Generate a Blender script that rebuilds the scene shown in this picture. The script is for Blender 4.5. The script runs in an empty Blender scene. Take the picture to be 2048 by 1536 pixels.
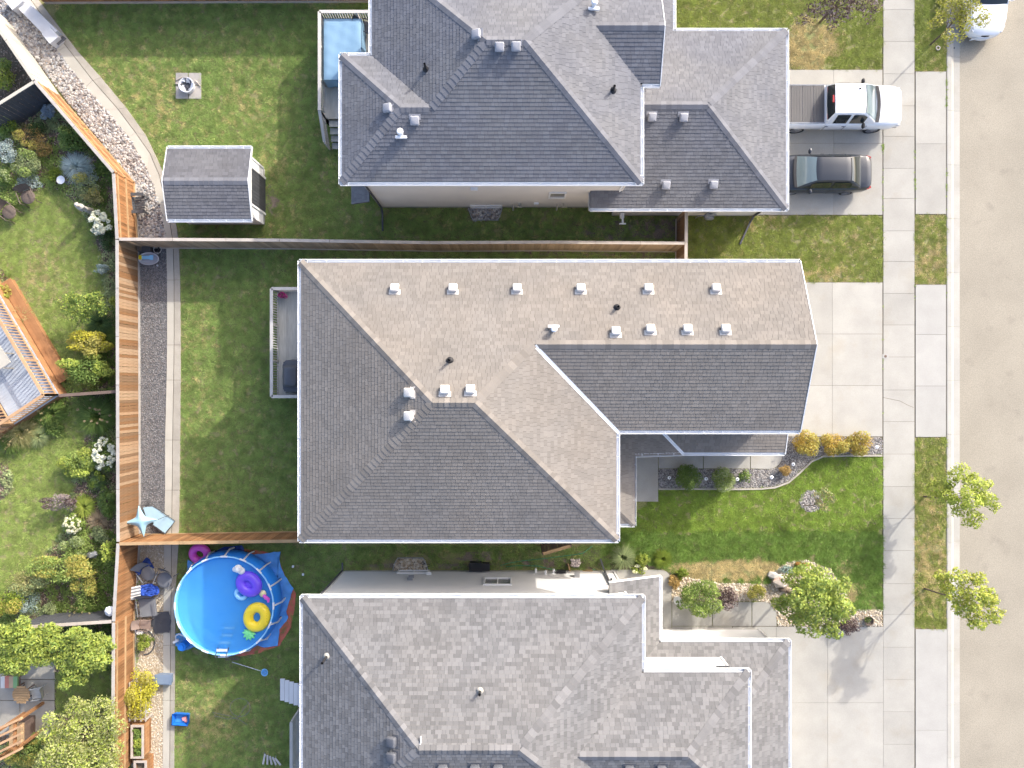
import bpy, math, random
import numpy as np
from mathutils import Vector, Matrix
rng = np.random.default_rng(7)
random.seed(7)
S = bpy.context.scene
COL = S.collection
PI = math.pi
# ---------------------------------------------------------------- camera, sky, sun, exposure
HC, FPX = 34.7, 1422.7            # drone height in metres, focal length in photo pixels
cam = bpy.data.cameras.new('camera')
cam.sensor_width = 36.0
cam.lens = 36.0 * FPX / 2048
cam.clip_start = 0.1
cam.clip_end = 1500
camo = bpy.data.objects.new('camera', cam)
camo.location = (0, 0, HC)
COL.objects.link(camo)
S.camera = camo
SX, SY = 1.28, 1.38               # shadow of a 1 m post on level ground (metres west, south)
ELEV = math.atan(1 / math.hypot(SX, SY))
AZ = math.atan2(SX, SY)
w = bpy.data.worlds.new('World')
S.world = w
w.use_nodes = True
nt = w.node_tree
sky = nt.nodes.new('ShaderNodeTexSky')
sky.sky_type = 'NISHITA'
sky.sun_disc = False
sky.sun_elevation = ELEV
sky.sun_rotation = AZ
sky.altitude = 600
sky.air_density = 0.75
sky.dust_density = 6.0
bg = nt.nodes['Background']
bg.inputs['Strength'].default_value = 0.15
nt.links.new(sky.outputs[0], bg.inputs['Color'])
sl = bpy.data.lights.new('sun', 'SUN')
sl.energy = 1.6
sl.angle = math.radians(0.8)
sl.color = (1.0, 0.955, 0.88)
so = bpy.data.objects.new('sun', sl)
so.rotation_euler = Vector((-SX, -SY, -1)).to_track_quat('-Z', 'Y').to_euler()
so.location = (30, 32, 40)
COL.objects.link(so)
S.view_settings.view_transform = 'Standard'
S.view_settings.look = 'None'
S.view_settings.gamma = 1.0
S.view_settings.use_curve_mapping = False
S.view_settings.exposure = 1.66

# ---------------------------------------------------------------- helpers
def at(px, py, z=0.0):
    """Ground-plan point at height z that the survey photo shows at pixel (px, py)."""
    s = (HC - z) / FPX
    return ((px - 1024) * s, (768 - py) * s, z)
def at2(px, py, z=0.0):
    p = at(px, py, z)
    return (p[0], p[1])
def P2(pts, z=0.0):
    return [at2(x, y, z) for x, y in pts]

def wloc(o):
    v = Vector((0, 0, 0))
    while o is not None:
        v += o.location
        o = o.parent
    return v

class MB:
    def __init__(s):
        s.v, s.f, s.m = [], [], []
    def add(s, vs, fs, mi=0):
        b = len(s.v)
        s.v.extend([tuple(p) for p in vs])
        for f in fs:
            s.f.append([b + i for i in f])
            s.m.append(mi)
        return s
    def box(s, c, d, rz=0.0, mi=0, rot=None):
        x, y, z = d[0] / 2, d[1] / 2, d[2] / 2
        vs = [Vector((a * x, b * y, e * z)) for a in (-1, 1) for b in (-1, 1) for e in (-1, 1)]
        R = rot if rot is not None else Matrix.Rotation(rz, 3, 'Z')
        vs = [R @ p + Vector(c) for p in vs]
        return s.add(vs, [(0, 1, 3, 2), (4, 6, 7, 5), (0, 4, 5, 1), (2, 3, 7, 6), (0, 2, 6, 4), (1, 5, 7, 3)], mi)
    def beam(s, a, b, wd, ht, mi=0):
        a, b = Vector(a), Vector(b)
        d = (b - a)
        L = d.length
        d.normalize()
        up = Vector((0, 0, 1)) if abs(d.z) < 0.95 else Vector((1, 0, 0))
        sd = d.cross(up).normalized()
        u2 = sd.cross(d).normalized()
        R = Matrix((d, sd, u2)).transposed()
        return s.box((a + b) / 2, (L, wd, ht), mi=mi, rot=R)
    def tube(s, pts, r, n=6, mi=0, cap=True):
        pts = [Vector(p) for p in pts]
        rs = r if isinstance(r, (list, tuple)) else [r] * len(pts)
        vs, fs = [], []
        prev = None
        for i, p in enumerate(pts):
            d = (pts[min(i + 1, len(pts) - 1)] - pts[max(i - 1, 0)])
            if d.length < 1e-6:
                d = Vector((0, 0, 1))
            d.normalize()
            ref = prev if prev is not None else (Vector((0, 0, 1)) if abs(d.z) < 0.9 else Vector((1, 0, 0)))
            a = d.cross(ref)
            if a.length < 1e-4:
                a = d.cross(Vector((0, 1, 0)))
            a.normalize()
            b2 = a.cross(d).normalized()
            prev = b2
            for k in range(n):
                t = 2 * PI * k / n
                vs.append(p + (a * math.cos(t) + b2 * math.sin(t)) * rs[i])
        for i in range(len(pts) - 1):
            for k in range(n):
                k2 = (k + 1) % n
                fs.append((i * n + k, i * n + k2, (i + 1) * n + k2, (i + 1) * n + k))
        if cap:
            fs.append(tuple(range(n - 1, -1, -1)))
            fs.append(tuple((len(pts) - 1) * n + k for k in range(n)))
        return s.add(vs, fs, mi)
    def ring(s, c, R, r, n=40, m=8, mi=0, sy=1.0, rz=0.0, tilt=None):
        vs, fs = [], []
        for i in range(n):
            t = 2 * PI * i / n
            for k in range(m):
                u = 2 * PI * k / m
                x = (R + r * math.cos(u)) * math.cos(t)
                y = (R * sy + r * math.cos(u)) * math.sin(t)
                v = Vector((x * math.cos(rz) - y * math.sin(rz), x * math.sin(rz) + y * math.cos(rz), r * math.sin(u)))
                if tilt is not None:
                    v = tilt @ v
                vs.append(v + Vector(c))
                fs.append((i * m + k, ((i + 1) % n) * m + k, ((i + 1) % n) * m + (k + 1) % m, i * m + (k + 1) % m))
        return s.add(vs, fs, mi)
    def lathe(s, c, prof, n=20, mi=0, sx=1, sy=1, rz=0.0):
        vs, fs = [], []
        for (r, z) in prof:
            for k in range(n):
                t = 2 * PI * k / n
                x, y = r * math.cos(t) * sx, r * math.sin(t) * sy
                vs.append((c[0] + x * math.cos(rz) - y * math.sin(rz), c[1] + x * math.sin(rz) + y * math.cos(rz), c[2] + z))
        for i in range(len(prof) - 1):
            for k in range(n):
                k2 = (k + 1) % n
                fs.append((i * n + k, i * n + k2, (i + 1) * n + k2, (i + 1) * n + k))
        fs.append(tuple((len(prof) - 1) * n + k for k in range(n)))
        return s.add(vs, fs, mi)
    def prism(s, poly, z0, z1, mi=0, bottom=False):
        n = len(poly)
        a = sum(poly[i][0] * poly[(i + 1) % n][1] - poly[(i + 1) % n][0] * poly[i][1] for i in range(n))
        if a < 0:
            poly = poly[::-1]
        vs = [(x, y, z0) for x, y in poly] + [(x, y, z1) for x, y in poly]
        fs = [tuple(range(n, 2 * n))] + [(i, (i + 1) % n, n + (i + 1) % n, n + i) for i in range(n)]
        if bottom:
            fs.append(tuple(range(n - 1, -1, -1)))
        return s.add(vs, fs, mi)
    def grid(s, fn, nu, nv, mi=0, closeu=False):
        vs = [fn(i / nu, j / nv) for i in range(nu + (0 if closeu else 1)) for j in range(nv + 1)]
        fs = []
        for i in range(nu):
            i2 = (i + 1) % nu if closeu else i + 1
            for j in range(nv):
                fs.append((i * (nv + 1) + j, i2 * (nv + 1) + j, i2 * (nv + 1) + j + 1, i * (nv + 1) + j + 1))
        return s.add(vs, fs, mi)
    def build(s, name, mats, parent=None, smooth=False, world=True, label=None, kind=None):
        me = bpy.data.meshes.new(name)
        off = wloc(parent) if (parent is not None and world) else Vector((0, 0, 0))
        vs = [(p[0] - off.x, p[1] - off.y, p[2] - off.z) for p in s.v]
        me.from_pydata(vs, [], s.f)
        if not isinstance(mats, (list, tuple)):
            mats = [mats]
        for mt in mats:
            me.materials.append(mt)
        if len(mats) > 1:
            me.polygons.foreach_set('material_index', s.m)
        if smooth:
            me.polygons.foreach_set('use_smooth', [True] * len(me.polygons))
            if smooth != 'all':
                try:
                    me.set_sharp_from_angle(angle=math.radians(38))
                except Exception:
                    pass
        me.update()
        return link(name, me, parent, label, kind)

def link(name, me, parent=None, label=None, kind=None):
    o = bpy.data.objects.new(name, me)
    COL.objects.link(o)
    if parent is not None:
        o.parent = parent
    if label:
        o['label'] = label
    if kind:
        o['kind'] = kind
    return o

def tag(o, label, cat, group=None):
    o['label'] = label
    o['category'] = cat
    if group:
        o['group'] = group
    return o
def thing(name, label, cat, loc=(0, 0, 0), group=None, rz=0.0):
    o = bpy.data.objects.new(name, None)
    o.empty_display_size = 0.3
    COL.objects.link(o)
    o.location = loc
    o.rotation_euler = (0, 0, rz)
    return tag(o, label, cat, group)
def struct_root(name, loc=(0, 0, 0)):
    o = bpy.data.objects.new(name, None)
    COL.objects.link(o)
    o.location = loc
    o['kind'] = 'structure'
    return o
def kids(o):
    return [c for c in o.children]
def dup(root, loc, rz=0.0, label=None, group=None, scale=None):
    r = root.copy()
    COL.objects.link(r)
    r.location = loc
    r.rotation_euler = (0, 0, rz)
    if scale:
        r.scale = (scale,) * 3
    if label:
        r['label'] = label
    if group:
        r['group'] = group
    for ch in list(root.children):
        c = ch.copy()
        COL.objects.link(c)
        c.parent = r
        for g in list(ch.children):
            d = g.copy()
            COL.objects.link(d)
            d.parent = c
    return r

# ---------------------------------------------------------------- materials
def M(name, col, rough=0.8, var=0.10, scale=3.0, isl=0.0, obj=0.0, metal=0.0, spec=0.3, col2=None, mixs=0.7, bump=0.0, bscale=30.0, coat=0.0, trans=0.0, stretch=None, ramp2=(0.35, 0.65), fine=0.0, fscale=60.0, sss=0.0):
    m = bpy.data.materials.new(name)
    m.use_nodes = True
    t = m.node_tree
    N, L = t.nodes, t.links
    b = N['Principled BSDF']
    b.inputs['Roughness'].default_value = rough
    b.inputs['Metallic'].default_value = metal
    b.inputs['Specular IOR Level'].default_value = spec
    if coat:
        b.inputs['Coat Weight'].default_value = coat
        b.inputs['Coat Roughness'].default_value = 0.08
    if trans:
        b.inputs['Transmission Weight'].default_value = trans
    g = N.new('ShaderNodeNewGeometry')
    pos = g.outputs['Position']
    if stretch:
        mp = N.new('ShaderNodeMapping')
        mp.inputs['Scale'].default_value = stretch
        tc = N.new('ShaderNodeTexCoord')
        L.new(tc.outputs['Object'], mp.inputs['Vector'])
        pos = mp.outputs['Vector']
    def noise(sc, det=3.0):
        n = N.new('ShaderNodeTexNoise')
        n.inputs['Scale'].default_value = sc
        n.inputs['Detail'].default_value = det
        L.new(pos, n.inputs['Vector'])
        return n.outputs['Fac']
    def mr(src, a, c, lo=0.3, hi=0.7):
        q = N.new('ShaderNodeMapRange')
        q.inputs['From Min'].default_value = lo
        q.inputs['From Max'].default_value = hi
        q.inputs['To Min'].default_value = a
        q.inputs['To Max'].default_value = c
        L.new(src, q.inputs['Value'])
        return q.outputs[0]
    def mul(a, c):
        q = N.new('ShaderNodeMath')
        q.operation = 'MULTIPLY'
        L.new(a, q.inputs[0])
        L.new(c, q.inputs[1])
        return q.outputs[0]
    base = None
    if col2 is not None:
        mx = N.new('ShaderNodeMix')
        mx.data_type = 'RGBA'
        mx.inputs[6].default_value = (*col, 1)
        mx.inputs[7].default_value = (*col2, 1)
        if mixs == 'rand':
            oi = N.new('ShaderNodeObjectInfo')
            L.new(oi.outputs['Random'], mx.inputs[0])
        elif mixs == 'island':
            L.new(g.outputs['Random Per Island'], mx.inputs[0])
        else:
            L.new(mr(noise(mixs), 0, 1, *ramp2), mx.inputs[0])
        base = mx.outputs[2]
    f = mr(noise(scale), 1 - var, 1 + var)
    if fine:
        f = mul(f, mr(noise(fscale, 2.0), 1 - fine, 1 + fine))
    if isl or obj:
        oi = N.new('ShaderNodeObjectInfo')
        ad = N.new('ShaderNodeMath')
        ad.operation = 'ADD'
        L.new(g.outputs['Random Per Island'], ad.inputs[0])
        L.new(oi.outputs['Random'], ad.inputs[1])
        fr = N.new('ShaderNodeMath')
        fr.operation = 'FRACT'
        L.new(ad.outputs[0], fr.inputs[0])
        k = isl or obj
        f = mul(f, mr(fr.outputs[0], 1 - k, 1 + k, 0, 1))
    vs = N.new('ShaderNodeVectorMath')
    vs.operation = 'SCALE'
    if base is not None:
        L.new(base, vs.inputs[0])
    else:
        vs.inputs[0].default_value = col
    L.new(f, vs.inputs['Scale'])
    L.new(vs.outputs[0], b.inputs['Base Color'])
    if bump:
        bp = N.new('ShaderNodeBump')
        bp.inputs['Strength'].default_value = bump
        bp.inputs['Distance'].default_value = 0.02
        L.new(noise(bscale, 4.0), bp.inputs['Height'])
        L.new(bp.outputs[0], b.inputs['Normal'])
    return m

def leafM(name, col, col2, tr=0.35):
    """Leaf: diffuse plus translucent, colour mixed leaf by leaf."""
    m = bpy.data.materials.new(name)
    m.use_nodes = True
    t = m.node_tree
    N, L = t.nodes, t.links
    out = N['Material Output']
    N.remove(N['Principled BSDF'])
    g = N.new('ShaderNodeNewGeometry')
    oi = N.new('ShaderNodeObjectInfo')
    ad = N.new('ShaderNodeMath')
    ad.operation = 'ADD'
    L.new(g.outputs['Random Per Island'], ad.inputs[0])
    L.new(oi.outputs['Random'], ad.inputs[1])
    fr = N.new('ShaderNodeMath')
    fr.operation = 'FRACT'
    L.new(ad.outputs[0], fr.inputs[0])
    mx = N.new('ShaderNodeMix')
    mx.data_type = 'RGBA'
    mx.inputs[6].default_value = (*col, 1)
    mx.inputs[7].default_value = (*col2, 1)
    L.new(fr.outputs[0], mx.inputs[0])
    nz = N.new('ShaderNodeTexNoise')
    nz.inputs['Scale'].default_value = 2.2
    L.new(g.outputs['Position'], nz.inputs['Vector'])
    q = N.new('ShaderNodeMapRange')
    q.inputs['From Min'].default_value = 0.3
    q.inputs['From Max'].default_value = 0.7
    q.inputs['To Min'].default_value = 0.75
    q.inputs['To Max'].default_value = 1.25
    L.new(nz.outputs['Fac'], q.inputs['Value'])
    sc = N.new('ShaderNodeVectorMath')
    sc.operation = 'SCALE'
    L.new(mx.outputs[2], sc.inputs[0])
    L.new(q.outputs[0], sc.inputs['Scale'])
    d = N.new('ShaderNodeBsdfPrincipled')
    d.inputs['Roughness'].default_value = 0.6
    d.inputs['Specular IOR Level'].default_value = 0.25
    L.new(sc.outputs[0], d.inputs['Base Color'])
    tl = N.new('ShaderNodeBsdfTranslucent')
    L.new(sc.outputs[0], tl.inputs['Color'])
    ms = N.new('ShaderNodeMixShader')
    ms.inputs[0].default_value = tr
    L.new(d.outputs[0], ms.inputs[1])
    L.new(tl.outputs[0], ms.inputs[2])
    L.new(ms.outputs[0], out.inputs['Surface'])
    return m

MT = {}
MT['concrete'] = M('concrete', (0.345, 0.332, 0.297), 0.9, 0.08, 0.9, obj=0.05, col2=(0.325, 0.30, 0.25), mixs=0.8, ramp2=(0.56, 0.80), fine=0.05, fscale=25, bump=0.15, bscale=120)
MT['concrete_white'] = M('concrete_white', (0.36, 0.35, 0.322), 0.9, 0.05, 1.2, obj=0.03, fine=0.04, fscale=25)
MT['concrete_old'] = M('concrete_old', (0.37, 0.34, 0.285), 0.9, 0.12, 1.5, obj=0.05, fine=0.07, fscale=30)
MT['concrete_cream'] = M('concrete_cream', (0.43, 0.405, 0.345), 0.9, 0.07, 1.2, obj=0.04, fine=0.05, fscale=25)
MT['asphalt'] = M('asphalt', (0.295, 0.265, 0.210), 0.92, 0.07, 0.5, col2=(0.235, 0.21, 0.17), mixs=1.1, ramp2=(0.60, 0.80), fine=0.20, fscale=26, bump=0.35, bscale=60)
MT['soil'] = M('soil', (0.10, 0.085, 0.06), 0.95, 0.25, 1.5, col2=(0.15, 0.12, 0.085), fine=0.2)
MT['dirt'] = M('dirt', (0.17, 0.135, 0.10), 0.95, 0.2, 2.5, col2=(0.22, 0.18, 0.14), fine=0.25, fscale=18)
MT['turf_soil'] = M('turf_soil', (0.19, 0.20, 0.075), 0.95, 0.2, 1.5, col2=(0.22, 0.20, 0.095), fine=0.25, fscale=20)
MT['gravel_base'] = M('gravel_base', (0.16, 0.155, 0.15), 0.95, 0.2, 6, fine=0.3, fscale=30)
MT['gravel_tan'] = M('gravel_tan', (0.40, 0.34, 0.25), 0.95, 0.15, 5, fine=0.3, fscale=35)
MT['white_metal'] = M('white_metal', (0.78, 0.79, 0.80), 0.45, 0.03, 3, spec=0.4)
MT['white_vinyl'] = M('white_vinyl', (0.74, 0.74, 0.73), 0.5, 0.03, 2)
MT['cream_vinyl'] = M('cream_vinyl', (0.44, 0.41, 0.345), 0.6, 0.05, 2, obj=0.03)
MT['cap_pale'] = M('cap_pale', (0.37, 0.345, 0.315), 0.8, 0.1, 3, obj=0.08)
MT['glass'] = M('glass', (0.03, 0.04, 0.045), 0.06, 0.1, 1, spec=0.6)
MT['black_plastic'] = M('black_plastic', (0.025, 0.025, 0.028), 0.5, 0.1, 5)
MT['dark_grey'] = M('dark_grey', (0.07, 0.072, 0.08), 0.6, 0.1, 4)
MT['grey_plastic'] = M('grey_plastic', (0.22, 0.23, 0.25), 0.6, 0.08, 4)
MT['galv'] = M('galvanised_steel', (0.42, 0.43, 0.44), 0.45, 0.1, 4, metal=0.6)
MT['steel'] = M('steel', (0.5, 0.5, 0.52), 0.3, 0.05, 4, metal=0.9)
MT['rubber'] = M('rubber', (0.02, 0.02, 0.022), 0.8, 0.1, 8)
MT['bark'] = M('bark', (0.13, 0.10, 0.075), 0.9, 0.25, 8, bump=0.4)
MT['cedar'] = M('cedar_wood', (0.25, 0.115, 0.045), 0.8, 0.16, 2, obj=0.30, col2=(0.31, 0.17, 0.08), mixs=0.9, stretch=(9, 9, 1.2))
MT['cedar_weathered'] = M('cedar_weathered', (0.31, 0.215, 0.135), 0.85, 0.18, 2.2, obj=0.30, col2=(0.21, 0.105, 0.045), mixs='rand', stretch=(9, 9, 1.2))
MT['cedar_grey'] = M('cedar_grey', (0.33, 0.27, 0.20), 0.85, 0.15, 2, obj=0.22, col2=(0.33, 0.20, 0.11), mixs=0.25, stretch=(3, 9, 1.2))
MT['rail_wood'] = M('rail_wood', (0.38, 0.25, 0.13), 0.8, 0.15, 3, obj=0.12)
MT['cap_wood'] = M('cap_wood', (0.42, 0.37, 0.32), 0.85, 0.12, 3, obj=0.08)
MT['deck_orange'] = M('deck_orange', (0.29, 0.145, 0.065), 0.75, 0.15, 3, obj=0.15)
MT['deck_rail_orange'] = M('deck_rail_orange', (0.42, 0.26, 0.145), 0.75, 0.12, 3, obj=0.12)
MT['deck_grey'] = M('deck_grey', (0.42, 0.42, 0.39), 0.85, 0.12, 2, obj=0.10, stretch=(8, 1, 8), fine=0.06)
MT['deck_bluegrey'] = M('deck_bluegrey', (0.36, 0.39, 0.43), 0.8, 0.08, 2, obj=0.06)
MT['deck_brown'] = M('deck_brown', (0.15, 0.105, 0.085), 0.8, 0.12, 2, obj=0.12)
MT['rail_white'] = M('rail_white', (0.46, 0.44, 0.41), 0.75, 0.07, 3, obj=0.06)
MT['foundation'] = M('foundation', (0.36, 0.35, 0.33), 0.9, 0.1, 2)
# ---------------------------------------------------------------- scatter tools
def inside(pts, poly):
    x, y = pts[:, 0], pts[:, 1]
    r = np.zeros(len(pts), bool)
    n = len(poly)
    for i in range(n):
        x0, y0 = poly[i]
        x1, y1 = poly[(i + 1) % n]
        if y0 == y1:
            continue
        c = ((y0 > y) != (y1 > y)) & (x < (x1 - x0) * (y - y0) / (y1 - y0) + x0)
        r ^= c
    return r
def area_pts(poly, dens, excl=()):
    p = np.array(poly)
    lo, hi = p.min(0), p.max(0)
    n = int(dens * (hi[0] - lo[0]) * (hi[1] - lo[1]))
    q = lo + rng.random((n, 2)) * (hi - lo)
    q = q[inside(q, poly)]
    for e in excl:
        q = q[~inside(q, e)]
    return q
GROUPS = {}
def inst_group(src, smin, smax, tilt):
    key = (src.name, smin, smax, tilt)
    if key in GROUPS:
        return GROUPS[key]
    g = bpy.data.node_groups.new('scatter', 'GeometryNodeTree')
    g.interface.new_socket('Geometry', in_out='INPUT', socket_type='NodeSocketGeometry')
    g.interface.new_socket('Geometry', in_out='OUTPUT', socket_type='NodeSocketGeometry')
    N, L = g.nodes, g.links
    i, o = N.new('NodeGroupInput'), N.new('NodeGroupOutput')
    oi = N.new('GeometryNodeObjectInfo')
    oi.inputs['Object'].default_value = src
    oi.inputs['As Instance'].default_value = True
    ip = N.new('GeometryNodeInstanceOnPoints')
    rr = N.new('FunctionNodeRandomValue')
    rr.data_type = 'FLOAT_VECTOR'
    rr.inputs[0].default_value = (-tilt, -tilt, 0)
    rr.inputs[1].default_value = (tilt, tilt, 6.283)
    rs = N.new('FunctionNodeRandomValue')
    rs.data_type = 'FLOAT'
    rs.inputs[2].default_value = smin
    rs.inputs[3].default_value = smax
    rs.inputs['Seed'].default_value = 5
    L.new(i.outputs[0], ip.inputs['Points'])
    L.new(oi.outputs['Geometry'], ip.inputs['Instance'])
    L.new(rr.outputs[0], ip.inputs['Rotation'])
    L.new(rs.outputs[1], ip.inputs['Scale'])
    L.new(ip.outputs[0], o.inputs[0])
    GROUPS[key] = g
    return g
def scatter(name, pts, z, src, smin=0.7, smax=1.3, tilt=0.2, parent=None):
    """One object of kind stuff that carries src on every point."""
    me = bpy.data.meshes.new(name)
    zz = np.full((len(pts), 1), z) if np.isscalar(z) else np.asarray(z).reshape(-1, 1)
    co = np.hstack([pts, zz]).astype(np.float32)
    me.vertices.add(len(pts))
    me.vertices.foreach_set('co', co.ravel())
    me.update()
    o = link(name, me, parent, kind='stuff')
    md = o.modifiers.new('scatter', 'NODES')
    md.node_group = inst_group(src, smin, smax, tilt)
    return o
def src_obj(name, mb, mat):
    me = bpy.data.meshes.new(name)
    me.from_pydata([tuple(p) for p in mb.v], [], mb.f)
    me.materials.append(mat)
    me.update()
    return bpy.data.objects.new(name, me)          # source mesh only, never in the scene itself

def tuft(nb, rad, h, seed, wd=0.006, lean=0.6):
    r = random.Random(seed)
    m = MB()
    for k in range(nb):
        a, d = r.random() * 6.283, rad * math.sqrt(r.random())
        bx, by = d * math.cos(a), d * math.sin(a)
        b = r.random() * 6.283
        ln = lean * h * (0.4 + r.random())
        hh = h * (0.5 + 0.6 * r.random())
        tx, ty = bx + ln * math.cos(b), by + ln * math.sin(b)
        px, py = -math.sin(b) * wd, math.cos(b) * wd
        m.add([(bx - px, by - py, 0), (bx + px, by + py, 0), (tx, ty, hh)], [(0, 1, 2)])
    return m
def rock(seed, flat=0.7):
    r = random.Random(seed)
    m = MB()
    t = (1 + 5 ** 0.5) / 2
    vs = [(-1, t, 0), (1, t, 0), (-1, -t, 0), (1, -t, 0), (0, -1, t), (0, 1, t), (0, -1, -t), (0, 1, -t), (t, 0, -1), (t, 0, 1), (-t, 0, -1), (-t, 0, 1)]
    fs = [(0, 11, 5), (0, 5, 1), (0, 1, 7), (0, 7, 10), (0, 10, 11), (1, 5, 9), (5, 11, 4), (11, 10, 2), (10, 7, 6), (7, 1, 8), (3, 9, 4), (3, 4, 2), (3, 2, 6), (3, 6, 8), (3, 8, 9), (4, 9, 5), (2, 4, 11), (6, 2, 10), (8, 6, 7), (9, 8, 1)]
    sx, sy = 0.75 + 0.5 * r.random(), 0.6 + 0.4 * r.random()
    q = []
    for v in vs:
        k = (0.85 + 0.3 * r.random()) / 1.9
        q.append((v[0] * k * sx, v[1] * k * sy, v[2] * k * flat + 0.3))
    return m.add(q, fs)
def leaf_pts(blobs, n, surf=0.55):
    """n points in a set of ellipsoid clumps (x, y, z, rx, ry, rz), thicker towards their skin."""
    bl = np.array(blobs, float)
    vol = bl[:, 3] * bl[:, 4] * bl[:, 5]
    vol = vol ** 0.8
    idx = rng.choice(len(bl), n, p=vol / vol.sum())
    d = rng.normal(size=(n, 3))
    d /= np.linalg.norm(d, axis=1)[:, None]
    r = rng.random(n) ** (1 / 3)
    r = surf * (0.75 + 0.25 * r) + (1 - surf) * r
    r *= 1 + 0.10 * rng.normal(size=n)
    b = bl[idx]
    return b[:, :3] + d * r[:, None] * b[:, 3:6], d
def leaves(name, mat, blobs, n, size, parent, aspect=0.55, up=0.6, surf=0.55, droop=0.0, zmin=0.02):
    p, d = leaf_pts(blobs, n, surf)
    nrm = d * 0.6 + rng.normal(size=(n, 3)) * 0.5
    nrm[:, 2] += up
    nrm /= np.linalg.norm(nrm, axis=1)[:, None]
    tv = rng.normal(size=(n, 3)) + d * 0.7
    tv[:, 2] -= droop
    tv -= (tv * nrm).sum(1)[:, None] * nrm
    tv /= np.linalg.norm(tv, axis=1)[:, None] + 1e-9
    bt = np.cross(nrm, tv)
    s = size * (0.6 + 0.8 * rng.random(n))[:, None]
    a = p - tv * s * 0.5
    c = p + tv * s * 0.5
    l = p + bt * s * aspect * 0.5 + nrm * s * 0.08
    r = p - bt * s * aspect * 0.5 + nrm * s * 0.08
    v = np.stack([a, l, c, r], 1).reshape(-1, 3)
    v[:, 2] = np.maximum(v[:, 2], zmin)
    return npmesh(name, v, 4, mat, parent)
def npmesh(name, v, k, mat, parent=None, kind=None):
    """Mesh of separate k-gons from an (n*k, 3) array in world space."""
    off = wloc(parent) if parent is not None else Vector((0, 0, 0))
    v = (v - np.array(off)).astype(np.float32)
    nf = len(v) // k
    me = bpy.data.meshes.new(name)
    me.vertices.add(len(v))
    me.vertices.foreach_set('co', v.ravel())
    me.loops.add(len(v))
    me.loops.foreach_set('vertex_index', np.arange(len(v), dtype=np.int32))
    me.polygons.add(nf)
    me.polygons.foreach_set('loop_start', np.arange(0, len(v), k, dtype=np.int32))
    me.materials.append(mat)
    me.update(calc_edges=True)
    return link(name, me, parent, kind=kind)
def blades(name, mat, c, n, length, spread, parent, wd=0.012, up=0.8, base=0.08):
    """Arching grass-like blades from one crown, three-point strips as two triangles and a tip."""
    ph = rng.random(n) * 6.283
    el = up + (rng.random(n) - 0.5) * 0.9
    L = length * (0.6 + 0.5 * rng.random(n))
    o = np.stack([np.cos(ph), np.sin(ph), np.zeros(n)], 1)
    b0 = np.array(c) + o * (base * rng.random(n))[:, None]
    mid = b0 + o * (L * 0.5 * np.cos(el) * spread)[:, None] + np.array([0, 0, 1]) * (L * 0.5 * np.sin(el))[:, None]
    tip = mid + o * (L * 0.55 * spread)[:, None] + np.array([0, 0, 1]) * (L * 0.12 * (rng.random(n) - 0.4))[:, None]
    sd = np.stack([-np.sin(ph), np.cos(ph), np.zeros(n)], 1) * wd
    q1 = np.stack([b0 - sd, b0 + sd, mid + sd, mid - sd], 1)
    q2 = np.stack([mid - sd, mid + sd, tip + sd * 0.15, tip - sd * 0.15], 1)
    v = np.concatenate([q1, q2], 1).reshape(-1, 3)
    v[:, 2] = np.maximum(v[:, 2], 0.015)
    return npmesh(name, v, 4, mat, parent)
# ---------------------------------------------------------------- ground, lawns, paving, road
def sheet(name, poly, z, mat, kind='structure', parent=None):
    m = MB()
    p = poly[::-1] if sum(poly[i][0] * poly[(i + 1) % len(poly)][1] - poly[(i + 1) % len(poly)][0] * poly[i][1] for i in range(len(poly))) < 0 else poly
    m.add([(x, y, z) for x, y in p], [tuple(range(len(p)))])
    return m.build(name, mat, parent, kind=kind)
sheet('ground', [(-400, -400), (400, -400), (400, 400), (-400, 400)], -0.25, MT['turf_soil'])
XL = at(1893, 0)[0]
sheet('lawn', [(-60, -60), (XL, -60), (XL, 60), (-60, 60)], 0.0, MT['turf_soil'])
XR0 = at(1920, 0)[0]
sheet('road', [(XR0 - 0.6, -200), (XR0 + 9.4, -200), (XR0 + 9.4, 200), (XR0 - 0.6, 200)], -0.11, MT['asphalt'])
sheet('far_verge', [(XR0 + 10.1, -200), (60, -200), (60, 200), (XR0 + 10.1, 200)], 0.0, MT['turf_soil'])

def slab(root, poly, z1=0.03, mat='concrete', z0=-0.1, gap=0.012):
    c = Vector((sum(p[0] for p in poly) / len(poly), sum(p[1] for p in poly) / len(poly)))
    q = []
    for x, y in poly:
        d = Vector((x, y)) - c
        q.append((x - math.copysign(gap / 2, d.x), y - math.copysign(gap / 2, d.y)))
    m = MB()
    m.prism(q, z0, z1)
    return m.build('slab', MT[mat], root)
def rect(x0, y0, x1, y1):
    return P2([(x0, y0), (x1, y0), (x1, y1), (x0, y1)])
side = struct_root('sidewalk')
ys = [-108, -44, 20, 84, 148, 212, 273, 337, 397, 462, 523, 587, 650, 714, 780, 843, 908, 973, 1037, 1101, 1167, 1229, 1294, 1359, 1423, 1488, 1552, 1616]
for a, b in zip(ys[:-1], ys[1:]):
    slab(side, rect(1766, a, 1828.5, b))
joint = MB()
joint.prism(rect(1765, -110, 1829, 1618), -0.1, 0.014)
joint.build('joint_filler', MT['soil'], side)
def drive(xs, ysl, base, mat='concrete'):
    r = struct_root('driveway')
    for a, b in zip(ysl[:-1], ysl[1:]):
        for c, d in zip(xs[:-1], xs[1:]):
            slab(r, rect(c, a, d, b), 0.03, mat)
    j = MB()
    j.prism(rect(xs[0] - 1, ysl[0] - 1, xs[-1] + 1, ysl[-1] + 1), -0.1, 0.012)
    j.build('joint_filler', MT['soil'], r)
    return r
drive([1440, 1550, 1664, 1764.5], [565, 668, 771, 873], 0)
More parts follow.
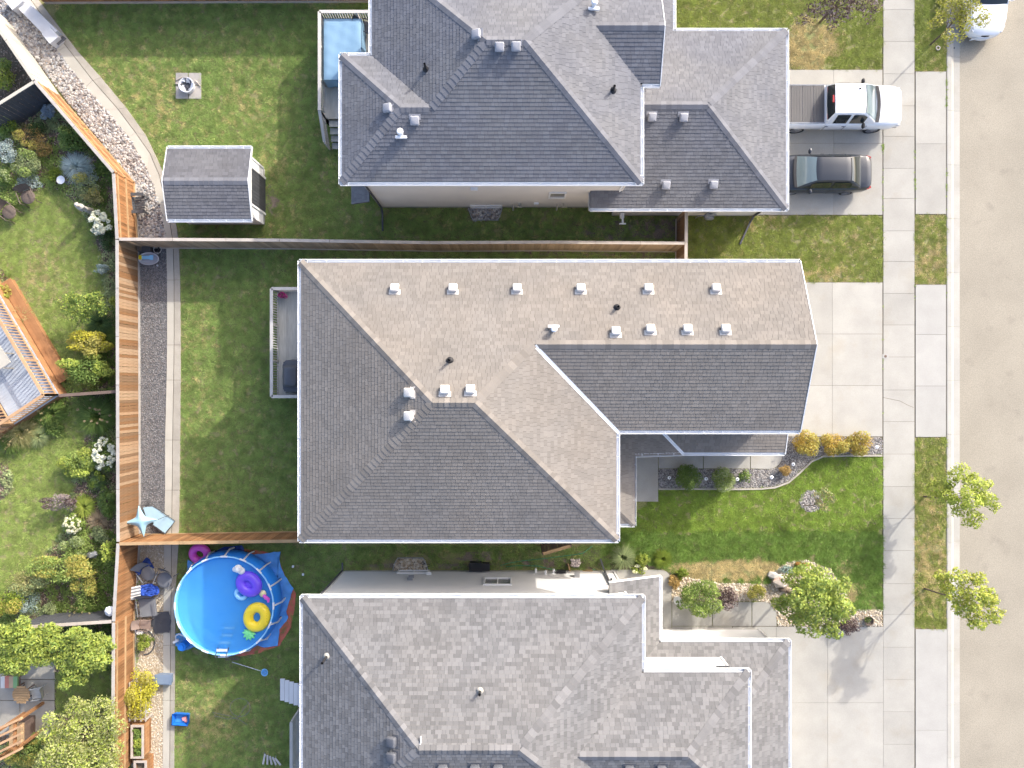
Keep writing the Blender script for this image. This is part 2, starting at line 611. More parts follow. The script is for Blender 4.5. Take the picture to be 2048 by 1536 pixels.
drive([1830.5, 1891.5], [569.5, 669, 772, 874], 0, 'concrete_white')
drive([1455, 1563, 1667, 1764.5], [140, 287, 430], 0)
drive([1830.5, 1891.5], [143.5, 288, 428.5], 0)
drive([1465, 1552, 1655, 1766], [1253, 1405, 1560, 1660], 0)
drive([1830.5, 1893], [1258, 1460, 1660], 0, 'concrete_white')
# rolled kerb and gutter, cast in lengths
kerb = struct_root('kerb')
prof = [(1893.5, -0.1), (1893.5, 0.025), (1896, 0.035), (1903, 0.02), (1907.5, -0.075), (1919.5, -0.1), (1919.5, -0.2)]
for i in range(-2, 18):
    y0, y1 = i * 108 + 5, i * 108 + 112.6
    m = MB()
    a = [(at(x, 0, z)[0], at(0, y0, 0)[1], z) for x, z in prof]
    b = [(at(x, 0, z)[0], at(0, y1, 0)[1], z) for x, z in prof]
    n = len(prof)
    m.add(a + b, [(k, k + n, k + n + 1, k + 1) for k in range(n - 1)] + [tuple(range(n)), tuple(range(2 * n - 1, n - 1, -1))])
    m.build('kerb_length', MT['concrete'], kerb)
# drainage swale behind the lots: two cast strips with a dark seam
def strip(root, L, R, z1, mat, name='slab', step=1):
    for i in range(len(L) - 1):
        q = P2([L[i], R[i], R[i + 1], L[i + 1]])
        c = Vector((sum(p[0] for p in q) / 4, sum(p[1] for p in q) / 4))
        q = [(c.x + (x - c.x) * 0.994, c.y + (y - c.y) * 0.994) for x, y in q]
        m = MB()
        m.prism(q, -0.1, z1)
        m.build(name, MT[mat], root)
sw = struct_root('drainage_swale')
A = [(20, -15), (70, 45), (116, 103), (172, 175), (212, 219), (259, 275), (294, 337), (309, 375), (325, 434), (333, 485), (335, 560), (335, 690), (334, 760), (331, 880), (331, 980), (329, 1080), (328, 1180), (327, 1290), (327, 1400), (326, 1550)]
B = [(52, -15), (95, 45), (134, 94), (187, 162), (237, 219), (272, 266), (300, 306), (319, 350), (338, 430), (347, 485), (349, 560), (349, 690), (348, 760), (346, 880), (345, 980), (344, 1080), (343, 1180), (342, 1290), (341, 1400), (340, 1550)]
Cc = [(66, -15), (112, 45), (156, 103), (203, 156), (253, 216), (293, 272), (318, 325), (334, 365), (352, 440), (358, 485), (361, 560), (362, 690), (362, 760), (361, 880), (360, 980), (358, 1080), (352, 1180), (351, 1290), (350, 1400), (349, 1550)]
strip(sw, A, [(x - 0.7, y) for x, y in B], 0.04, 'concrete_cream')
strip(sw, [(x + 0.7, y) for x, y in B], Cc, 0.05, 'concrete_old')
jm = MB()
jm.add([(*at2(x, y), 0.012) for x, y in A] + [(*at2(x, y), 0.012) for x, y in Cc], [(i, i + 1, i + 1 + len(A), i + len(A)) for i in range(len(A) - 1)])
jm.build('joint_filler', MT['soil'], sw)
# front walks
wk = struct_root('walkway')
def arc(cx, cy, r, a0, a1, n=8, ry=None):
    return [(cx + r * math.cos(math.radians(a0 + (a1 - a0) * i / n)), cy + (ry or r) * math.sin(math.radians(a0 + (a1 - a0) * i / n))) for i in range(n + 1)]
slab(wk, P2([(1240, 866), (1316, 866), (1316, 1003), (1240, 1003)]), 0.05)
slab(wk, P2([(1317, 880), (1406, 880), (1406, 937), (1317, 937)]), 0.03)
slab(wk, P2([(1407, 880), (1500, 880), (1500, 937), (1407, 937)]), 0.03)
slab(wk, P2([(1501, 880)] + [(1568, 880)] + arc(1538, 912, 26, 0, 90)[0:] + [(1501, 937)]), 0.03)
wk2 = struct_root('walkway')
slab(wk2, P2([(1222, 1139)] + [(1305, 1139)] + arc(1318, 1163, 25, -70, 0) + [(1343, 1290), (1222, 1290)]), 0.04)
slab(wk2, P2([(1344, 1204), (1424, 1204), (1424, 1252), (1344, 1252)]), 0.03)
slab(wk2, P2([(1425, 1204), (1503, 1204), (1503, 1252), (1425, 1252)]), 0.03)
slab(wk2, P2([(1504, 1204)] + arc(1524, 1232, 29, -80, 0) + [(1553, 1252), (1504, 1252)]), 0.03)
slab(wk2, P2([(1344, 1252.5), (1464, 1252.5), (1464, 1330), (1344, 1330)]), 0.03)

# ---- lawns: polygons in photo pixels, turned into ground plan
PADS = {}
G_TOP = P2([(112, 8), (780, 8), (780, 415), (1362, 415), (1362, 490), (362, 484), (354, 440), (336, 365), (320, 325), (295, 271), (255, 215), (206, 155), (158, 103), (114, 45)])
G_MAIN = P2([(363, 497), (1358, 500), (1358, 545), (700, 560), (700, 1000), (700, 1074), (361, 1070), (363, 760), (364, 690), (363, 560)])
G_POOL = P2([(353, 1090), (1240, 1092), (1240, 1136), (730, 1136), (700, 1190), (660, 1250), (660, 1560), (350, 1560), (352, 1290)])
G_MID = P2([(1378, 432), (1764.5, 432), (1764.5, 564), (1560, 564), (1378, 540)])
G_TOPF = P2([(1340, -25), (1765, -25), (1765, 139), (1570, 139), (1400, 90), (1340, 60)])
BEDF = [(1317, 938), (1505, 938)] + arc(1538, 912, 27, 90, 0)[0:] + [(1575, 874), (1764, 875), (1764, 911), (1645, 912), (1622, 922), (1598, 945), (1576, 964), (1550, 974), (1520, 977), (1317, 977)]
G_FRONT = P2([(1235, 1058), (1300, 1004), (1318, 1003), (1318, 978), (1520, 978), (1551, 975), (1577, 965), (1599, 946), (1623, 923), (1646, 913), (1764.5, 912), (1764.5, 1218), (1704, 1217), (1690, 1180), (1660, 1135), (1610, 1118), (1570, 1122), (1548, 1145), (1541, 1166), (1440, 1162), (1350, 1148), (1320, 1132), (1225, 1126), (1205, 1100)])
CIRC = [(1622 + 23 * math.cos(t), 1002 + 22 * math.sin(t)) for t in np.linspace(0, 2 * PI, 24)[:-1]]
B_1 = rect(1830.5, -60, 1893, 142)
B_2 = rect(1829.5, 430, 1892, 568)
B_3 = rect(1828.5, 876, 1893, 1257)
L_1 = P2([(-15, 460), (30, 412), (62, 385), (95, 376), (130, 388), (165, 420), (188, 470), (205, 520), (214, 570), (212, 640), (206, 700), (190, 775), (150, 778), (118, 740), (95, 690), (62, 630), (30, 570), (12, 545), (-15, 525)])
L_2 = P2([(140, 800), (182, 802), (186, 850), (165, 885), (158, 930), (150, 960), (147, 1000), (138, 1040), (118, 1085), (80, 1120), (40, 1170), (-15, 1195), (-15, 1015), (15, 995), (26, 965), (18, 935), (-15, 915), (-15, 895), (50, 885), (95, 868), (125, 845), (143, 825)])
L_3 = P2([(112, 1345), (226, 1330), (228, 1420), (112, 1430)])
gb = dict(rough=0.95)
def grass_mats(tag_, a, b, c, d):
    return leafM('grass_' + tag_, a, b, 0.30), leafM('dry_grass_' + tag_, c, d, 0.30)  # yellow set: burnt lawn, and painted sun patches in the back yards
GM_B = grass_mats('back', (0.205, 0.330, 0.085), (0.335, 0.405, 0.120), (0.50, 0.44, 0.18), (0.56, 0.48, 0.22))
GM_F = grass_mats('front', (0.185, 0.315, 0.045), (0.32, 0.40, 0.070), (0.52, 0.43, 0.20), (0.62, 0.50, 0.26))
GM_V = grass_mats('verge', (0.205, 0.275, 0.055), (0.31, 0.335, 0.075), (0.42, 0.35, 0.14), (0.62, 0.50, 0.26))
GM_D = grass_mats('deep', (0.13, 0.25, 0.045), (0.24, 0.33, 0.07), (0.52, 0.43, 0.20), (0.62, 0.50, 0.26))
GM_L = grass_mats('garden', (0.24, 0.35, 0.080), (0.39, 0.44, 0.130), (0.46, 0.40, 0.18), (0.52, 0.46, 0.23))
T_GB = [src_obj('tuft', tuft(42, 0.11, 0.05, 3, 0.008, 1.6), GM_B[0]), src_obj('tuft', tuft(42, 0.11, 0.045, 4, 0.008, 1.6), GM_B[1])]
T_GF = [src_obj('tuft', tuft(42, 0.11, 0.055, 5, 0.008, 1.6), GM_F[0]), src_obj('tuft', tuft(42, 0.11, 0.045, 6, 0.008, 1.6), GM_F[1])]
T_GV = [src_obj('tuft', tuft(42, 0.11, 0.055, 25, 0.008, 1.6), GM_V[0]), src_obj('tuft', tuft(42, 0.11, 0.045, 26, 0.008, 1.6), GM_V[1])]
T_GD = [src_obj('tuft', tuft(46, 0.11, 0.085, 15, 0.008, 1.3), GM_D[0]), src_obj('tuft', tuft(42, 0.11, 0.045, 16, 0.008, 1.6), GM_D[1])]
T_GL = [src_obj('tuft', tuft(42, 0.11, 0.042, 8, 0.008, 1.6), GM_L[0]), src_obj('tuft', tuft(42, 0.11, 0.042, 9, 0.008, 1.6), GM_L[1])]
_ph = rng.random((8, 2)) * 6.28
_kk = rng.normal(size=(8, 2)) * np.array([[0.35], [0.6], [0.9], [1.3], [1.9], [2.6], [3.6], [5.0]])
def wobble(p):
    s = np.zeros(len(p))
    for k, ph in zip(_kk, _ph):
        s += np.sin(p @ k + ph[0]) * 0.35
    return s
def turf(name, poly, src, dens, fields=(), bare=(), base=-1.3, excl=(), z=0.0):
    """Grass tufts, with dry tufts where the lawn is burnt and on painted sun patches, and none where it is worn bare."""
    p = area_pts(poly, dens, excl)
    wv = wobble(p)
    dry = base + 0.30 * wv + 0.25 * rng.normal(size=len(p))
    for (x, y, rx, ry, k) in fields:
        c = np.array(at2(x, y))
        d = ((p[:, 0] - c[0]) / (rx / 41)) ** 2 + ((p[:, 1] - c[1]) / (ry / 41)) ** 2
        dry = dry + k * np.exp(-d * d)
    keep = np.ones(len(p), bool)
    for (x, y, rx, ry, k) in bare:
        c = np.array(at2(x, y))
        d = ((p[:, 0] - c[0]) / (rx / 41)) ** 2 + ((p[:, 1] - c[1]) / (ry / 41)) ** 2
        keep &= rng.random(len(p)) > k * np.exp(-d * d) * (0.75 + 0.25 * wv)
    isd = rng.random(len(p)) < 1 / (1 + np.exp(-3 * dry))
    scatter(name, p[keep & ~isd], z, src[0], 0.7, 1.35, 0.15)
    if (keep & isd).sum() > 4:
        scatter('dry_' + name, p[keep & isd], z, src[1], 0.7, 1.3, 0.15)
def clip_half_(poly, d, sg=1):
    out = []
    for a, b in zip(poly, poly[1:] + poly[:1]):
        da, db = sg * a[1] - d, sg * b[1] - d
        if da >= 0:
            out.append(a)
        if (da >= 0) != (db >= 0):
            t = da / (da - db)
            out.append((a[0] + (b[0] - a[0]) * t, a[1] + (b[1] - a[1]) * t))
    return out
def blob(px, py, rx, ry, seed, n=26):
    r = random.Random(seed)
    ph = [r.uniform(0, 6.28) for _ in range(4)]
    return P2([(px + rx * (1 + 0.22 * math.sin(2 * t + ph[0]) + 0.13 * math.sin(3 * t + ph[1]) + 0.09 * math.sin(5 * t + ph[2])) * math.cos(t), py + ry * (1 + 0.2 * math.sin(2 * t + ph[3]) + 0.13 * math.sin(4 * t + ph[1])) * math.sin(t)) for t in np.linspace(0, 2 * PI, n + 1)[:-1]])
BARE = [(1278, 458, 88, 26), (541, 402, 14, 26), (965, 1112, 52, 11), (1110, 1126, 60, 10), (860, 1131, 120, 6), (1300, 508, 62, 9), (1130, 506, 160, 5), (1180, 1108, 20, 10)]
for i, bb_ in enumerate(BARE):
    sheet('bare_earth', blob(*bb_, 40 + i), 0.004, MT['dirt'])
WELLS = [P2([(932, 412), (1008, 412), (1008, 442), (932, 442)]), P2([(778, 1108), (858, 1108), (858, 1140), (778, 1140)])]
PAD = P2([(352, 146), (403, 146), (403, 198), (352, 198)])
turf('grass', G_TOP, T_GB, 80, [(250, 190, 130, 100, 0.75), (480, 215, 60, 40, 0.35), (545, 330, 40, 40, 0.8)], [(540, 402, 20, 32, 0.85), (1262, 458, 90, 28, 0.9), (800, 420, 60, 12, 0.5), (1050, 440, 100, 30, 0.35), (1335, 465, 42, 30, 0.85)], -1.0, [PAD, WELLS[0]])  # yellow fields laid mostly on sunlit lawn, sunlight partly put into grass colour
turf('grass', G_MAIN, T_GB, 80, [(395, 690, 55, 140, 0.75), (400, 860, 60, 70, 0.65), (460, 1060, 120, 12, 0.8)], [(900, 506, 400, 5, 0.55), (1300, 508, 90, 12, 0.85)], -1.35)  # yellow fields trace the sun patch beside the swale, sunlight painted into the turf
turf('grass', G_POOL, T_GB, 78, [(405, 1430, 75, 85, 1.3), (470, 1480, 100, 80, 0.3)], [(940, 1118, 60, 18, 0.9), (790, 1128, 90, 14, 0.6), (1100, 1120, 90, 20, 0.85)], -1.4, [WELLS[1]])  # sunny corner of the pool yard painted yellower, over some real dry grass
turf('grass', G_MID, T_GV, 84, [(1520, 448, 50, 20, 1.2), (1620, 550, 130, 16, 0.9), (1700, 470, 80, 60, 0.5)], [(1400, 440, 30, 20, 0.5)], -1.2)
turf('grass', G_TOPF, T_GV, 84, [(1630, 85, 60, 55, 3.0), (1590, 120, 50, 40, 1.6)], [(1640, 60, 40, 36, 0.5)], -1.5)
YB = at(0, 1063)[1]
G_FU = clip_half_(G_FRONT, YB)
G_FD = clip_half_(G_FRONT, -YB, -1)
turf('grass', G_FU, T_GF, 88, [(1690, 1150, 40, 60, 0.8)], [], -2.4, [P2(CIRC)])
turf('grass', G_FD, T_GD, 88, [(1440, 1140, 130, 24, 3.9), (1510, 1135, 70, 22, 2.2), (1690, 1150, 40, 60, 1.9), (1730, 1200, 60, 30, 1.7)], [(1240, 1120, 30, 10, 0.7)], -2.2)
for bp_, f in ((B_1, [(1890, 100, 20, 60, 0.6)]), (B_2, [(1860, 540, 60, 40, 0.9), (1870, 470, 40, 80, 0.5)]), (B_3, [(1860, 1010, 30, 50, 0.5), (1860, 1130, 50, 70, 0.65), (1850, 1200, 30, 30, 0.4)])):
    turf('grass', bp_, T_GV, 88, f, [], -0.9)
for lp in (L_1, L_2, L_3):
    sheet('lawn', lp, 0.016, MT['turf_soil'])
    turf('grass', lp, T_GL, 80, [(80, 560, 60, 60, 0.8), (170, 480, 40, 120, 0.5)], [], -1.4, z=0.016)

# ---- gravel and mulch beds
def rockM(name, cols, var=0.1):
    m = M(name, (0.3, 0.3, 0.3), 0.8, var, 12)
    t = m.node_tree
    N, L = t.nodes, t.links
    r = N.new('ShaderNodeValToRGB')
    r.color_ramp.interpolation = 'CONSTANT'
    e = r.color_ramp.elements
    e[0].position, e[0].color = 0, (*cols[0], 1)
    e[1].position, e[1].color = 1 / len(cols), (*cols[1], 1)
    for i in range(2, len(cols)):
        x = e.new(i / len(cols))
        x.color = (*cols[i], 1)
    oi = N.new('ShaderNodeObjectInfo')
    L.new(oi.outputs['Random'], r.inputs[0])
    L.new(r.outputs[0], [n for n in N if n.type == 'VECT_MATH'][0].inputs[0])
    return m
RK_GREY = [src_obj('stone', rock(i, 0.6), rockM('stone_grey', [(0.115, 0.115, 0.12), (0.15, 0.15, 0.155), (0.19, 0.185, 0.185), (0.085, 0.085, 0.09), (0.24, 0.235, 0.23), (0.16, 0.14, 0.13)])) for i in (1,)][0]
RK_RIVER = src_obj('stone', rock(2, 0.6), rockM('stone_river', [(0.34, 0.32, 0.30), (0.25, 0.23, 0.22), (0.42, 0.39, 0.35), (0.17, 0.15, 0.135), (0.48, 0.45, 0.41), (0.31, 0.26, 0.22), (0.27, 0.275, 0.28)]))
RK_TAN = src_obj('stone', rock(3, 0.6), rockM('stone_tan', [(0.46, 0.38, 0.27), (0.55, 0.47, 0.36), (0.36, 0.28, 0.19), (0.60, 0.54, 0.45), (0.42, 0.37, 0.30)]))
RK_PALE = src_obj('stone', rock(5, 0.6), rockM('stone_pale', [(0.25, 0.24, 0.23), (0.18, 0.175, 0.17), (0.31, 0.285, 0.26), (0.14, 0.12, 0.11), (0.36, 0.34, 0.32)]))
chip = MB().box((0, 0, 0.012), (0.085, 0.03, 0.014))
CHIP = src_obj('chip', chip, rockM('bark_chip', [(0.22, 0.14, 0.095), (0.31, 0.21, 0.15), (0.15, 0.105, 0.08), (0.40, 0.29, 0.22), (0.25, 0.18, 0.145), (0.48, 0.38, 0.30)]))
GR_STRIP = P2([(277, 492), (334, 490), (335, 560), (335, 720), (333, 830), (331, 980), (329, 1076), (277, 1076)])
GR_RIVER = P2([(-15, 26), (32, 71), (69, 114), (127, 192), (200, 280), (271, 371), (275, 480), (333, 482), (325, 434), (309, 375), (294, 337), (259, 275), (212, 219), (172, 175), (116, 103), (92, 72), (40, 12), (20, -20), (-15, -20)])
GR_PEA = P2([(271, 1086), (328, 1086), (327, 1290), (326, 1560), (262, 1560)])
MULCH = P2([(-40, 255), (56, 238), (121, 197), (271, 371), (276, 1560), (-40, 1560)])
MULCH_N = P2([(-40, 20), (0, 45), (69, 114), (118, 190), (54, 236), (-40, 270)])
PATIO = P2([(-15, 1345), (60, 1262), (108, 1262), (112, 1440), (100, 1470), (-15, 1470)])
sheet('gravel_strip', GR_STRIP, 0.008, MT['gravel_base'])
sheet('river_rock_bed', GR_RIVER, 0.008, MT['gravel_base'])
sheet('pea_gravel_bed', GR_PEA, 0.008, MT['gravel_tan'])
sheet('mulch_bed', MULCH, 0.006, MT['soil'])
sheet('mulch_bed', MULCH_N, 0.007, MT['soil'])
sheet('gravel_bed', P2(BEDF), 0.008, MT['gravel_base'])
sheet('gravel_ring', P2(CIRC), 0.010, MT['gravel_base'])
BEDN = P2([(1344, 1150), (1440, 1166), (1541, 1168), (1548, 1147), (1570, 1124), (1610, 1119), (1660, 1137), (1690, 1182), (1704, 1219), (1764, 1219), (1764, 1252), (1556, 1252), (1552, 1226), (1540, 1207), (1520, 1202), (1344, 1203)])
BEDN2 = P2([(1210, 1112), (1320, 1134), (1348, 1150), (1344, 1175), (1334, 1148), (1312, 1138), (1180, 1138), (1150, 1130), (1150, 1112)])
sheet('gravel_bed', BEDN, 0.008, MT['gravel_tan'])
sheet('soil_bed', BEDN2, 0.008, MT['soil'])
scatter('gravel', area_pts(GR_STRIP, 800), 0.0, RK_GREY, 0.022, 0.044, 0.9)
scatter('river_rocks', area_pts(GR_RIVER, 300), 0.0, RK_RIVER, 0.045, 0.10, 0.7)
scatter('pea_gravel', area_pts(GR_PEA, 420), 0.0, RK_TAN, 0.018, 0.05, 0.9)
scatter('gravel', area_pts(P2(BEDF), 800), 0.0, RK_PALE, 0.022, 0.046, 0.8)
scatter('gravel', area_pts(P2(CIRC), 800), 0.0, RK_PALE, 0.022, 0.05, 0.8)
scatter('gravel', area_pts(BEDN, 300), 0.0, RK_TAN, 0.03, 0.07, 0.8)
scatter('mulch', area_pts(MULCH, 150, [L_1, L_2, L_3, PATIO]), 0.005, CHIP, 0.6, 1.3, 0.35)
scatter('mulch', area_pts(MULCH_N, 130), 0.005, CHIP, 0.5, 1.1, 0.35)
# dirt and weeds along fences are part of the lawn; patio flags of the garden in the south west
pt = struct_root('garden_patio')
for i, (x0, y0, x1, y1) in enumerate([(-15, 1345, 40, 1400), (41, 1318, 110, 1358), (41, 1359, 110, 1400), (60, 1262, 110, 1317), (-15, 1401, 40, 1470), (41, 1401, 110, 1470)]):
    slab(pt, rect(x0, y0, x1, y1), 0.03, 'concrete_old')
# ---------------------------------------------------------------- houses
def clip_half(poly, nx, ny, d):
    """Keep the part of poly where nx*x + ny*y >= d."""
    out = []
    n = len(poly)
    for i in range(n):
        a, b = poly[i], poly[(i + 1) % n]
        da, db = nx * a[0] + ny * a[1] - d, nx * b[0] + ny * b[1] - d
        if da >= 0:
            out.append(a)
        if (da >= 0) != (db >= 0):
            t = da / (da - db)
            out.append((a[0] + (b[0] - a[0]) * t, a[1] + (b[1] - a[1]) * t))
    return out
def clip_rect(poly, u0, v0, u1, v1):
    for h in ((1, 0, u0), (-1, 0, -u1), (0, 1, v0), (0, -1, -v1)):
        poly = clip_half(poly, *h)
        if len(poly) < 3:
            return []
    return poly
def parea(p):
    return 0.5 * sum(p[i][0] * p[(i + 1) % len(p)][1] - p[(i + 1) % len(p)][0] * p[i][1] for i in range(len(p)))

def pixz(pl, px, py):
    X1, Y1 = (px - 1024) / FPX, (768 - py) / FPX
    k = pl[0] * X1 + pl[1] * Y1
    z = (k * HC + pl[2]) / (1 + k)
    return Vector((X1 * (HC - z), Y1 * (HC - z), z))
def pz(pl, x, y):
    return pl[0] * x + pl[1] * y + pl[2]
# plane helpers: slope rising away from an eave line
def eaveW(x0, z0, p): return (p, 0.0, z0 - p * x0)
def eaveE(x0, z0, p): return (-p, 0.0, z0 + p * x0)
def eaveS(y0, z0, p): return (0.0, p, z0 - p * y0)
def eaveN(y0, z0, p): return (0.0, -p, z0 + p * y0)

class House:
    def __init__(h, name, label, loc, mats, cat='house'):
        h.root = thing(name, label, cat, loc)
        h.mat = mats
        h.deck = MB()
        h.field = MB()
        h.cand = []
        h.planes = []
        h.walls = MB()
        h.caps = []
        h.shm = {}
    def plane(h, pl, poly, gut=True, seed=0):
        r = random.Random(hash((round(pl[2], 3), round(poly[0][0], 2), seed)) & 0xffff)
        g = Vector((pl[0], pl[1]))
        gl = g.length
        v = g / gl
        u = Vector((v.y, -v.x))
        k = math.sqrt(1 + gl * gl)
        q = [(p[0] * u.x + p[1] * u.y, p[0] * v.x + p[1] * v.y) for p in poly]
        vmin = min(p[1] for p in q)
        if gut:
            q = clip_half(q, 0, 1, vmin + 0.10)
            vmin += 0.10
        if parea(q) < 0:
            q = q[::-1]
        vmax = max(p[1] for p in q)
        umin, umax = min(p[0] for p in q), max(p[0] for p in q)
        def w3(uu, vv, off=0.0):
            x, y = u.x * uu + v.x * vv, u.y * uu + v.y * vv
            return (x, y, pz(pl, x, y) + off)
        n = len(q)
        top = [w3(*p, -0.004) for p in q]
        bot = [w3(*p, -0.13) for p in q]
        h.deck.add(top + bot, [tuple(range(n)), tuple(range(2 * n - 1, n - 1, -1))] + [(i, n + i, n + (i + 1) % n, (i + 1) % n) for i in range(n)])
        ep = 0.15 / k
        Ws = (0.14, 0.18, 0.22, 0.27)
        Ts = (0.014, 0.016, 0.019)
        row = 0
        vv = vmin
        while vv < vmax - 0.01:
            uu = umin - r.random() * 0.4
            while uu < umax:
                wi = r.randrange(4)
                ti = r.randrange(3)
                c = clip_rect(q, uu, vv, uu + Ws[wi] - 0.008, vv + ep)
                if len(c) >= 3:
                    a = parea(c)
                    if a > 0.0012:
                        full = a > (Ws[wi] - 0.008) * ep * 0.999
                        if full and wi == 3 and vv < vmax - 0.6 and vv > vmin + 0.5:
                            h.cand.append((pz(pl, *w3(uu, vv)[:2]) + r.random() * 2.0, pl, u, v, k, uu, vv, ep, ti, w3))
                        else:
                            h.tab(c, vv, ep, Ts[ti], w3)
                uu += Ws[wi]
            vv += ep
            row += 1
        h.planes.append(pl)
    def tab(h, c, v0, ep, t, w3):
        n = len(c)
        top = [w3(p[0], p[1], t * (1 - 0.85 * (p[1] - v0) / ep) + 0.002) for p in c]
        bot = [w3(p[0], p[1], -0.003) for p in c]
        h.field.add(top + bot, [tuple(range(n))] + [(i, n + i, n + (i + 1) % n, (i + 1) % n) for i in range(n)])
    def cap(h, p0, p1, plA, plB, wd=0.17, ex=0.22):
        h.caps.append((Vector(p0), Vector(p1), plA, plB, wd, ex))
    def finish(h):
        roof = h.deck.build('roof', h.mat['under'], h.root)
        h.roof = roof
        off = wloc(roof)
        h.cand.sort(key=lambda c: -c[0])
        W, Ts = 0.262, (0.014, 0.016, 0.019)
        for i, c in enumerate(h.cand):
            z, pl, u, v, k, uu, vv, ep, ti, w3 = c
            if i >= 290:
                h.tab([(uu, vv), (uu + W, vv), (uu + W, vv + ep), (uu, vv + ep)], vv, ep, Ts[ti], w3)
                continue
            key = (round(pl[0], 3), round(pl[1], 3), ti)
            if key not in h.shm:
                m = MB()
                o = w3(0, 0)
                d = lambda a, b, t: tuple(np.array(w3(a, b, t)) - np.array(o))
                t = Ts[ti]
                pts = [(0, 0), (W, 0), (W, ep), (0, ep)]
                top = [d(a, b, t * (1 - 0.85 * b / ep) + 0.002) for a, b in pts]
                bot = [d(a, b, -0.003) for a, b in pts]
                m.add(top + bot, [(0, 1, 2, 3)] + [(j, 4 + j, 4 + (j + 1) % 4, (j + 1) % 4) for j in range(4)])
                me = bpy.data.meshes.new('shingle')
                me.from_pydata(m.v, [], m.f)
                me.materials.append(h.mat['shingle'])
                me.update()
                h.shm[key] = me
            ob = link('shingle', h.shm[key], roof)
            ob.location = Vector(w3(uu, vv)) - off
        f = h.field.build('shingle_field', h.mat['shingle'], roof, kind='stuff')
        for (p0, p1, A, B, wd, ex) in h.caps:
            d = p1 - p0
            L = d.length
            dn = d / L
            pn = Vector((-d.y, d.x, 0)).normalized()
            if pz(A, *(p0 + pn)[:2]) > pz(B, *(p0 + pn)[:2]):
                A, B = B, A
            def side_(s, sg, pl, lift):
                p = p0 + dn * s
                q = p + pn * sg * wd
                return Vector((q.x, q.y, pz(pl, q.x, q.y) + lift)) - p0
            mid = lambda s, lift: dn * s + Vector((0, 0, lift))
            m = MB()
            e = ex * 1.15
            v = [side_(0, 1, A, 0.034), mid(0, 0.042), side_(0, -1, B, 0.034), side_(e, 1, A, 0.016), mid(e, 0.024), side_(e, -1, B, 0.016)]
            lo = [side_(0, 1, A, 0.0), mid(0, -0.01), side_(0, -1, B, 0.0), side_(e, 1, A, 0.0), mid(e, -0.01), side_(e, -1, B, 0.0)]
            m.add(v + lo, [(0, 3, 4, 1), (1, 4, 5, 2), (0, 1, 7, 6), (1, 2, 8, 7), (0, 6, 9, 3), (2, 5, 11, 8)])
            me = bpy.data.meshes.new('ridge_cap')
            me.from_pydata([tuple(p) for p in m.v], [], m.f)
            me.materials.append(h.mat['cap'])
            me.update()
            for i in range(int(L / ex)):
                ob = link('ridge_cap', me, roof)
                ob.location = p0 + dn * (i * ex) - off
        h.walls.build('wall', h.mat['wall'], h.root)
    def valley(h, p0, p1, A, B, wd=0.07):
        m = MB()
        p0, p1 = Vector(p0), Vector(p1)
        d = (p1 - p0)
        pn = Vector((-d.y, d.x, 0)).normalized()
        vs = []
        for p in (p0, p1):
            for sg in (1, 0.12, 0, -0.12, -1):
                q = p + pn * sg * wd
                vs.append((q.x, q.y, max(pz(A, q.x, q.y), pz(B, q.x, q.y)) + (0.026 if abs(sg) > 0.01 else 0.05 if sg else 0.01)))
        m.add(vs, [(i, i + 1, i + 6, i + 5) for i in range(4)])
        return m.build('valley_flashing', MT['white_metal'], h.root)
    def wall(h, poly, z0, z1, skip=()):
        """Lap siding round a footprint: overlapping courses, with corner boards."""
        n = len(poly)
        if parea(poly) < 0:
            poly = poly[::-1]
        m = h.walls
        c = 0.115
        for i in range(n):
            if i in skip:
                continue
            a, b = Vector(poly[i]), Vector(poly[(i + 1) % n])
            d = (b - a).normalized()
            nn = Vector((d.y, -d.x))
            z = z0 + 0.28 if z0 < 0.1 else z0
            while z < z1 - 0.01:
                t = min(z + c, z1)
                o = nn * 0.018
                m.add([(a.x + o.x, a.y + o.y, z), (b.x + o.x, b.y + o.y, z), (b.x, b.y, t), (a.x, a.y, t), (a.x, a.y, z), (b.x, b.y, z)], [(0, 1, 2, 3), (4, 5, 1, 0)])
                z = t
        if z0 < 0.1:
            f = MB()
            q = poly
            f.prism(q, -0.05, 0.28)
            f.build('foundation', MT['foundation'], h.root)
        m.add([(x, y, z1) for x, y in poly], [tuple(range(n))])
        for i in range(n):
            x, y = poly[i]
            m.box((x, y, (max(z0, 0.28) + z1) / 2), (0.09, 0.09, z1 - max(z0, 0.28)))
    def gutter(h, a, b, z, out, mat='white_metal', debris=False, z1=None):
        """Eaves trough: fascia, floor and lip, with straps across it."""
        m = MB()
        z1 = z if z1 is None else z1
        a, b = Vector((a[0], a[1], z)), Vector((b[0], b[1], z1))
        o = Vector((out[0], out[1], 0))
        d = (b - a).normalized()
        L = (b - a).length
        q = lambda p, k, dz: p + o * k + Vector((0, 0, dz))
        pr = [(-0.075, 0.02), (-0.075, -0.10), (0.035, -0.11), (0.045, 0.0), (0.05, 0.012), (0.062, 0.008), (0.05, -0.12), (-0.10, -0.16), (-0.10, 0.0)]
        nP = len(pr)
        m.add([q(a, *p) for p in pr] + [q(b, *p) for p in pr], [(i, (i + 1) % nP, nP + (i + 1) % nP, nP + i) for i in range(nP)] + [tuple(range(nP - 1, -1, -1)), tuple(range(nP, 2 * nP))])
        s = 0.35
        while s < L - 0.1:
            p = a + d * s
            m.beam(q(p, -0.09, 0.018), q(p, 0.06, 0.012), 0.022, 0.008)
            s += 0.78
        return m.build('gutter', MT[mat], h.root)
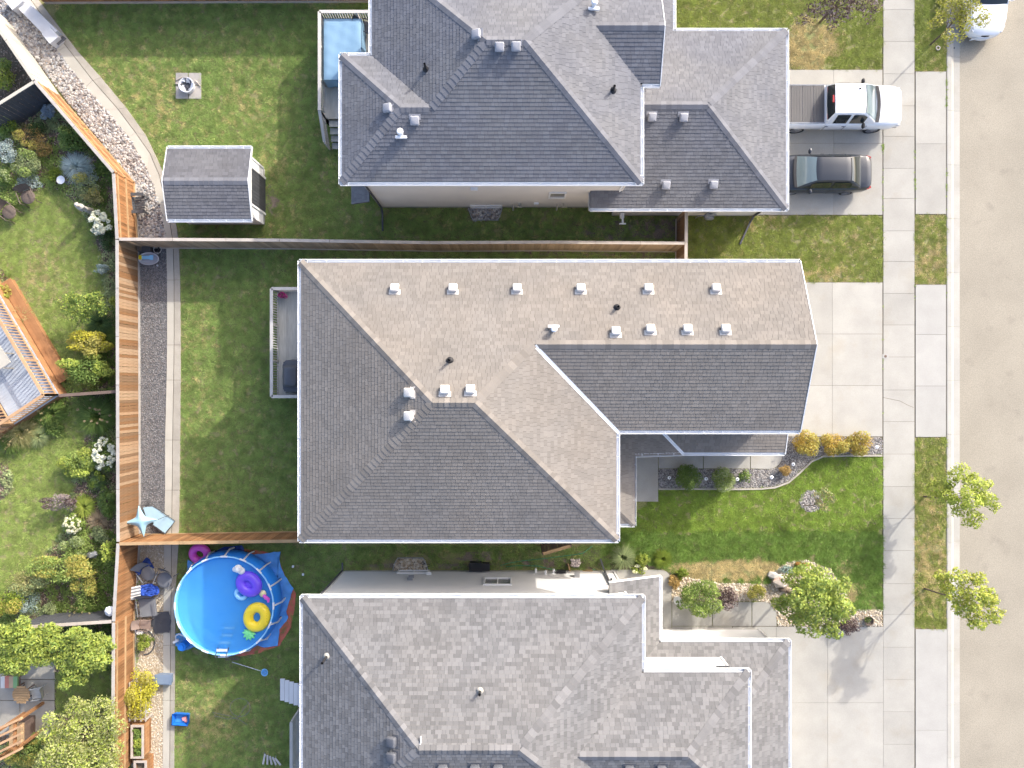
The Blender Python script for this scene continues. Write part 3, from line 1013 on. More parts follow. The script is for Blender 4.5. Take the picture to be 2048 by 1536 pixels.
    def rake(h, a, b, out, depth=0.16):
        m = MB()
        a, b = Vector(a), Vector(b)
        o = Vector((out[0], out[1], 0))
        m.add([a + o * k + Vector((0, 0, dz)) for k, dz in ((0, 0.03), (0.035, 0.03), (0.035, -depth), (0, -depth))] + [b + o * k + Vector((0, 0, dz)) for k, dz in ((0, 0.03), (0.035, 0.03), (0.035, -depth), (0, -depth))], [(0, 1, 5, 4), (1, 2, 6, 5), (2, 3, 7, 6), (3, 0, 4, 7), (3, 2, 1, 0), (4, 5, 6, 7)])
        return m.build('rake_board', MT['white_vinyl'], h.root)
    def soffit(h, poly, z):
        m = MB()
        m.prism(poly, z - 0.02, z, bottom=True)
        return m.build('soffit', MT['white_vinyl'], h.root)
    def window(h, c, wd, ht, nrm, split=True, mat='white_vinyl'):
        """Window in a wall: casing proud of the siding, sash frame, glass set back."""
        nx, ny = nrm
        tx, ty = -ny, nx
        c = Vector(c)
        T, Nn = Vector((tx, ty, 0)), Vector((nx, ny, 0))
        rz = math.atan2(ty, tx)
        m = MB()
        t = 0.07
        for s in (-1, 1):
            m.box(c + T * s * (wd / 2 - t / 2) + Nn * 0.03, (t, 0.09, ht), rz)
            m.box(c + Vector((0, 0, s * (ht / 2 - t / 2))) + Nn * 0.03, (wd - 2 * t, 0.09, t), rz)
        if split:
            m.box(c + Nn * 0.02, (0.06, 0.06, ht - 2 * t), rz)
        f = m.build('window', MT[mat], h.root)
        g = MB()
        hw = wd - 2 * t
        if split:
            for s in (-1, 1):
                g2 = MB()
                g2.box(c + T * s * (hw / 4 + 0.01) + Nn * 0.005, (hw / 2 - 0.04, 0.02, ht - 2 * t), rz)
                g2.build('pane', MT['glass'], f)
        else:
            g.box(c + Nn * 0.005, (hw, 0.02, ht - 2 * t), rz)
            g.build('pane', MT['glass'], f)
        return f
    def vent(h, pl, px, py, mat, s=1.0):
        """Square roof vent: flashing plate let into the shingles and a hood with rounded top."""
        p = pixz(pl, px, py)
        g = Vector((pl[0], pl[1], 0))
        v = g.normalized()
        u = Vector((v.y, -v.x, 0))
        up = Vector((v.x, v.y, g.length)).normalized()
        nn = u.cross(up).normalized()
        R = Matrix((u, up, nn)).transposed()
        m = MB()
        a = 0.155 * s
        # hood: tapered and rounded, leaning with the slope
        lv = [(a, 0.0), (a, 0.10 * s), (a * 1.14, 0.105 * s), (a * 1.14, 0.165 * s), (a * 1.02, 0.20 * s), (a * 0.85, 0.215 * s)]
        vs, fs = [], []
        cor = [(1, 1), (-1, 1), (-1, -1), (1, -1)]
        rnd = []
        for (cx, cy) in cor:
            for t in (0, 45, 90):
                an = math.radians({(1, 1): 0, (-1, 1): 90, (-1, -1): 180, (1, -1): 270}[(cx, cy)] + t)
                rnd.append((cx * 0.78 + 0.22 * math.cos(an), cy * 0.78 + 0.22 * math.sin(an)))
        n = len(rnd)
        for (r, z) in lv:
            for (x, y) in rnd:
                vs.append(p + R @ Vector((x * r, y * r, z)))
        for i in range(len(lv) - 1):
            for k in range(n):
                fs.append((i * n + k, i * n + (k + 1) % n, (i + 1) * n + (k + 1) % n, (i + 1) * n + k))
        fs.append(tuple((len(lv) - 1) * n + k for k in range(n)))
        m.add(vs, fs)
        o = m.build('roof_vent', mat, h.root, smooth=True)
        f = MB()
        f.box(p + R @ Vector((0, 0.13 * s, 0.018)), (0.46 * s, 0.22 * s, 0.012), rot=R)
        f.build('flashing', mat, o)
        return o
    def pipe(h, pl, px, py, ht, r, mat, tee=False, boot=None):
        p = pixz(pl, px, py)
        p = Vector((p.x, p.y, p.z))
        m = MB()
        # open pipe: outer wall, rim, inner wall
        m.lathe(p, [(r, -0.1), (r, ht), (r * 0.8, ht), (r * 0.8, ht - 0.25)], 14)
        o = m.build('vent_pipe', MT[mat], h.root, smooth=True)
        b = MB()
        b.lathe(p, [(r * 2.6, 0.02), (r * 2.4, 0.05), (r * 1.3, 0.10), (r * 1.2, 0.13)], 14)
        b.build('boot', MT[boot or mat], o, smooth=True)
        return o
    def flue(h, pl, px, py, bar):
        """White furnace flue: stubby pipe with a bent cap and a cross bar."""
        p = pixz(pl, px, py)
        m = MB()
        m.lathe(p, [(0.085, -0.1), (0.085, 0.32), (0.13, 0.34), (0.13, 0.42), (0.09, 0.47)], 16)
        o = m.build('flue', MT['white_metal'], h.root, smooth=True)
        b = MB()
        b.box(p + Vector((0, bar, 0.10)), (0.44, 0.10, 0.10))
        b.build('bracket', MT['white_metal'], o)
        return o
    def wallbox(h, name, c, d, mat):
        m = MB()
        m.box(c, d)
        x, y, z = c
        m.box((x, y - math.copysign(d[1] / 2, y) * 0.2, z + d[2] / 2 + 0.012), (d[0] * 1.15, d[1] * 1.2, 0.02))
        return m.build(name, MT[mat], h.root)
    def downspout(h, pts, mat='white_metal'):
        m = MB()
        for a, b in zip(pts[:-1], pts[1:]):
            m.beam(a, b, 0.08, 0.06)
        return m.build('downspout', MT[mat], h.root)
    def well(h, cx, y, wd, dp, out, stone):
        """Galvanised window well with stones in its floor and a basement window behind."""
        m = MB()
        pts = []
        for t in np.linspace(0, 1, 17):
            x = -wd / 2 + wd * t
            k = min(1.0, (1 - abs(2 * t - 1)) * 4.0)
            pts.append((cx + x * (0.92 + 0.08 * (1 - k)), y + out * dp * math.sin(k * PI / 2)))
        n = len(pts)
        th = 0.03
        c = Vector((cx, y))
        ins = [tuple(c + (Vector(p) - c) * 0.965) for p in pts]
        vs = [(x, yy, z) for z in (-0.2, 0.14) for x, yy in pts] + [(x, yy, z) for z in (-0.2, 0.14) for x, yy in ins]
        fs = [(i, i + 1, n + i + 1, n + i) for i in range(n - 1)] + [(2 * n + i, 3 * n + i, 3 * n + i + 1, 2 * n + i + 1) for i in range(n - 1)] + [(n + i, n + i + 1, 3 * n + i + 1, 3 * n + i) for i in range(n - 1)]
        m.add(vs, fs)
        o = m.build('window_well', MT['galv'], h.root)
        fl = sheet('floor', ins, 0.012, MT['gravel_base'], kind=None, parent=o)
        scatter('stones', area_pts(ins, 260), 0.012 - wloc(o).z, stone, 0.05, 0.10, 0.8, parent=o).location = (-wloc(o).x, -wloc(o).y, 0)
        return o

def shingleM(name, col, col2, isl, tint=0.9):
    return M(name, col, 0.92, 0.06, 0.6, isl=isl, col2=col2, mixs=0.45, fine=0.14, fscale=90, spec=0.15)
HM_A = dict(shingle=shingleM('shingle_brown', (0.212, 0.190, 0.166), (0.200, 0.184, 0.166), 0.10), cap=M('cap_brown', (0.21, 0.190, 0.168), 0.9, 0.06, 0.8, obj=0.16, fine=0.12, fscale=90, spec=0.15), under=M('felt_brown', (0.085, 0.075, 0.07), 0.95, 0.1, 2), wall=M('siding_tan', (0.46, 0.42, 0.36), 0.6, 0.03, 1))
HM_B = dict(shingle=shingleM('shingle_blue', (0.147, 0.150, 0.166), (0.161, 0.161, 0.167), 0.12), cap=M('cap_blue', (0.164, 0.166, 0.180), 0.9, 0.06, 0.8, obj=0.12, fine=0.12, fscale=90, spec=0.15), under=M('felt_blue', (0.065, 0.068, 0.075), 0.95, 0.1, 2), wall=M('siding_cream', (0.60, 0.57, 0.53), 0.6, 0.03, 1))
HM_C = dict(shingle=shingleM('shingle_grey', (0.159, 0.158, 0.159), (0.174, 0.170, 0.167), 0.20), cap=M('cap_grey', (0.174, 0.171, 0.171), 0.9, 0.06, 0.8, obj=0.24, fine=0.12, fscale=90, spec=0.15), under=M('felt_grey', (0.07, 0.07, 0.072), 0.95, 0.1, 2), wall=M('siding_pale', (0.58, 0.58, 0.57), 0.6, 0.03, 1))
VENT_W = M('vent_beige', (0.62, 0.58, 0.53), 0.55, 0.04, 5)
VENT_G = M('vent_grey', (0.30, 0.305, 0.33), 0.6, 0.06, 5)
VENT_D = M('vent_dark', (0.10, 0.105, 0.12), 0.6, 0.06, 5)
Z = 5.7
# ---- the house in the middle
A_ = House('house', 'middle house with a brown shingle roof of two ridges and white square vents', (-2.2, -0.7, 0), HM_A)
aN, aW, aS, aE = eaveN(5.03, Z, .45), eaveW(-8.68, Z, .45), eaveS(-6.42, Z, .45), eaveE(4.34, Z, .45)
aG = eaveS(-1.98, Z, .45)
R1, R2, R3 = (-2.955, -0.695), (-1.385, -0.695), (0.835, 1.525)
A_.plane(aN, [(-8.68, 5.03), (11.74, 5.03), (11.74, 1.525), R3, R2, R1])
A_.plane(aW, [(-8.68, 5.03), R1, (-8.68, -6.42)])
A_.plane(aS, [(-8.68, -6.42), R1, R2, (4.34, -6.42)])
A_.plane(aE, [(4.34, -6.42), R2, R3, (4.34, -1.98)])
A_.plane(aG, [R3, (11.74, 1.525), (11.74, -1.98), (4.34, -1.98)])
pS, pE, pT = eaveS(-3.15, 2.9, .3), eaveE(7.67, 2.9, .3), eaveS(-6.2, 3.59, .3)
A_.plane(pS, [(7.67, -3.15), (12.2, -3.15), (12.2, -1.53), (6.05, -1.53)])
A_.plane(pE, [(7.67, -3.15), (6.05, -1.53), (3.9, -1.53), (3.9, -4.73), (5.37, -6.2), (5.37, -3.15)], gut=False)
A_.plane(pT, [(5.37, -6.2), (3.9, -4.73), (3.9, -6.2)])
zr, zg = pz(aN, *R1), pz(aN, *R3)
A_.cap((-8.62, 4.97, pz(aN, -8.6, 4.97)), (*R1, zr), aN, aW)
A_.cap((-8.62, -6.36, pz(aS, 0, -6.36)), (*R1, zr), aS, aW)
A_.cap((4.28, -6.36, pz(aS, 0, -6.36)), (*R2, zr), aS, aE)
A_.cap((R3[0], R3[1], zg), (*R2, zr), aN, aE)
A_.cap((*R1, zr), (*R2, zr), aN, aS)
A_.cap((11.74, 1.525, zg), (*R3, zg), aN, aG)
A_.cap((5.33, -6.16, pz(pT, 0, -6.16)), (3.92, -4.75, pz(pT, 0, -4.75)), pT, pE, 0.13)
A_.valley((4.36, -2.0, pz(aG, 0, -2.0)), (R3[0] + 0.05, R3[1] - 0.05, zg), aE, aG)
A_.valley((7.67, -3.15, 2.9), (6.05, -1.53, pz(pS, 0, -1.53)), pS, pE)
A_.wall([(-8.23, -5.97), (3.89, -5.97), (3.89, -1.53), (11.3, -1.53), (11.3, 4.58), (-8.23, 4.58)], 0, 5.62)
A_.walls.add([(11.3, -1.53, 5.62), (11.3, 4.58, 5.62), (11.3, 1.525, 7.05)], [(0, 1, 2)])
A_.wall([(11.3, -2.9), (12.0, -2.9), (12.0, -1.6), (11.3, -1.6)], 0, 2.85)
A_.finish()
for a, b, o, z in (((-8.68, 5.03), (11.74, 5.03), (0, 1), Z), ((-8.68, -6.42), (-8.68, 5.03), (-1, 0), Z), ((-8.68, -6.42), (4.34, -6.42), (0, -1), Z), ((4.34, -6.42), (4.34, -1.98), (1, 0), Z), ((4.34, -1.98), (11.74, -1.98), (0, -1), Z), ((7.67, -3.15), (12.2, -3.15), (0, -1), 2.9), ((5.37, -6.2), (5.37, -3.15), (1, 0), 3.59), ((3.9, -6.2), (5.37, -6.2), (0, -1), 3.59)):
    A_.gutter(a, b, z, o)
A_.gutter((5.37, -3.15), (7.67, -3.15), 3.59, (0, -1), z1=2.9)
A_.rake((11.74, 5.03, Z), (11.74, 1.525, zg), (1, 0))
A_.rake((11.74, 1.525, zg), (11.74, -1.98, Z), (1, 0))
A_.rake((12.2, -3.15, 2.9), (12.2, -1.53, 3.39), (1, 0))
A_.soffit([(-8.66, -6.40), (4.32, -6.40), (4.32, -1.96), (11.7, -1.96), (11.7, 5.01), (-8.66, 5.01)], 5.56)
for x, y in ((790, 579), (906, 579), (1034, 579), (1161, 579), (1296, 579), (1431, 579), (1231, 665), (1300, 660), (1374, 660), (1450, 660), (890, 782), (941, 781)):
    A_.vent(aN, x, y, VENT_W)
A_.vent(aW, 820, 785, VENT_W)
A_.vent(aW, 820, 832, VENT_W)
A_.pipe(aN, 900, 721, 0.45, 0.055, 'black_plastic')
A_.pipe(aN, 1234, 615, 0.35, 0.055, 'black_plastic')
A_.flue(aN, 1107, 659, 0.12)
for c, wd, ht, nn in (((-8.23, 3.2, 4.2), 1.6, 1.3, (-1, 0)), ((-8.23, -3.4, 4.2), 1.8, 1.3, (-1, 0)), ((-8.23, -1.0, 1.9), 2.2, 1.9, (-1, 0)), ((11.3, 3.2, 4.4), 1.4, 1.2, (1, 0)), ((11.3, 0.3, 4.4), 1.4, 1.2, (1, 0)), ((3.89, -4.2, 4.6), 0.9, 0.5, (1, 0)), ((0.5, 4.58, 4.2), 1.2, 1.0, (0, 1)), ((-2.0, -5.97, 4.2), 1.2, 1.0, (0, -1))):
    A_.window(c, wd, ht, nn)
m = MB()
m.box((11.34, 1.6, 1.2), (0.05, 4.8, 2.3))
for k in range(1, 4):
    m.box((11.37, 1.6, 0.05 + k * 0.575), (0.03, 4.8, 0.02))
m.build('garage_door', MT['white_vinyl'], A_.root)
for y in (-6.0, -3.35):
    m = MB()
    m.box((5.15, y, 1.75), (0.22, 0.22, 3.5))
    m.box((5.15, y, 0.45), (0.42, 0.42, 0.9))
    m.build('porch_post', MT['white_vinyl'], A_.root)

# ---- the house to the north
B_ = House('house', 'blue grey shingled house beside the pickup, its pale siding over a shaded side yard', (0.5, 12.5, 0), HM_B)
bS, bW, bN, bE = eaveS(8.15, Z, .45), eaveW(-5.79, Z, .45), eaveN(17.79, Z, .45), eaveE(5.32, Z, .45)
bw, bn = eaveW(-7.01, Z, .45), eaveN(13.45, Z, .45)
bgS, bgN = eaveS(12.15, Z, .45), eaveN(16.15, Z, .45)
K1, K2, K3, K4 = (-4.36, 10.8), (-3.14, 10.8), (-.97, 12.97), (.5, 12.97)
B_.plane(bS, [(-7.01, 8.15), K1, K2, K3, K4, (5.32, 8.15)])
B_.plane(bw, [(-7.01, 8.15), (-7.01, 13.45), K1])
B_.plane(bn, [(-7.01, 13.45), K1, K2, (-5.79, 13.45)])
B_.plane(bW, [(-5.79, 13.45), K2, K3, (-5.79, 17.79)])
B_.plane(bN, [(-5.79, 17.79), K3, K4, (5.32, 17.79)])
B_.plane(bE, [(5.32, 8.15), K4, (5.32, 17.79), (5.32, 16.15), (3.32, 14.15), (5.32, 12.15)])
B_.plane(bgS, [(5.32, 12.15), (3.32, 14.15), (6.03, 14.15), (6.03, 12.15)])
B_.plane(bgN, [(5.32, 16.15), (3.32, 14.15), (6.03, 14.15), (6.03, 16.15)])
q = .42
gS, gE, gN, gP = eaveS(7.8, 2.8, q), eaveE(12.36, 2.8, q), eaveN(15.9, 2.8, q), eaveE(7.3, 2.8, q)
B_.plane(gS, [(3.5, 7.8), (12.36, 7.8), (8.31, 11.85), (4.87, 11.85), (4.87, 8.6), (3.5, 8.6)])
B_.plane(gE, [(12.36, 7.8), (12.36, 15.9), (8.31, 11.85)])
B_.plane(gN, [(12.36, 15.9), (8.31, 11.85), (4.87, 11.85), (4.87, 13.47), (7.3, 15.9)])
B_.plane(gP, [(7.3, 15.9), (4.87, 13.47), (4.87, 22), (7.3, 22)])
bl = eaveW(-7.25, 2.6, .5)
B_.plane(bl, [(-7.25, 8.12), (-7.25, 10.4), (-6.35, 10.4), (-6.35, 8.12)], gut=False)
def up(pl, x, y): return (x, y, pz(pl, x, y))
B_.cap(up(bS, -6.95, 8.21), up(bS, *K1), bS, bw)
B_.cap(up(bn, -6.95, 13.39), up(bn, *K1), bn, bw)
B_.cap(up(bS, *K1), up(bS, *K2), bS, bn)
B_.cap(up(bS, *K2), up(bS, *K3), bS, bW)
B_.cap(up(bN, -5.73, 17.73), up(bN, *K3), bN, bW)
B_.cap(up(bS, *K3), up(bS, *K4), bS, bN)
B_.cap(up(bS, 5.26, 8.21), up(bS, *K4), bS, bE)
B_.cap(up(bN, 5.26, 17.73), up(bN, *K4), bN, bE)
B_.cap(up(bgS, 6.03, 14.15), up(bgS, 3.32, 14.15), bgS, bgN)
B_.cap(up(gS, 12.3, 7.86), up(gS, 8.31, 11.85), gS, gE)
B_.cap(up(gN, 12.3, 15.84), up(gN, 8.31, 11.85), gN, gE)
B_.cap(up(gS, 8.31, 11.85), up(gS, 4.95, 11.85), gS, gN)
B_.wall([(-6.35, 8.6), (4.87, 8.6), (4.87, 17.3), (-5.34, 17.3), (-5.34, 13.0), (-6.35, 13.0)], 0, 5.62)
B_.wall([(4.87, 12.5), (5.65, 12.5), (5.65, 15.8), (4.87, 15.8)], 3.0, 5.62, skip=(3,))
B_.walls.add([(5.65, 12.5, 5.62), (5.65, 15.8, 5.62), (5.65, 14.15, 6.38)], [(0, 1, 2)])
B_.wall([(4.87, 8.2), (11.85, 8.2), (11.85, 15.45), (4.87, 15.45)], 0, 2.75, skip=(3,))
B_.wall([(-6.9, 9.3), (-6.35, 9.3), (-6.35, 10.2), (-6.9, 10.2)], 0.3, 2.65, skip=(1,))
B_.finish()
for a, b, o, z in (((-7.01, 8.15), (5.32, 8.15), (0, -1), Z), ((-7.01, 8.15), (-7.01, 13.45), (-1, 0), Z), ((-7.01, 13.45), (-5.79, 13.45), (0, 1), Z), ((-5.79, 13.45), (-5.79, 17.79), (-1, 0), Z), ((5.32, 8.15), (5.32, 12.15), (1, 0), Z), ((5.32, 12.15), (6.03, 12.15), (0, -1), Z), ((3.5, 7.8), (12.36, 7.8), (0, -1), 2.8), ((3.5, 7.8), (3.5, 8.6), (-1, 0), 2.8), ((12.36, 7.8), (12.36, 15.9), (1, 0), 2.8), ((7.3, 15.9), (12.36, 15.9), (0, 1), 2.8), ((7.3, 15.9), (7.3, 22), (1, 0), 2.8)):
    B_.gutter(a, b, z, o)
B_.rake((6.03, 12.15, Z), (6.03, 14.15, 6.6), (1, 0))
B_.rake((6.03, 14.15, 6.6), (6.03, 16.15, Z), (1, 0))
B_.soffit([(-6.99, 8.17), (5.30, 8.17), (5.30, 17.7), (-5.77, 17.7), (-5.77, 13.43), (-6.99, 13.43)], 5.56)
B_.soffit([(3.55, 7.82), (12.3, 7.82), (12.3, 15.9), (4.9, 15.9), (4.9, 8.5), (3.55, 8.5)], 2.68)
for x, y in ((999, 94), (1032, 93), (830, 241)):
    B_.vent(bS, x, y, VENT_G)
B_.vent(bW, 955, 71, VENT_G)
B_.vent(bw, 778, 218, VENT_G)
for x, y in ((1303, 234), (1366, 235), (1331, 370), (1426, 369)):
    B_.vent(gS, x, y, VENT_G)
B_.pipe(bW, 852, 139, 0.5, 0.05, 'black_plastic')
B_.pipe(bE, 1226, 181, 0.45, 0.055, 'black_plastic')
B_.flue(bS, 803, 270, -0.12)
B_.flue(bE, 1187, 14, -0.12)
B_.window((2.06, 8.6, 2.42), 0.78, 0.95, (0, -1), False)
B_.window((-1.25, 8.6, 0.36), 1.55, 0.42, (0, -1), True)
B_.well(-1.3, 8.58, 1.68, 0.62, -1, RK_RIVER)
for c, wd, ht, nn in (((-6.35, 11.2, 4.3), 1.4, 1.2, (-1, 0)), ((-5.34, 15.2, 1.9), 1.8, 1.9, (-1, 0)), ((-5.34, 15.2, 4.3), 1.6, 1.2, (-1, 0)), ((4.87, 10.2, 4.7), 1.2, 0.8, (1, 0))):
    B_.window(c, wd, ht, nn)
B_.wallbox('wall_light', (-1.65, 8.53, 3.6), (0.28, 0.12, 0.12), 'white_metal')
B_.wallbox('outlet_cover', (0.35, 8.55, 0.9), (0.14, 0.08, 0.14), 'cream_vinyl')
B_.wallbox('outlet_cover', (1.15, 8.55, 1.0), (0.2, 0.08, 0.12), 'white_metal')
for x0 in (0.05, 2.15):
    m = MB()
    m.tube([(x0, 8.6, 0.75), (x0, 8.42, 0.75), (x0, 8.40, 0.35)], 0.04, 8)
    m.tube([(x0 + 0.28, 8.6, 0.9), (x0 + 0.28, 8.46, 0.9), (x0 + 0.2, 8.42, 0.95), (x0 + 0.42, 8.40, 0.95)], 0.035, 8)
    m.build('intake_pipe', MT['cream_vinyl'], B_.root, smooth=True)
B_.downspout([(-6.42, 8.3, 5.55), (-6.30, 8.52, 5.2), (-6.30, 8.52, 0.35), (-6.30, 8.3, 0.12), (-6.30, 7.45, 0.07)], 'dark_grey')
B_.downspout([(4.75, 8.4, 5.55), (4.75, 8.52, 5.2), (4.75, 8.52, 3.3)], 'white_metal')
B_.downspout([(11.7, 7.95, 2.7), (11.7, 8.12, 2.5), (11.7, 8.12, 0.3), (11.6, 7.9, 0.1), (11.1, 6.8, 0.06)], 'dark_grey')
m = MB()
m.box((5.25, 8.02, 0.75), (0.18, 0.22, 0.3))
m.tube([(5.25, 8.1, 0.9), (5.25, 7.85, 0.95), (5.25, 7.62, 0.95)], 0.05, 8)
m.box((5.25, 7.6, 0.95), (0.3, 0.06, 0.1))
m.build('dryer_vent', MT['white_metal'], B_.root)
m = MB()
m.lathe((9.3, 7.98, 0.7), [(0.12, 0.0), (0.16, 0.05), (0.16, 0.25), (0.05, 0.3)], 12)
m.tube([(8.9, 8.05, 0.2), (8.9, 8.0, 0.9), (9.3, 7.98, 1.0), (9.7, 8.05, 0.9), (9.7, 8.1, 0.4)], 0.03, 8)
m.box((9.5, 8.0, 0.55), (0.3, 0.2, 0.35))
m.build('gas_meter', MT['grey_plastic'], B_.root, smooth=True)
m = MB()
m.box((11.88, 11.8, 1.15), (0.05, 4.9, 2.2))
for k in range(1, 4):
    m.box((11.91, 11.8, 0.05 + k * 0.55), (0.03, 4.9, 0.02))
m.build('garage_door', MT['white_vinyl'], B_.root)

# ---- the house to the south
C_ = House('house', 'house with a speckled grey shingle roof beside the round blue pool', (-1.0, -13.7, 0), HM_C)
cN, cW, cS, cE = eaveN(-8.64, Z, .45), eaveW(-8.6, Z, .45), eaveS(-18.84, Z, .45), eaveE(5.38, Z, .45)
wN, wE, wS = eaveN(-11.66, Z, .45), eaveE(9.7, Z, .45), eaveS(-17.36, Z, .45)
Q1, Q2, Q3, Q4 = (-3.5, -13.74), (.28, -13.74), (2.53, -14.51), (6.85, -14.51)
C_.plane(cN, [(-8.6, -8.64), (5.38, -8.64), Q2, Q1])
C_.plane(cW, [(-8.6, -8.64), Q1, (-8.6, -18.84)])
C_.plane(cS, [(-8.6, -18.84), Q1, Q2, (5.38, -18.84)])
C_.plane(cE, [(5.38, -8.64), Q2, (5.38, -18.84), (5.38, -17.36), Q3, (5.38, -11.66)])
C_.plane(wN, [(5.38, -11.66), (9.7, -11.66), Q4, Q3])
C_.plane(wE, [(9.7, -11.66), (9.7, -17.36), Q4])
C_.plane(wS, [(5.38, -17.36), Q3, Q4, (9.7, -17.36)])
lE, lN, lG = eaveE(6.66, 2.9, q), eaveN(-11.44, 2.9, q), eaveE(12.43, 2.9, q)
C_.plane(lE, [(6.66, -8.6), (4.2, -8.6), (4.2, -9.09), (4.93, -9.09), (4.93, -12.11), (5.99, -12.11), (6.66, -11.44)])
C_.plane(lN, [(6.66, -11.44), (12.43, -11.44), (9.25, -14.62), (9.25, -12.11), (5.99, -12.11)])
C_.plane(lG, [(12.43, -11.44), (12.43, -19.5), (9.25, -19.5), (9.25, -14.62)])
C_.cap(up(cN, -8.54, -8.70), up(cN, *Q1), cN, cW)
C_.cap(up(cS, -8.54, -18.78), up(cS, *Q1), cS, cW)
C_.cap(up(cN, *Q1), up(cN, *Q2), cN, cS)
C_.cap(up(cN, 5.32, -8.70), up(cN, *Q2), cN, cE)
C_.cap(up(cS, 1.05, -14.51), up(cS, *Q2), cS, cE)
C_.cap(up(wN, 9.64, -11.72), up(wN, *Q4), wN, wE)
C_.cap(up(wS, 9.64, -17.30), up(wS, *Q4), wS, wE)
C_.cap(up(wN, *Q4), up(wN, *Q3), wN, wS)
C_.cap(up(lN, 12.37, -11.50), up(lN, 9.27, -14.60), lN, lG)
C_.wall([(-8.15, -18.4), (4.93, -18.4), (4.93, -9.09), (-8.15, -9.09)], 0, 5.62)
C_.wall([(4.93, -16.9), (9.25, -16.9), (9.25, -12.11), (4.93, -12.11)], 2.8, 5.62, skip=(3,))
C_.wall([(4.93, -19.5), (11.95, -19.5), (11.95, -11.9), (4.93, -11.9)], 0, 2.85, skip=(3,))
C_.finish()
for a, b, o, z in (((-8.6, -8.64), (5.38, -8.64), (0, 1), Z), ((-8.6, -18.84), (-8.6, -8.64), (-1, 0), Z), ((5.38, -11.66), (5.38, -8.64), (1, 0), Z), ((5.38, -11.66), (9.7, -11.66), (0, 1), Z), ((9.7, -17.36), (9.7, -11.66), (1, 0), Z), ((6.66, -11.44), (6.66, -8.6), (1, 0), 2.9), ((6.66, -11.44), (12.43, -11.44), (0, 1), 2.9), ((12.43, -19.5), (12.43, -11.44), (1, 0), 2.9)):
    C_.gutter(a, b, z, o)
C_.rake((4.2, -8.6, 3.93), (6.66, -8.6, 2.9), (0, 1))
C_.soffit([(-8.58, -18.8), (5.36, -18.8), (5.36, -8.66), (-8.58, -8.66)], 5.56)
C_.soffit([(5.36, -17.3), (9.66, -17.3), (9.66, -11.68), (5.36, -11.68)], 5.55)
C_.soffit([(6.6, -11.5), (12.4, -11.5), (12.4, -19.4), (9.3, -19.4), (5.0, -11.95)], 2.76)
C_.vent(cW, 786, 1481, VENT_D, 1.1)
C_.vent(cW, 786, 1512, VENT_D, 1.1)
for x in (886, 950, 996):
    C_.vent(cS, x, 1534, VENT_D, 1.1)
for x in (1258, 1322):
    C_.vent(wS, x, 1536, VENT_D, 1.1)
C_.pipe(cW, 654, 1312, 0.75, 0.055, 'black_plastic', boot='concrete')
C_.pipe(cN, 960, 1381, 0.4, 0.055, 'black_plastic', boot='concrete')
m = MB()
p = pixz(cN, 842, 1482)
m.tube([p + Vector((0, 0.20, 0.05)), p + Vector((0.0, 0, 0.05)), p + Vector((-0.03, -0.12, 0.04)), p + Vector((-0.08, -0.18, 0.03))], 0.03, 6)
m.build('sealant_strip', MT['white_vinyl'], C_.root)
C_.window((-0.66, -9.09, 2.05), 1.3, 1.15, (0, 1), True)
C_.window((-4.75, -9.09, 0.42), 1.55, 0.5, (0, 1), True)
C_.well(-4.95, -9.07, 1.75, 0.62, 1, RK_TAN)
C_.window((9.0, -12.11, 4.7), 0.55, 0.8, (0, 1), False, 'dark_grey')
C_.window((-8.15, -11.5, 4.2), 1.6, 1.3, (-1, 0))
C_.window((-8.15, -15.5, 1.9), 2.0, 2.0, (-1, 0))
for (x, z) in ((-4.72, 1.75), (-4.72, 1.35)):
    C_.wallbox('wall_vent', (x, -9.03, z), (0.22, 0.12, 0.1), 'grey_plastic')
C_.wallbox('outlet_cover', (-3.95, -9.03, 0.8), (0.2, 0.12, 0.12), 'white_metal')
for (x, h0) in ((1.15, 0.5), (1.6, 0.8), (2.0, 0.55)):
    m = MB()
    m.tube([(x, -9.09, h0), (x, -8.90, h0), (x, -8.88, h0 + 0.28)], 0.055, 8)
    m.build('intake_pipe', MT['white_vinyl'], C_.root, smooth=True)
C_.wallbox('dryer_vent', (3.05, -8.98, 1.2), (0.22, 0.22, 0.28), 'steel')
C_.wallbox('service_box', (2.35, -9.02, 0.5), (0.4, 0.14, 0.3), 'black_plastic')
C_.downspout([(-8.22, -9.0, 5.5), (-8.20, -9.02, 5.2), (-8.20, -9.02, 0.3), (-8.25, -8.7, 0.1)], 'dark_grey')
C_.downspout([(4.45, -8.7, 2.85), (4.45, -9.0, 2.6), (4.45, -9.0, 0.4), (4.3, -8.5, 0.1)], 'dark_grey')
m = MB()
m.box((11.98, -15.6, 1.2), (0.05, 4.9, 2.2))
for k in range(1, 4):
    m.box((12.01, -15.6, 0.05 + k * 0.55), (0.03, 4.9, 0.02))
m.build('garage_door', MT['white_vinyl'], C_.root)
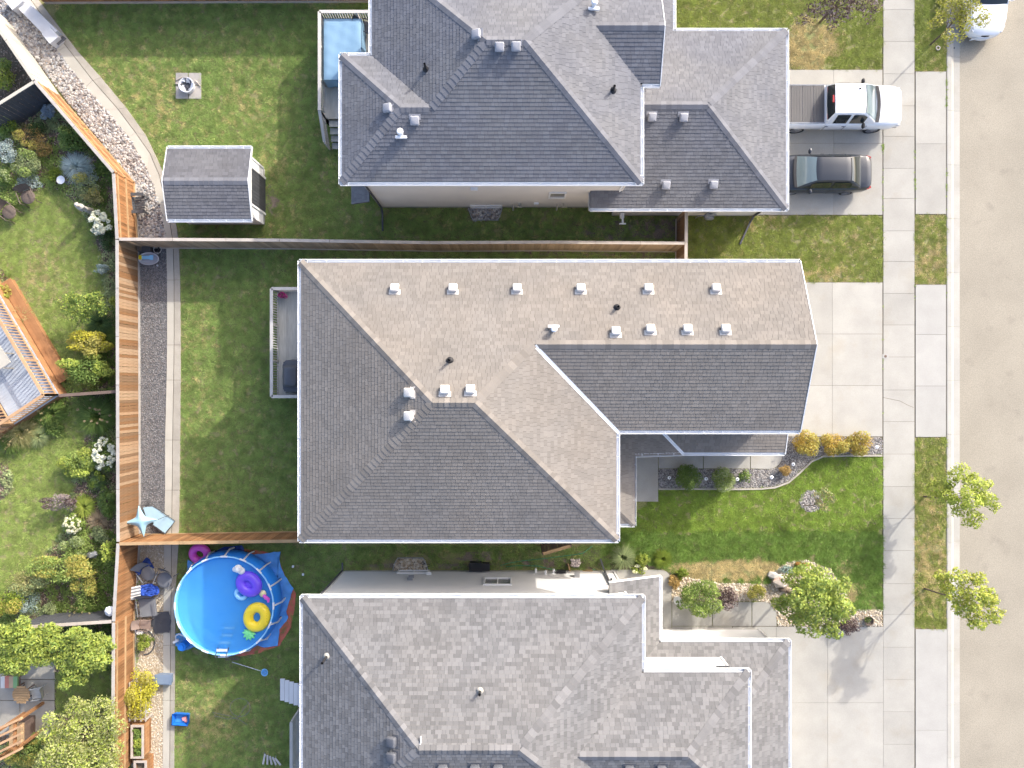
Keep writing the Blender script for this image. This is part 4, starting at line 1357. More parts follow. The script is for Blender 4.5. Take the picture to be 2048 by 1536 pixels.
# ---------------------------------------------------------------- fences, decks, shed
def fence(name, label, pts, h=1.83, mat='cedar', face=1, group=None, cap='cap_wood', rails=False, kick=True, post=2.44, bw=0.14, cat='fence', postmat=None, z0=0.03, lattice=False):
    """Board fence along a plan polyline: posts, rails, cap boards and every board a part of its own."""
    c = Vector((sum(p[0] for p in pts) / len(pts), sum(p[1] for p in pts) / len(pts), 0))
    t = thing(name, label, cat, c, group)
    bm = MB()
    bm.box((0, 0, h / 2), (bw - 0.006, 0.02, h))
    me = None
    for a, b in zip(pts[:-1], pts[1:]):
        a, b = Vector((a[0], a[1], 0)), Vector((b[0], b[1], 0))
        d = (b - a)
        L = d.length
        d.normalize()
        nn = Vector((-d.y, d.x, 0)) * face
        rz = math.atan2(d.y, d.x)
        n = max(1, int(L / bw))
        if me is None:
            o = bm.build('board', MT[mat], t, world=False)
            me = o.data
        else:
            o = link('board', me, t)
        for i in range(n):
            if i > 0:
                o = link('board', me, t)
            p = a + d * ((i + 0.5) * L / n) + nn * (0.035 + random.uniform(-0.003, 0.003))
            o.location = p - c + Vector((0, 0, z0 + random.uniform(-0.008, 0.008)))
            o.rotation_euler = (random.uniform(-0.004, 0.004), random.uniform(-0.006, 0.006), rz + random.uniform(-0.02, 0.02))
        k = max(1, round(L / post))
        for i in range(k + 1):
            p = a + d * (L * i / k)
            m = MB()
            m.box(p + Vector((0, 0, (h + 0.04) / 2)) - nn * 0.02, (0.10, 0.10, h + 0.04), rz)
            m.build('post', MT[postmat or mat], t)
            if i < k:
                q = a + d * (L * (i + 1) / k)
                e = d * 0.01
                m = MB()
                m.beam(p + e + Vector((0, 0, h + 0.045 + z0)), q - e + Vector((0, 0, h + 0.045 + z0)), 0.14, 0.035)
                m.build('cap', MT[cap], t)
                for zz in ((0.25, 1.0, h - 0.12) if rails else (0.3, h - 0.2)):
                    m = MB()
                    off = nn * (0.005 if not rails else 0.066)
                    m.beam(p + off + Vector((0, 0, zz)), q + off + Vector((0, 0, zz)), 0.04, 0.09)
                    m.build('rail', MT['rail_wood' if rails else mat], t)
                if kick:
                    m = MB()
                    m.beam(p + nn * 0.06 + e + Vector((0, 0, 0.09)), q + nn * 0.06 - e + Vector((0, 0, 0.09)), 0.03, 0.17)
                    m.build('kick_board', MT[cap], t)
    return t
H18 = 1.83
fence('fence', 'orange cedar fence running diagonally beside the pale river rock bed', P2([(71, 163), (229, 346)], H18), face=1, rails=True, kick=False, cap='cap_pale')
fence('fence', 'cedar fence behind the garden shed with its light middle rail showing', P2([(229, 348), (236, 479)], H18), face=1, rails=True, cap='cap_pale')
fence('fence', 'long weathered cedar fence along the grey gravel strip behind the middle house', P2([(236, 480), (237, 770), (238, 1083)], H18), mat='cedar_weathered', face=1, cap='cap_pale')
fence('fence', 'short cedar fence behind the stacked patio chairs and striped lounger', P2([(238, 1086), (229, 1242)], H18), mat='cedar', face=1, cap='cap_pale')
fence('fence', 'brown fence with a pale middle rail behind the yellow trellis shrub and planter box', P2([(229, 1244), (228, 1400), (227, 1560)], H18), mat='cedar', face=1, rails=True, cap='cap_pale')
fence('fence', 'long greying fence between the shed yard and the middle house', P2([(240, 479), (560, 481), (860, 486), (1100, 485), (1370, 487)], H18), mat='cedar_grey', face=-1)
fence('fence', 'bright orange fence between the middle house and the round pool', P2([(240, 1087), (600, 1081)], H18), mat='cedar', face=1, cap='rail_wood')
fence('fence', 'short brown fence from the blue grey garage to the middle house', P2([(1372, 420), (1371, 525)], H18), mat='cedar_weathered', face=-1)
fence('fence', 'fence at the far north edge of the shed yard', P2([(40, -37), (760, -40)], H18), mat='cedar', face=-1)
fence('fence', 'cream vinyl fence beside the river rocks', P2([(-40, 2), (70, 162)], H18), mat='cream_vinyl', face=1, cap='cream_vinyl', kick=False, bw=0.2)
fence('fence', 'black panel fence with a cream top rail behind the blue globe spruce', P2([(-40, 234), (69, 166)], H18), mat='dark_grey', face=-1, cap='cream_vinyl', kick=False, bw=0.2)
fence('fence', 'thin brown garden fence from the orange deck to the long cedar fence', P2([(120, 791), (235, 783)], 1.5), h=1.5, mat='deck_brown', face=1, cap='deck_brown', kick=False)
fence('fence', 'dark grey garden fence beside the lime green tree', P2([(40, 1254), (225, 1242)], H18), mat='dark_grey', face=1, cap='cap_wood', kick=False)
fence('gate', 'brown wooden gate standing ajar beside the south corner of the middle house', P2([(1086, 1107), (1141, 1091)], H18), mat='deck_brown', face=1, cap='rail_wood', kick=False, cat='gate', post=1.4)

def railing(t, pts, z, h, mat, bal=True, gap=0.115, z2=None, post=1.8, capw=0.14, slope=None):
    for si, (a, b) in enumerate(zip(pts[:-1], pts[1:])):
        za = zb = z
        if slope:
            za, zb = slope
        A, B = Vector((a[0], a[1], za)), Vector((b[0], b[1], zb))
        d = B - A
        L = d.length
        m = MB()
        m.beam(A + Vector((0, 0, h)), B + Vector((0, 0, h)), capw, 0.04)
        m.build('hand_rail', MT[mat], t)
        m = MB()
        m.beam(A + Vector((0, 0, 0.10)), B + Vector((0, 0, 0.10)), 0.05, 0.08)
        m.build('bottom_rail', MT[mat], t)
        if bal:
            n = max(1, int(L / gap))
            bm = MB()
            bm.box((0, 0, h / 2 + 0.03), (0.04, 0.04, h - 0.1))
            me = None
            for i in range(n):
                p = A + d * ((i + 0.5) / n)
                if me is None:
                    o = bm.build('baluster', MT[mat], t, world=False)
                    me = o.data
                else:
                    o = link('baluster', me, t)
                o.location = p - wloc(t)
        k = max(1, round(L / post))
        for i in range(k + 1):
            p = A + d * (i / k)
            m = MB()
            m.box(p + Vector((0, 0, (h - p.z) / 2 - 0.02)), (0.09, 0.09, h + p.z - 0.04))
            m.build('post', MT[mat], t)
def planks(t, poly, z, mat, ang=90.0, pw=0.14, th=0.035):
    """Deck boards cut to the deck outline, one part each."""
    a = math.radians(ang)
    u, v = Vector((math.cos(a), math.sin(a))), Vector((-math.sin(a), math.cos(a)))
    q = [(p[0] * u.x + p[1] * u.y, p[0] * v.x + p[1] * v.y) for p in poly]
    if parea(q) < 0:
        q = q[::-1]
    v0, v1 = min(p[1] for p in q), max(p[1] for p in q)
    n = max(1, round((v1 - v0) / pw))
    w_ = (v1 - v0) / n
    for i in range(n):
        c = clip_half(clip_half(q, 0, 1, v0 + i * w_ + 0.003), 0, -1, -(v0 + (i + 1) * w_ - 0.003))
        if len(c) < 3:
            continue
        m = MB()
        m.prism([(u.x * x + v.x * y, u.y * x + v.y * y) for x, y in c], z - th, z, bottom=True)
        m.build('plank', MT[mat], t)
def skirt(t, pts, z, mat, th=0.03):
    for a, b in zip(pts[:-1], pts[1:]):
        m = MB()
        m.beam((a[0], a[1], z / 2 - 0.02), (b[0], b[1], z / 2 - 0.02), th, z - 0.06)
        m.build('skirt_board', MT[mat], t)
# deck of the middle house
t = thing('deck', 'grey plank deck with white rail behind the middle house', 'deck', (-9.7, 1.9, 0))
planks(t, [(-11.15, -0.64), (-8.26, -0.64), (-8.26, 4.45), (-11.15, 4.45)], 0.92, 'deck_grey', 90)
railing(t, [(-8.4, 4.40), (-11.09, 4.40), (-11.09, -0.58), (-8.4, -0.58)], 0.92, 0.98, 'rail_white')
m = MB()
m.box((-9.7, 1.9, 0.42), (2.7, 4.9, 0.8))
m.build('skirt', MT['deck_brown'], t)
# deck of the north house, with steps
t = thing('deck', 'grey deck with steps holding the blue covered hot tub', 'deck', (-7.6, 14.6, 0))
planks(t, [(-8.93, 12.6), (-6.4, 12.6), (-6.4, 13.05), (-5.38, 13.05), (-5.38, 17.2), (-8.93, 17.2)], 0.92, 'deck_grey', 90)
railing(t, [(-5.5, 17.15), (-8.87, 17.15), (-8.87, 12.6)], 0.92, 1.02, 'rail_white')
railing(t, [(-8.87, 12.6), (-8.87, 11.45)], 0.9, 1.0, 'rail_white', slope=(0.92, 0.06))
m = MB()
m.box((-7.6, 14.9, 0.42), (2.5, 4.5, 0.8))
m.build('skirt', MT['deck_grey'], t)
for i in range(4):
    m = MB()
    m.box((-7.55, 12.42 - 0.29 * i, 0.74 - 0.19 * i), (2.35, 0.29, 0.04))
    m.build('tread', MT['deck_grey'], t)
    m = MB()
    m.box((-7.55, 12.55 - 0.29 * i, 0.63 - 0.19 * i), (2.35, 0.02, 0.18))
    m.build('riser', MT['deck_grey'], t)
# back steps of the south house
t = thing('porch_steps', 'pale plank steps at the back of the speckled grey roofed house', 'steps', (-10.3, -14.9, 0))
for i in range(6):
    m = MB()
    m.box((-11.15 + 0.27 * i, -14.85, 0.12 + 0.17 * i), (0.225, 1.05, 0.05))
    m.build('tread', MT['white_vinyl'], t)
    m = MB()
    m.box((-11.28 + 0.27 * i, -14.85, 0.04 + 0.17 * i), (0.02, 1.0, 0.10))
    m.build('riser', MT['deck_brown'], t)
t = thing('deck', 'small railed deck half hidden under the west eave of the southern house', 'deck', (-9.6, -17.4, 0))
planks(t, [(-10.2, -19.6), (-8.2, -19.6), (-8.2, -15.5), (-10.2, -15.5)], 1.05, 'deck_grey', 90)
railing(t, [(-10.15, -15.55), (-10.15, -19.6)], 1.05, 0.95, 'rail_white')
# orange deck in the garden to the west
t = thing('deck', 'orange railed garden deck with blue grey planks at the west edge', 'deck', (-23.5, 0.8, 0))
A0, B0, C0 = Vector((-21.62, -0.52)), Vector((-25.6, 6.2)), Vector((-26.3, -3.6))
e1, e2 = (B0 - A0).normalized(), (C0 - A0).normalized()
zf = 0.75
an = math.degrees(math.atan2(e2.y, e2.x))
P0 = [tuple(A0), tuple(A0 + e1 * 7.6), (-27.5, 6.5), tuple(A0 + e1 * 1.1 + e2 * 4.6), tuple(A0 + e1 * 0.1 + e2 * 1.3)]
planks(t, [tuple(A0 - e1 * 0.02), tuple(A0 + e1 * 7.6), tuple(A0 + e1 * 7.6 + e2 * 2.6), tuple(A0 + e2 * 2.6)], zf, 'deck_bluegrey', an)
planks(t, [tuple(A0 + e2 * 2.62), tuple(A0 + e1 * 3.2 + e2 * 2.62), tuple(A0 + e1 * 3.2 + e2 * 5.2), tuple(A0 + e2 * 5.2)], zf - 0.3, 'deck_brown', an + 90)
railing(t, [tuple(A0 + e1 * 7.6 + e2 * 0.05), tuple(A0 + e2 * 0.05 + e1 * 0.05), tuple(A0 + e2 * 2.6 + e1 * 0.05)], zf, 1.02, 'deck_rail_orange', gap=0.16)
railing(t, [tuple(A0 + e2 * 2.62 + e1 * 0.1), tuple(A0 + e2 * 2.62 + e1 * 1.6)], zf, 1.02, 'deck_rail_orange', gap=0.16)
railing(t, [tuple(A0 + e2 * 2.7 + e1 * 0.05), tuple(A0 + e2 * 5.2 + e1 * 0.05)], zf - 0.3, 1.0, 'deck_rail_orange', gap=0.16)
skirt(t, [tuple(A0 + e1 * 7.6), tuple(A0), tuple(A0 + e2 * 5.2)], zf, 'deck_orange')
nrm1 = Vector((e1.y, -e1.x))
planks(t, [tuple(A0 + nrm1 * 0.05 + e1 * 0.6), tuple(A0 + nrm1 * 0.62 + e1 * 0.6), tuple(A0 + nrm1 * 0.62 + e1 * 6.2), tuple(A0 + nrm1 * 0.05 + e1 * 6.2)], 0.32, 'deck_orange', math.degrees(math.atan2(e1.y, e1.x)), pw=0.19)
m = MB()
c = A0 + nrm1 * 0.33 + e1 * 3.4
m.beam((*(A0 + nrm1 * 0.34 + e1 * 0.65), 0.14), (*(A0 + nrm1 * 0.34 + e1 * 6.15), 0.14), 0.5, 0.27)
m.build('step_box', MT['deck_orange'], t)
tb = thing('table', 'pale square table on the orange railed garden deck', 'table', (-24.2, 1.1, zf))
m = MB()
m.box((-24.2, 1.1, zf + 0.70), (1.2, 1.0, 0.04), math.radians(an))
m.build('table_top', MT['cream_vinyl'], tb)
for sx in (-1, 1):
    for sy in (-1, 1):
        m = MB()
        m.box((-24.2 + sx * 0.4, 1.1 + sy * 0.35, zf + 0.34), (0.06, 0.06, 0.68))
        m.build('leg', MT['cream_vinyl'], tb)
# garden shed
SH = dict(shingle=shingleM('shingle_shed', (0.128, 0.128, 0.140), (0.142, 0.140, 0.146), 0.13), cap=HM_B['cap'], under=HM_B['under'], wall=MT['white_vinyl'])
D_ = House('shed', 'small garden shed with a grey shingle roof and a dark door', (-13.8, 9.1, 0), SH, cat='shed')
dN, dS = eaveN(10.83, 2.2, .28), eaveS(7.45, 2.2, .28)
D_.plane(dN, [(-15.74, 10.83), (-11.9, 10.83), (-11.9, 9.14), (-15.74, 9.14)])
D_.plane(dS, [(-15.74, 9.14), (-11.9, 9.14), (-11.9, 7.45), (-15.74, 7.45)])
D_.cap(up(dN, -11.9, 9.14), up(dN, -15.74, 9.14), dN, dS)
D_.wall([(-15.55, 7.76), (-12.05, 7.76), (-12.05, 10.45), (-15.55, 10.45)], 0, 2.15)
D_.walls.add([(-12.05, 7.76, 2.15), (-12.05, 10.45, 2.15), (-12.05, 9.14, 2.62)], [(0, 1, 2)])
D_.finish()
D_.gutter((-15.74, 10.83), (-11.9, 10.83), 2.2, (0, 1))
D_.gutter((-15.74, 7.45), (-11.9, 7.45), 2.2, (0, -1))
for a, b in (((-11.9, 10.83, 2.2), (-11.9, 9.14, 2.67)), ((-11.9, 9.14, 2.67), (-11.9, 7.45, 2.2))):
    D_.rake(a, b, (1, 0), 0.1)
for a, b in (((-15.74, 10.83, 2.2), (-15.74, 9.14, 2.67)), ((-15.74, 9.14, 2.67), (-15.74, 7.45, 2.2))):
    D_.rake(a, b, (-1, 0), 0.1)
m = MB()
for y in (8.28, 10.02):
    m.box((-12.02, y, 1.0), (0.06, 0.1, 2.0))
m.box((-12.02, 9.15, 1.98), (0.06, 1.64, 0.08))
f = m.build('door_frame', MT['white_vinyl'], D_.root)
for y in (8.74, 9.56):
    m = MB()
    m.box((-12.03, y, 0.98), (0.04, 0.8, 1.9))
    for k in range(5):
        m.box((-12.005, y - 0.32 + 0.16 * k, 0.98), (0.015, 0.02, 1.8))
    m.build('door', MT['dark_grey'], D_.root)
# ---------------------------------------------------------------- vehicles
def carpaint(name, col, metal=0.0, rough=0.35, coat=0.8):
    return M(name, col, rough, 0.02, 1.0, metal=metal, spec=0.5, coat=coat)
CP_W = carpaint('paint_white', (0.80, 0.80, 0.80))
CP_G = carpaint('paint_grey', (0.022, 0.026, 0.034), rough=0.28, coat=0.35)
GLASS_T = M('tinted_glass', (0.02, 0.026, 0.028), 0.05, 0.05, 1, spec=0.8)
GLASS_C = M('clear_glass', (0.16, 0.21, 0.225), 0.06, 0.1, 0.8, spec=0.8)
RED_L = M('red_lens', (0.35, 0.02, 0.02), 0.2, 0.05, 1, spec=0.6)
WHITE_L = M('clear_lens', (0.6, 0.62, 0.65), 0.15, 0.05, 1, spec=0.6)
def lofts(m, secs, closed_ends=True, mi=0):
    n = len(secs[0])
    vs = [p for s in secs for p in s]
    fs = []
    for i in range(len(secs) - 1):
        for k in range(n - 1):
            fs.append((i * n + k, i * n + k + 1, (i + 1) * n + k + 1, (i + 1) * n + k))
        fs.append((i * n + n - 1, i * n, (i + 1) * n, (i + 1) * n + n - 1))
    fs.append(tuple(range(n - 1, -1, -1)))
    fs.append(tuple((len(secs) - 1) * n + k for k in range(n)))
    m.add(vs, fs, mi)
def lower_sec(x, hw, zb, zs, zt, cr):
    """Cross section of the body below the glass: sill, flank, shoulder and the crowned top."""
    h = [(hw * 0.90, zb), (hw * 0.985, zb + 0.10), (hw, zb + (zs - zb) * 0.45), (hw * 0.985, zs - 0.05), (hw * 0.95, zs), (hw * 0.88, zt - 0.015), (hw * 0.6, zt + cr * 0.7), (hw * 0.2, zt + cr)]
    return [(x, y, z) for y, z in h] + [(x, -y, z) for y, z in h[::-1]]
def bool_arches(o, wheels, r):
    """Cut the wheel arches out of the body with cylinders."""
    dg = bpy.context.evaluated_depsgraph_get
    for (x, sy, z, hw) in wheels:
        c = MB()
        n = 28
        y0, y1 = sy * (hw - 0.30), sy * (hw + 0.2)
        vs = [(x + r * math.cos(2 * PI * k / n), y, z + r * math.sin(2 * PI * k / n)) for y in (y0, y1) for k in range(n)]
        c.add(vs, [(k, (k + 1) % n, n + (k + 1) % n, n + k) for k in range(n)] + [tuple(range(n - 1, -1, -1)), tuple(range(n, 2 * n))])
        me = bpy.data.meshes.new('cutter')
        me.from_pydata(c.v, [], c.f)
        me.materials.append(MT['rubber'])
        import bmesh
        bm = bmesh.new()
        bm.from_mesh(me)
        bmesh.ops.recalc_face_normals(bm, faces=bm.faces)
        bm.to_mesh(me)
        bm.free()
        co = bpy.data.objects.new('cutter', me)
        COL.objects.link(co)
        md = o.modifiers.new('arch', 'BOOLEAN')
        md.operation = 'DIFFERENCE'
        md.solver = 'EXACT'
        md.object = co
        bpy.context.view_layer.update()
        ne = bpy.data.meshes.new_from_object(o.evaluated_get(dg()))
        o.modifiers.clear()
        o.data = ne
        bpy.data.objects.remove(co)
def fixn(o):
    import bmesh
    bm = bmesh.new()
    bm.from_mesh(o.data)
    bmesh.ops.recalc_face_normals(bm, faces=bm.faces)
    bm.to_mesh(o.data)
    bm.free()
def wheel(t, x, y, r, wd, side):
    m = MB()
    pr = [(r * 0.66, -wd / 2), (r * 0.93, -wd / 2), (r, -wd * 0.32), (r, wd * 0.32), (r * 0.93, wd / 2), (r * 0.66, wd / 2)]
    def lat(m, pr, n=28, cap=False):
        vs = [(x + a * math.cos(2 * PI * k / n), y + b * side, r + a * math.sin(2 * PI * k / n)) for a, b in pr for k in range(n)]
        fs = [(i * n + k, i * n + (k + 1) % n, (i + 1) * n + (k + 1) % n, (i + 1) * n + k) for i in range(len(pr) - 1) for k in range(n)]
        if cap:
            fs.append(tuple((len(pr) - 1) * n + k for k in range(n)))
        m.add(vs, fs)
    lat(m, pr)
    w_ = m.build('wheel', MT['rubber'], t, smooth=True, world=False)
    m = MB()
    lat(m, [(r * 0.67, wd * 0.48), (r * 0.60, wd * 0.48), (r * 0.58, wd * 0.2), (r * 0.1, wd * 0.2)], cap=True)
    for k in range(6):
        a = 2 * PI * k / 6
        m.box((x + r * 0.34 * math.cos(a), y + side * wd * 0.36, r + r * 0.34 * math.sin(a)), (r * 0.52, wd * 0.18, r * 0.15), rot=Matrix.Rotation(-a, 3, 'Y'))
    lat(m, [(r * 0.16, wd * 0.2), (r * 0.15, wd * 0.46)], 12, True)
    m.build('rim', MT['steel'], w_, smooth=True, world=False)
def greenhouse(t, paint, hwb, hwt, zb, zt, xs, glass, split=None, rear_glass=True, inset=0.0, front_glass=GLASS_C):
    """Cabin: painted roof and pillars with the panes standing a few millimetres proud.
    xs = (front foot, front top, rear top, rear foot); the car faces +x."""
    xf, xft, xrt, xrf = xs
    m = MB()
    def sec(x, hw, z):
        return [(x, hw, z)]
    N = 10
    rows = []
    def zline(x):
        if x > xft:
            u = (xf - x) / (xf - xft)
            return zb + (zt - 0.03 - zb) * (1 - (1 - u) ** 1.25)
        if x < xrt:
            u = (x - xrf) / (xrt - xrf)
            return zb + (zt - 0.03 - zb) * (1 - (1 - u) ** 1.25)
        u = (x - xrt) / (xft - xrt)
        return zt - 0.03 + 0.03 * math.sin(u * PI)
    X = list(np.linspace(xf, xft, 6)) + list(np.linspace(xft, xrt, 8))[1:] + list(np.linspace(xrt, xrf, 6))[1:]
    secs = []
    for x in X:
        z = zline(x)
        k = (z - zb) / (zt - zb)
        wt = hwb + (hwt - hwb) * k
        h = [(hwb, zb - 0.03), (hwb + (hwt - hwb) * k * 0.5 + 0.012, zb + (z - zb) * 0.5), (wt, max(zb, z - 0.05 * k)), (wt * 0.95, z - 0.012 * k), (wt * 0.6, z + 0.012), (wt * 0.2, z + 0.018)]
        secs.append([(x, y, zz) for y, zz in h] + [(x, -y, zz) for y, zz in h[::-1]])
    lofts(m, secs)
    o = m.build('cabin', paint, t, smooth=True, world=False)
    fixn(o)
    # panes
    def strip(name, xa, xb, ya, mat, n=6):
        g = MB()
        def fn(u, v):
            x = xa + (xb - xa) * u
            z = zline(x)
            k = (z - zb) / (zt - zb)
            wt = (hwb + (hwt - hwb) * k) * ya
            s = (v * 2 - 1)
            return (x + (0.05 * (1 - s * s) if xa > xb and xa > 0 else -0.03 * (1 - s * s)) * (1 if name == 'windscreen' else 1), wt * s, z + 0.022 + 0.006 * (1 - abs(s)))
        g.grid(fn, n, 8)
        return g.build(name, mat, o, smooth='all', world=False)
    strip('windscreen', xf + 0.0, xft + (xf - xft) * 0.04, 0.93, front_glass)
    if rear_glass:
        strip('rear_window', xrt - (xrt - xrf) * 0.05, xrf + 0.02, 0.92, glass)
    spl = split or [(xf - (xf - xft) * 0.55, (xf + xrf) / 2 + 0.05), ((xf + xrf) / 2 - 0.05, xrf + (xrt - xrf) * 0.5)]
    for sd in (-1, 1):
        for (xa, xb) in spl:
            g = MB()
            def fn(u, v):
                x = xa + (xb - xa) * u
                z = min(zline(x) - 0.09, zt - 0.10)
                z0 = zb + 0.03
                zz = z0 + max(0.02, z - z0) * v
                k = (zz - zb) / (zt - zb)
                return (x, sd * (hwb + (hwt - hwb) * k + 0.022), zz)
            g.grid(fn, 8, 3)
            g.build('side_window', glass, o, smooth='all', world=False)
    return o
def mirror(t, x, y, z, s, mat):
    m = MB()
    m.lathe((x, y + s * 0.10, z), [(0.02, -0.08), (0.10, -0.07), (0.115, 0.0), (0.10, 0.08), (0.03, 0.10)], 12, sx=0.6, sy=1.1)
    m.beam((x, y, z - 0.03), (x, y + s * 0.08, z - 0.02), 0.05, 0.04)
    m.build('wing_mirror', mat, t, smooth=True, world=False)
# ---- pickup, nose to the street
T = thing('pickup_truck', 'white crew cab pickup with a flat grey bed cover on the driveway', 'pickup truck', at(1690, 218))
T.location = (15.5, 13.17, 0.03)
m = MB()
hw = 0.98
secs = []
for x, k, zb, zs, zt, cr in ((2.97, 0.66, 0.48, 0.88, 0.94, 0.02), (2.91, 0.80, 0.44, 0.98, 1.04, 0.02), (2.78, 0.90, 0.42, 1.03, 1.09, 0.02), (2.55, 0.965, 0.40, 1.06, 1.13, 0.025), (2.2, 0.995, 0.40, 1.08, 1.16, 0.03), (1.6, 1.0, 0.40, 1.09, 1.19, 0.03), (1.45, 1.0, 0.40, 1.10, 1.19, 0.02), (0.4, 1.0, 0.40, 1.10, 1.17, 0.0), (-0.7, 1.0, 0.40, 1.10, 1.17, 0.0)):
    secs.append(lower_sec(x, hw * k, zb, zs, zt, cr))
lofts(m, secs)
body = m.build('body', CP_W, T, smooth=True, world=False)
fixn(body)
bool_arches(body, [(1.82, 1, 0.40, hw), (1.82, -1, 0.40, hw)], 0.47)
m = MB()
secs = []
for x, k in ((-0.73, 1.0), (-1.6, 1.0), (-2.6, 0.995), (-2.82, 0.985), (-2.88, 0.96)):
    secs.append(lower_sec(x, hw * k, 0.45, 1.12, 1.20, 0.0))
lofts(m, secs)
bed = m.build('bed', CP_W, T, smooth=True, world=False)
fixn(bed)
bool_arches(bed, [(-1.83, 1, 0.40, hw), (-1.83, -1, 0.40, hw)], 0.47)
BEDC = M('bed_cover', (0.105, 0.100, 0.097), 0.55, 0.05, 2)
for i in range(4):
    m = MB()
    m.box((-1.06 - 0.52 * i, 0, 1.215), (0.50, 1.70, 0.03))
    for k in range(3):
        m.box((-0.93 - 0.52 * i - 0.13 * k, 0, 1.233), (0.02, 1.68, 0.008))
    m.build('bed_cover', BEDC, T, world=False)
for s in (-1, 1):
    m = MB()
    m.box((-1.82, s * 0.89, 1.222), (2.05, 0.06, 0.03))
    m.build('bed_rail', MT['grey_plastic'], T, world=False)
greenhouse(T, CP_W, 0.90, 0.70, 1.17, 1.90, (1.62, 0.80, -0.58, -0.72), GLASS_T, split=[(1.02, 0.34), (0.20, -0.42)])
m = MB()
m.box((-0.70, 0, 1.33), (0.03, 1.5, 0.04))
m.box((-0.66, 0, 1.84), (0.07, 0.32, 0.06))
m.build('brake_light', RED_L, T, world=False)
m = MB()
m.grid(lambda u, v: (1.58 + 0.17 * v + 0.10 * (1 - (2 * u - 1) ** 2), (2 * u - 1) * 0.86, 1.235 - 0.02 * v - 0.012 * abs(2 * u - 1)), 14, 2)
m.build('wiper_cowl', MT['black_plastic'], T, world=False)
for s in (-1, 1):
    mirror(T, 0.98, s * 0.95, 1.28, s, MT['black_plastic'])
    for x in (0.18, -0.62):
        m = MB()
        m.lathe((x, s * 0.985, 0.99), [(0.07, -0.02), (0.08, 0.0), (0.05, 0.03)], 10, sx=1.2, sy=0.3)
        m.build('door_handle', MT['grey_plastic'], T, world=False)
    m = MB()
    m.box((2.82, s * 0.72, 0.86), (0.14, 0.34, 0.2))
    m.build('headlight', WHITE_L, T, world=False)
    for x in (1.82, -1.83):
        wheel(T, x, s * 0.84, 0.40, 0.26, s)
m = MB()
m.lathe((0.55, 0.45, 1.90), [(0.035, 0), (0.03, 0.04), (0.008, 0.09)], 8, sx=1.8)
m.build('antenna', MT['black_plastic'], T, world=False)
m = MB()
m.box((2.9, 0, 0.52), (0.12, 1.7, 0.2))
m.build('bumper', MT['steel'], T, world=False)
# door seams
m = MB()
for x in (0.27, -0.66, 1.25):
    for s in (-1, 1):
        m.box((x, s * 0.981, 0.80), (0.012, 0.012, 0.55))
m.build('door_seam', MT['dark_grey'], T, world=False)
# ---- sedan, nose to the garage
Sd = thing('sedan', 'dark grey sedan parked on the driveway below the white pickup', 'car', (14.83, 10.07, 0.03), rz=PI)
m = MB()
hw = 0.88
secs = []
for x, k, zb, zs, zt, cr in ((2.25, 0.70, 0.30, 0.60, 0.66, 0.01), (2.15, 0.86, 0.24, 0.66, 0.72, 0.02), (1.8, 0.96, 0.22, 0.72, 0.79, 0.03), (1.2, 1.0, 0.22, 0.80, 0.87, 0.03), (0.7, 1.0, 0.22, 0.84, 0.91, 0.0), (-0.5, 1.0, 0.22, 0.88, 0.93, 0.0), (-1.4, 0.99, 0.22, 0.88, 0.96, 0.02), (-1.95, 0.95, 0.24, 0.86, 0.97, 0.03), (-2.15, 0.88, 0.28, 0.84, 0.95, 0.03), (-2.24, 0.74, 0.36, 0.78, 0.88, 0.02)):
    secs.append(lower_sec(x, hw * k, zb, zs, zt, cr))
lofts(m, secs)
body = m.build('body', CP_G, Sd, smooth=True, world=False)
fixn(body)
bool_arches(body, [(1.38, 1, 0.31, hw), (1.38, -1, 0.31, hw), (-1.28, 1, 0.31, hw), (-1.28, -1, 0.31, hw)], 0.36)
greenhouse(Sd, CP_G, 0.79, 0.57, 0.92, 1.42, (1.30, 0.52, -1.02, -1.72), GLASS_T, split=[(0.72, -0.20), (-0.32, -1.18)])
for s in (-1, 1):
    mirror(Sd, 0.72, s * 0.86, 0.98, s, CP_G)
    m = MB()
    m.box((-2.12, s * 0.66, 0.76), (0.22, 0.24, 0.14), rz=s * 0.35)
    m.build('tail_light', RED_L, Sd, world=False)
    m = MB()
    m.box((2.12, s * 0.60, 0.60), (0.2, 0.30, 0.12), rz=-s * 0.3)
    m.build('headlight', WHITE_L, Sd, world=False)
    for x in (0.05, -0.95):
        m = MB()
        m.box((x, s * 0.885, 0.76), (0.16, 0.03, 0.03))
        m.build('door_handle', CP_G, Sd, world=False)
    for x in (1.38, -1.28):
        wheel(Sd, x, s * 0.77, 0.31, 0.20, s)
m = MB()
m.grid(lambda u, v: (1.26 + 0.16 * v + 0.06 * (1 - (2 * u - 1) ** 2), (2 * u - 1) * 0.74, 0.955 - 0.012 * v - 0.01 * abs(2 * u - 1)), 14, 2)
m.build('wiper_cowl', MT['black_plastic'], Sd, world=False)
m = MB()
for x in (0.62, -0.28, -1.05):
    for s in (-1, 1):
        m.box((x, s * 0.878, 0.60), (0.010, 0.012, 0.48))
m.build('door_seam', MT['black_plastic'], Sd, world=False)
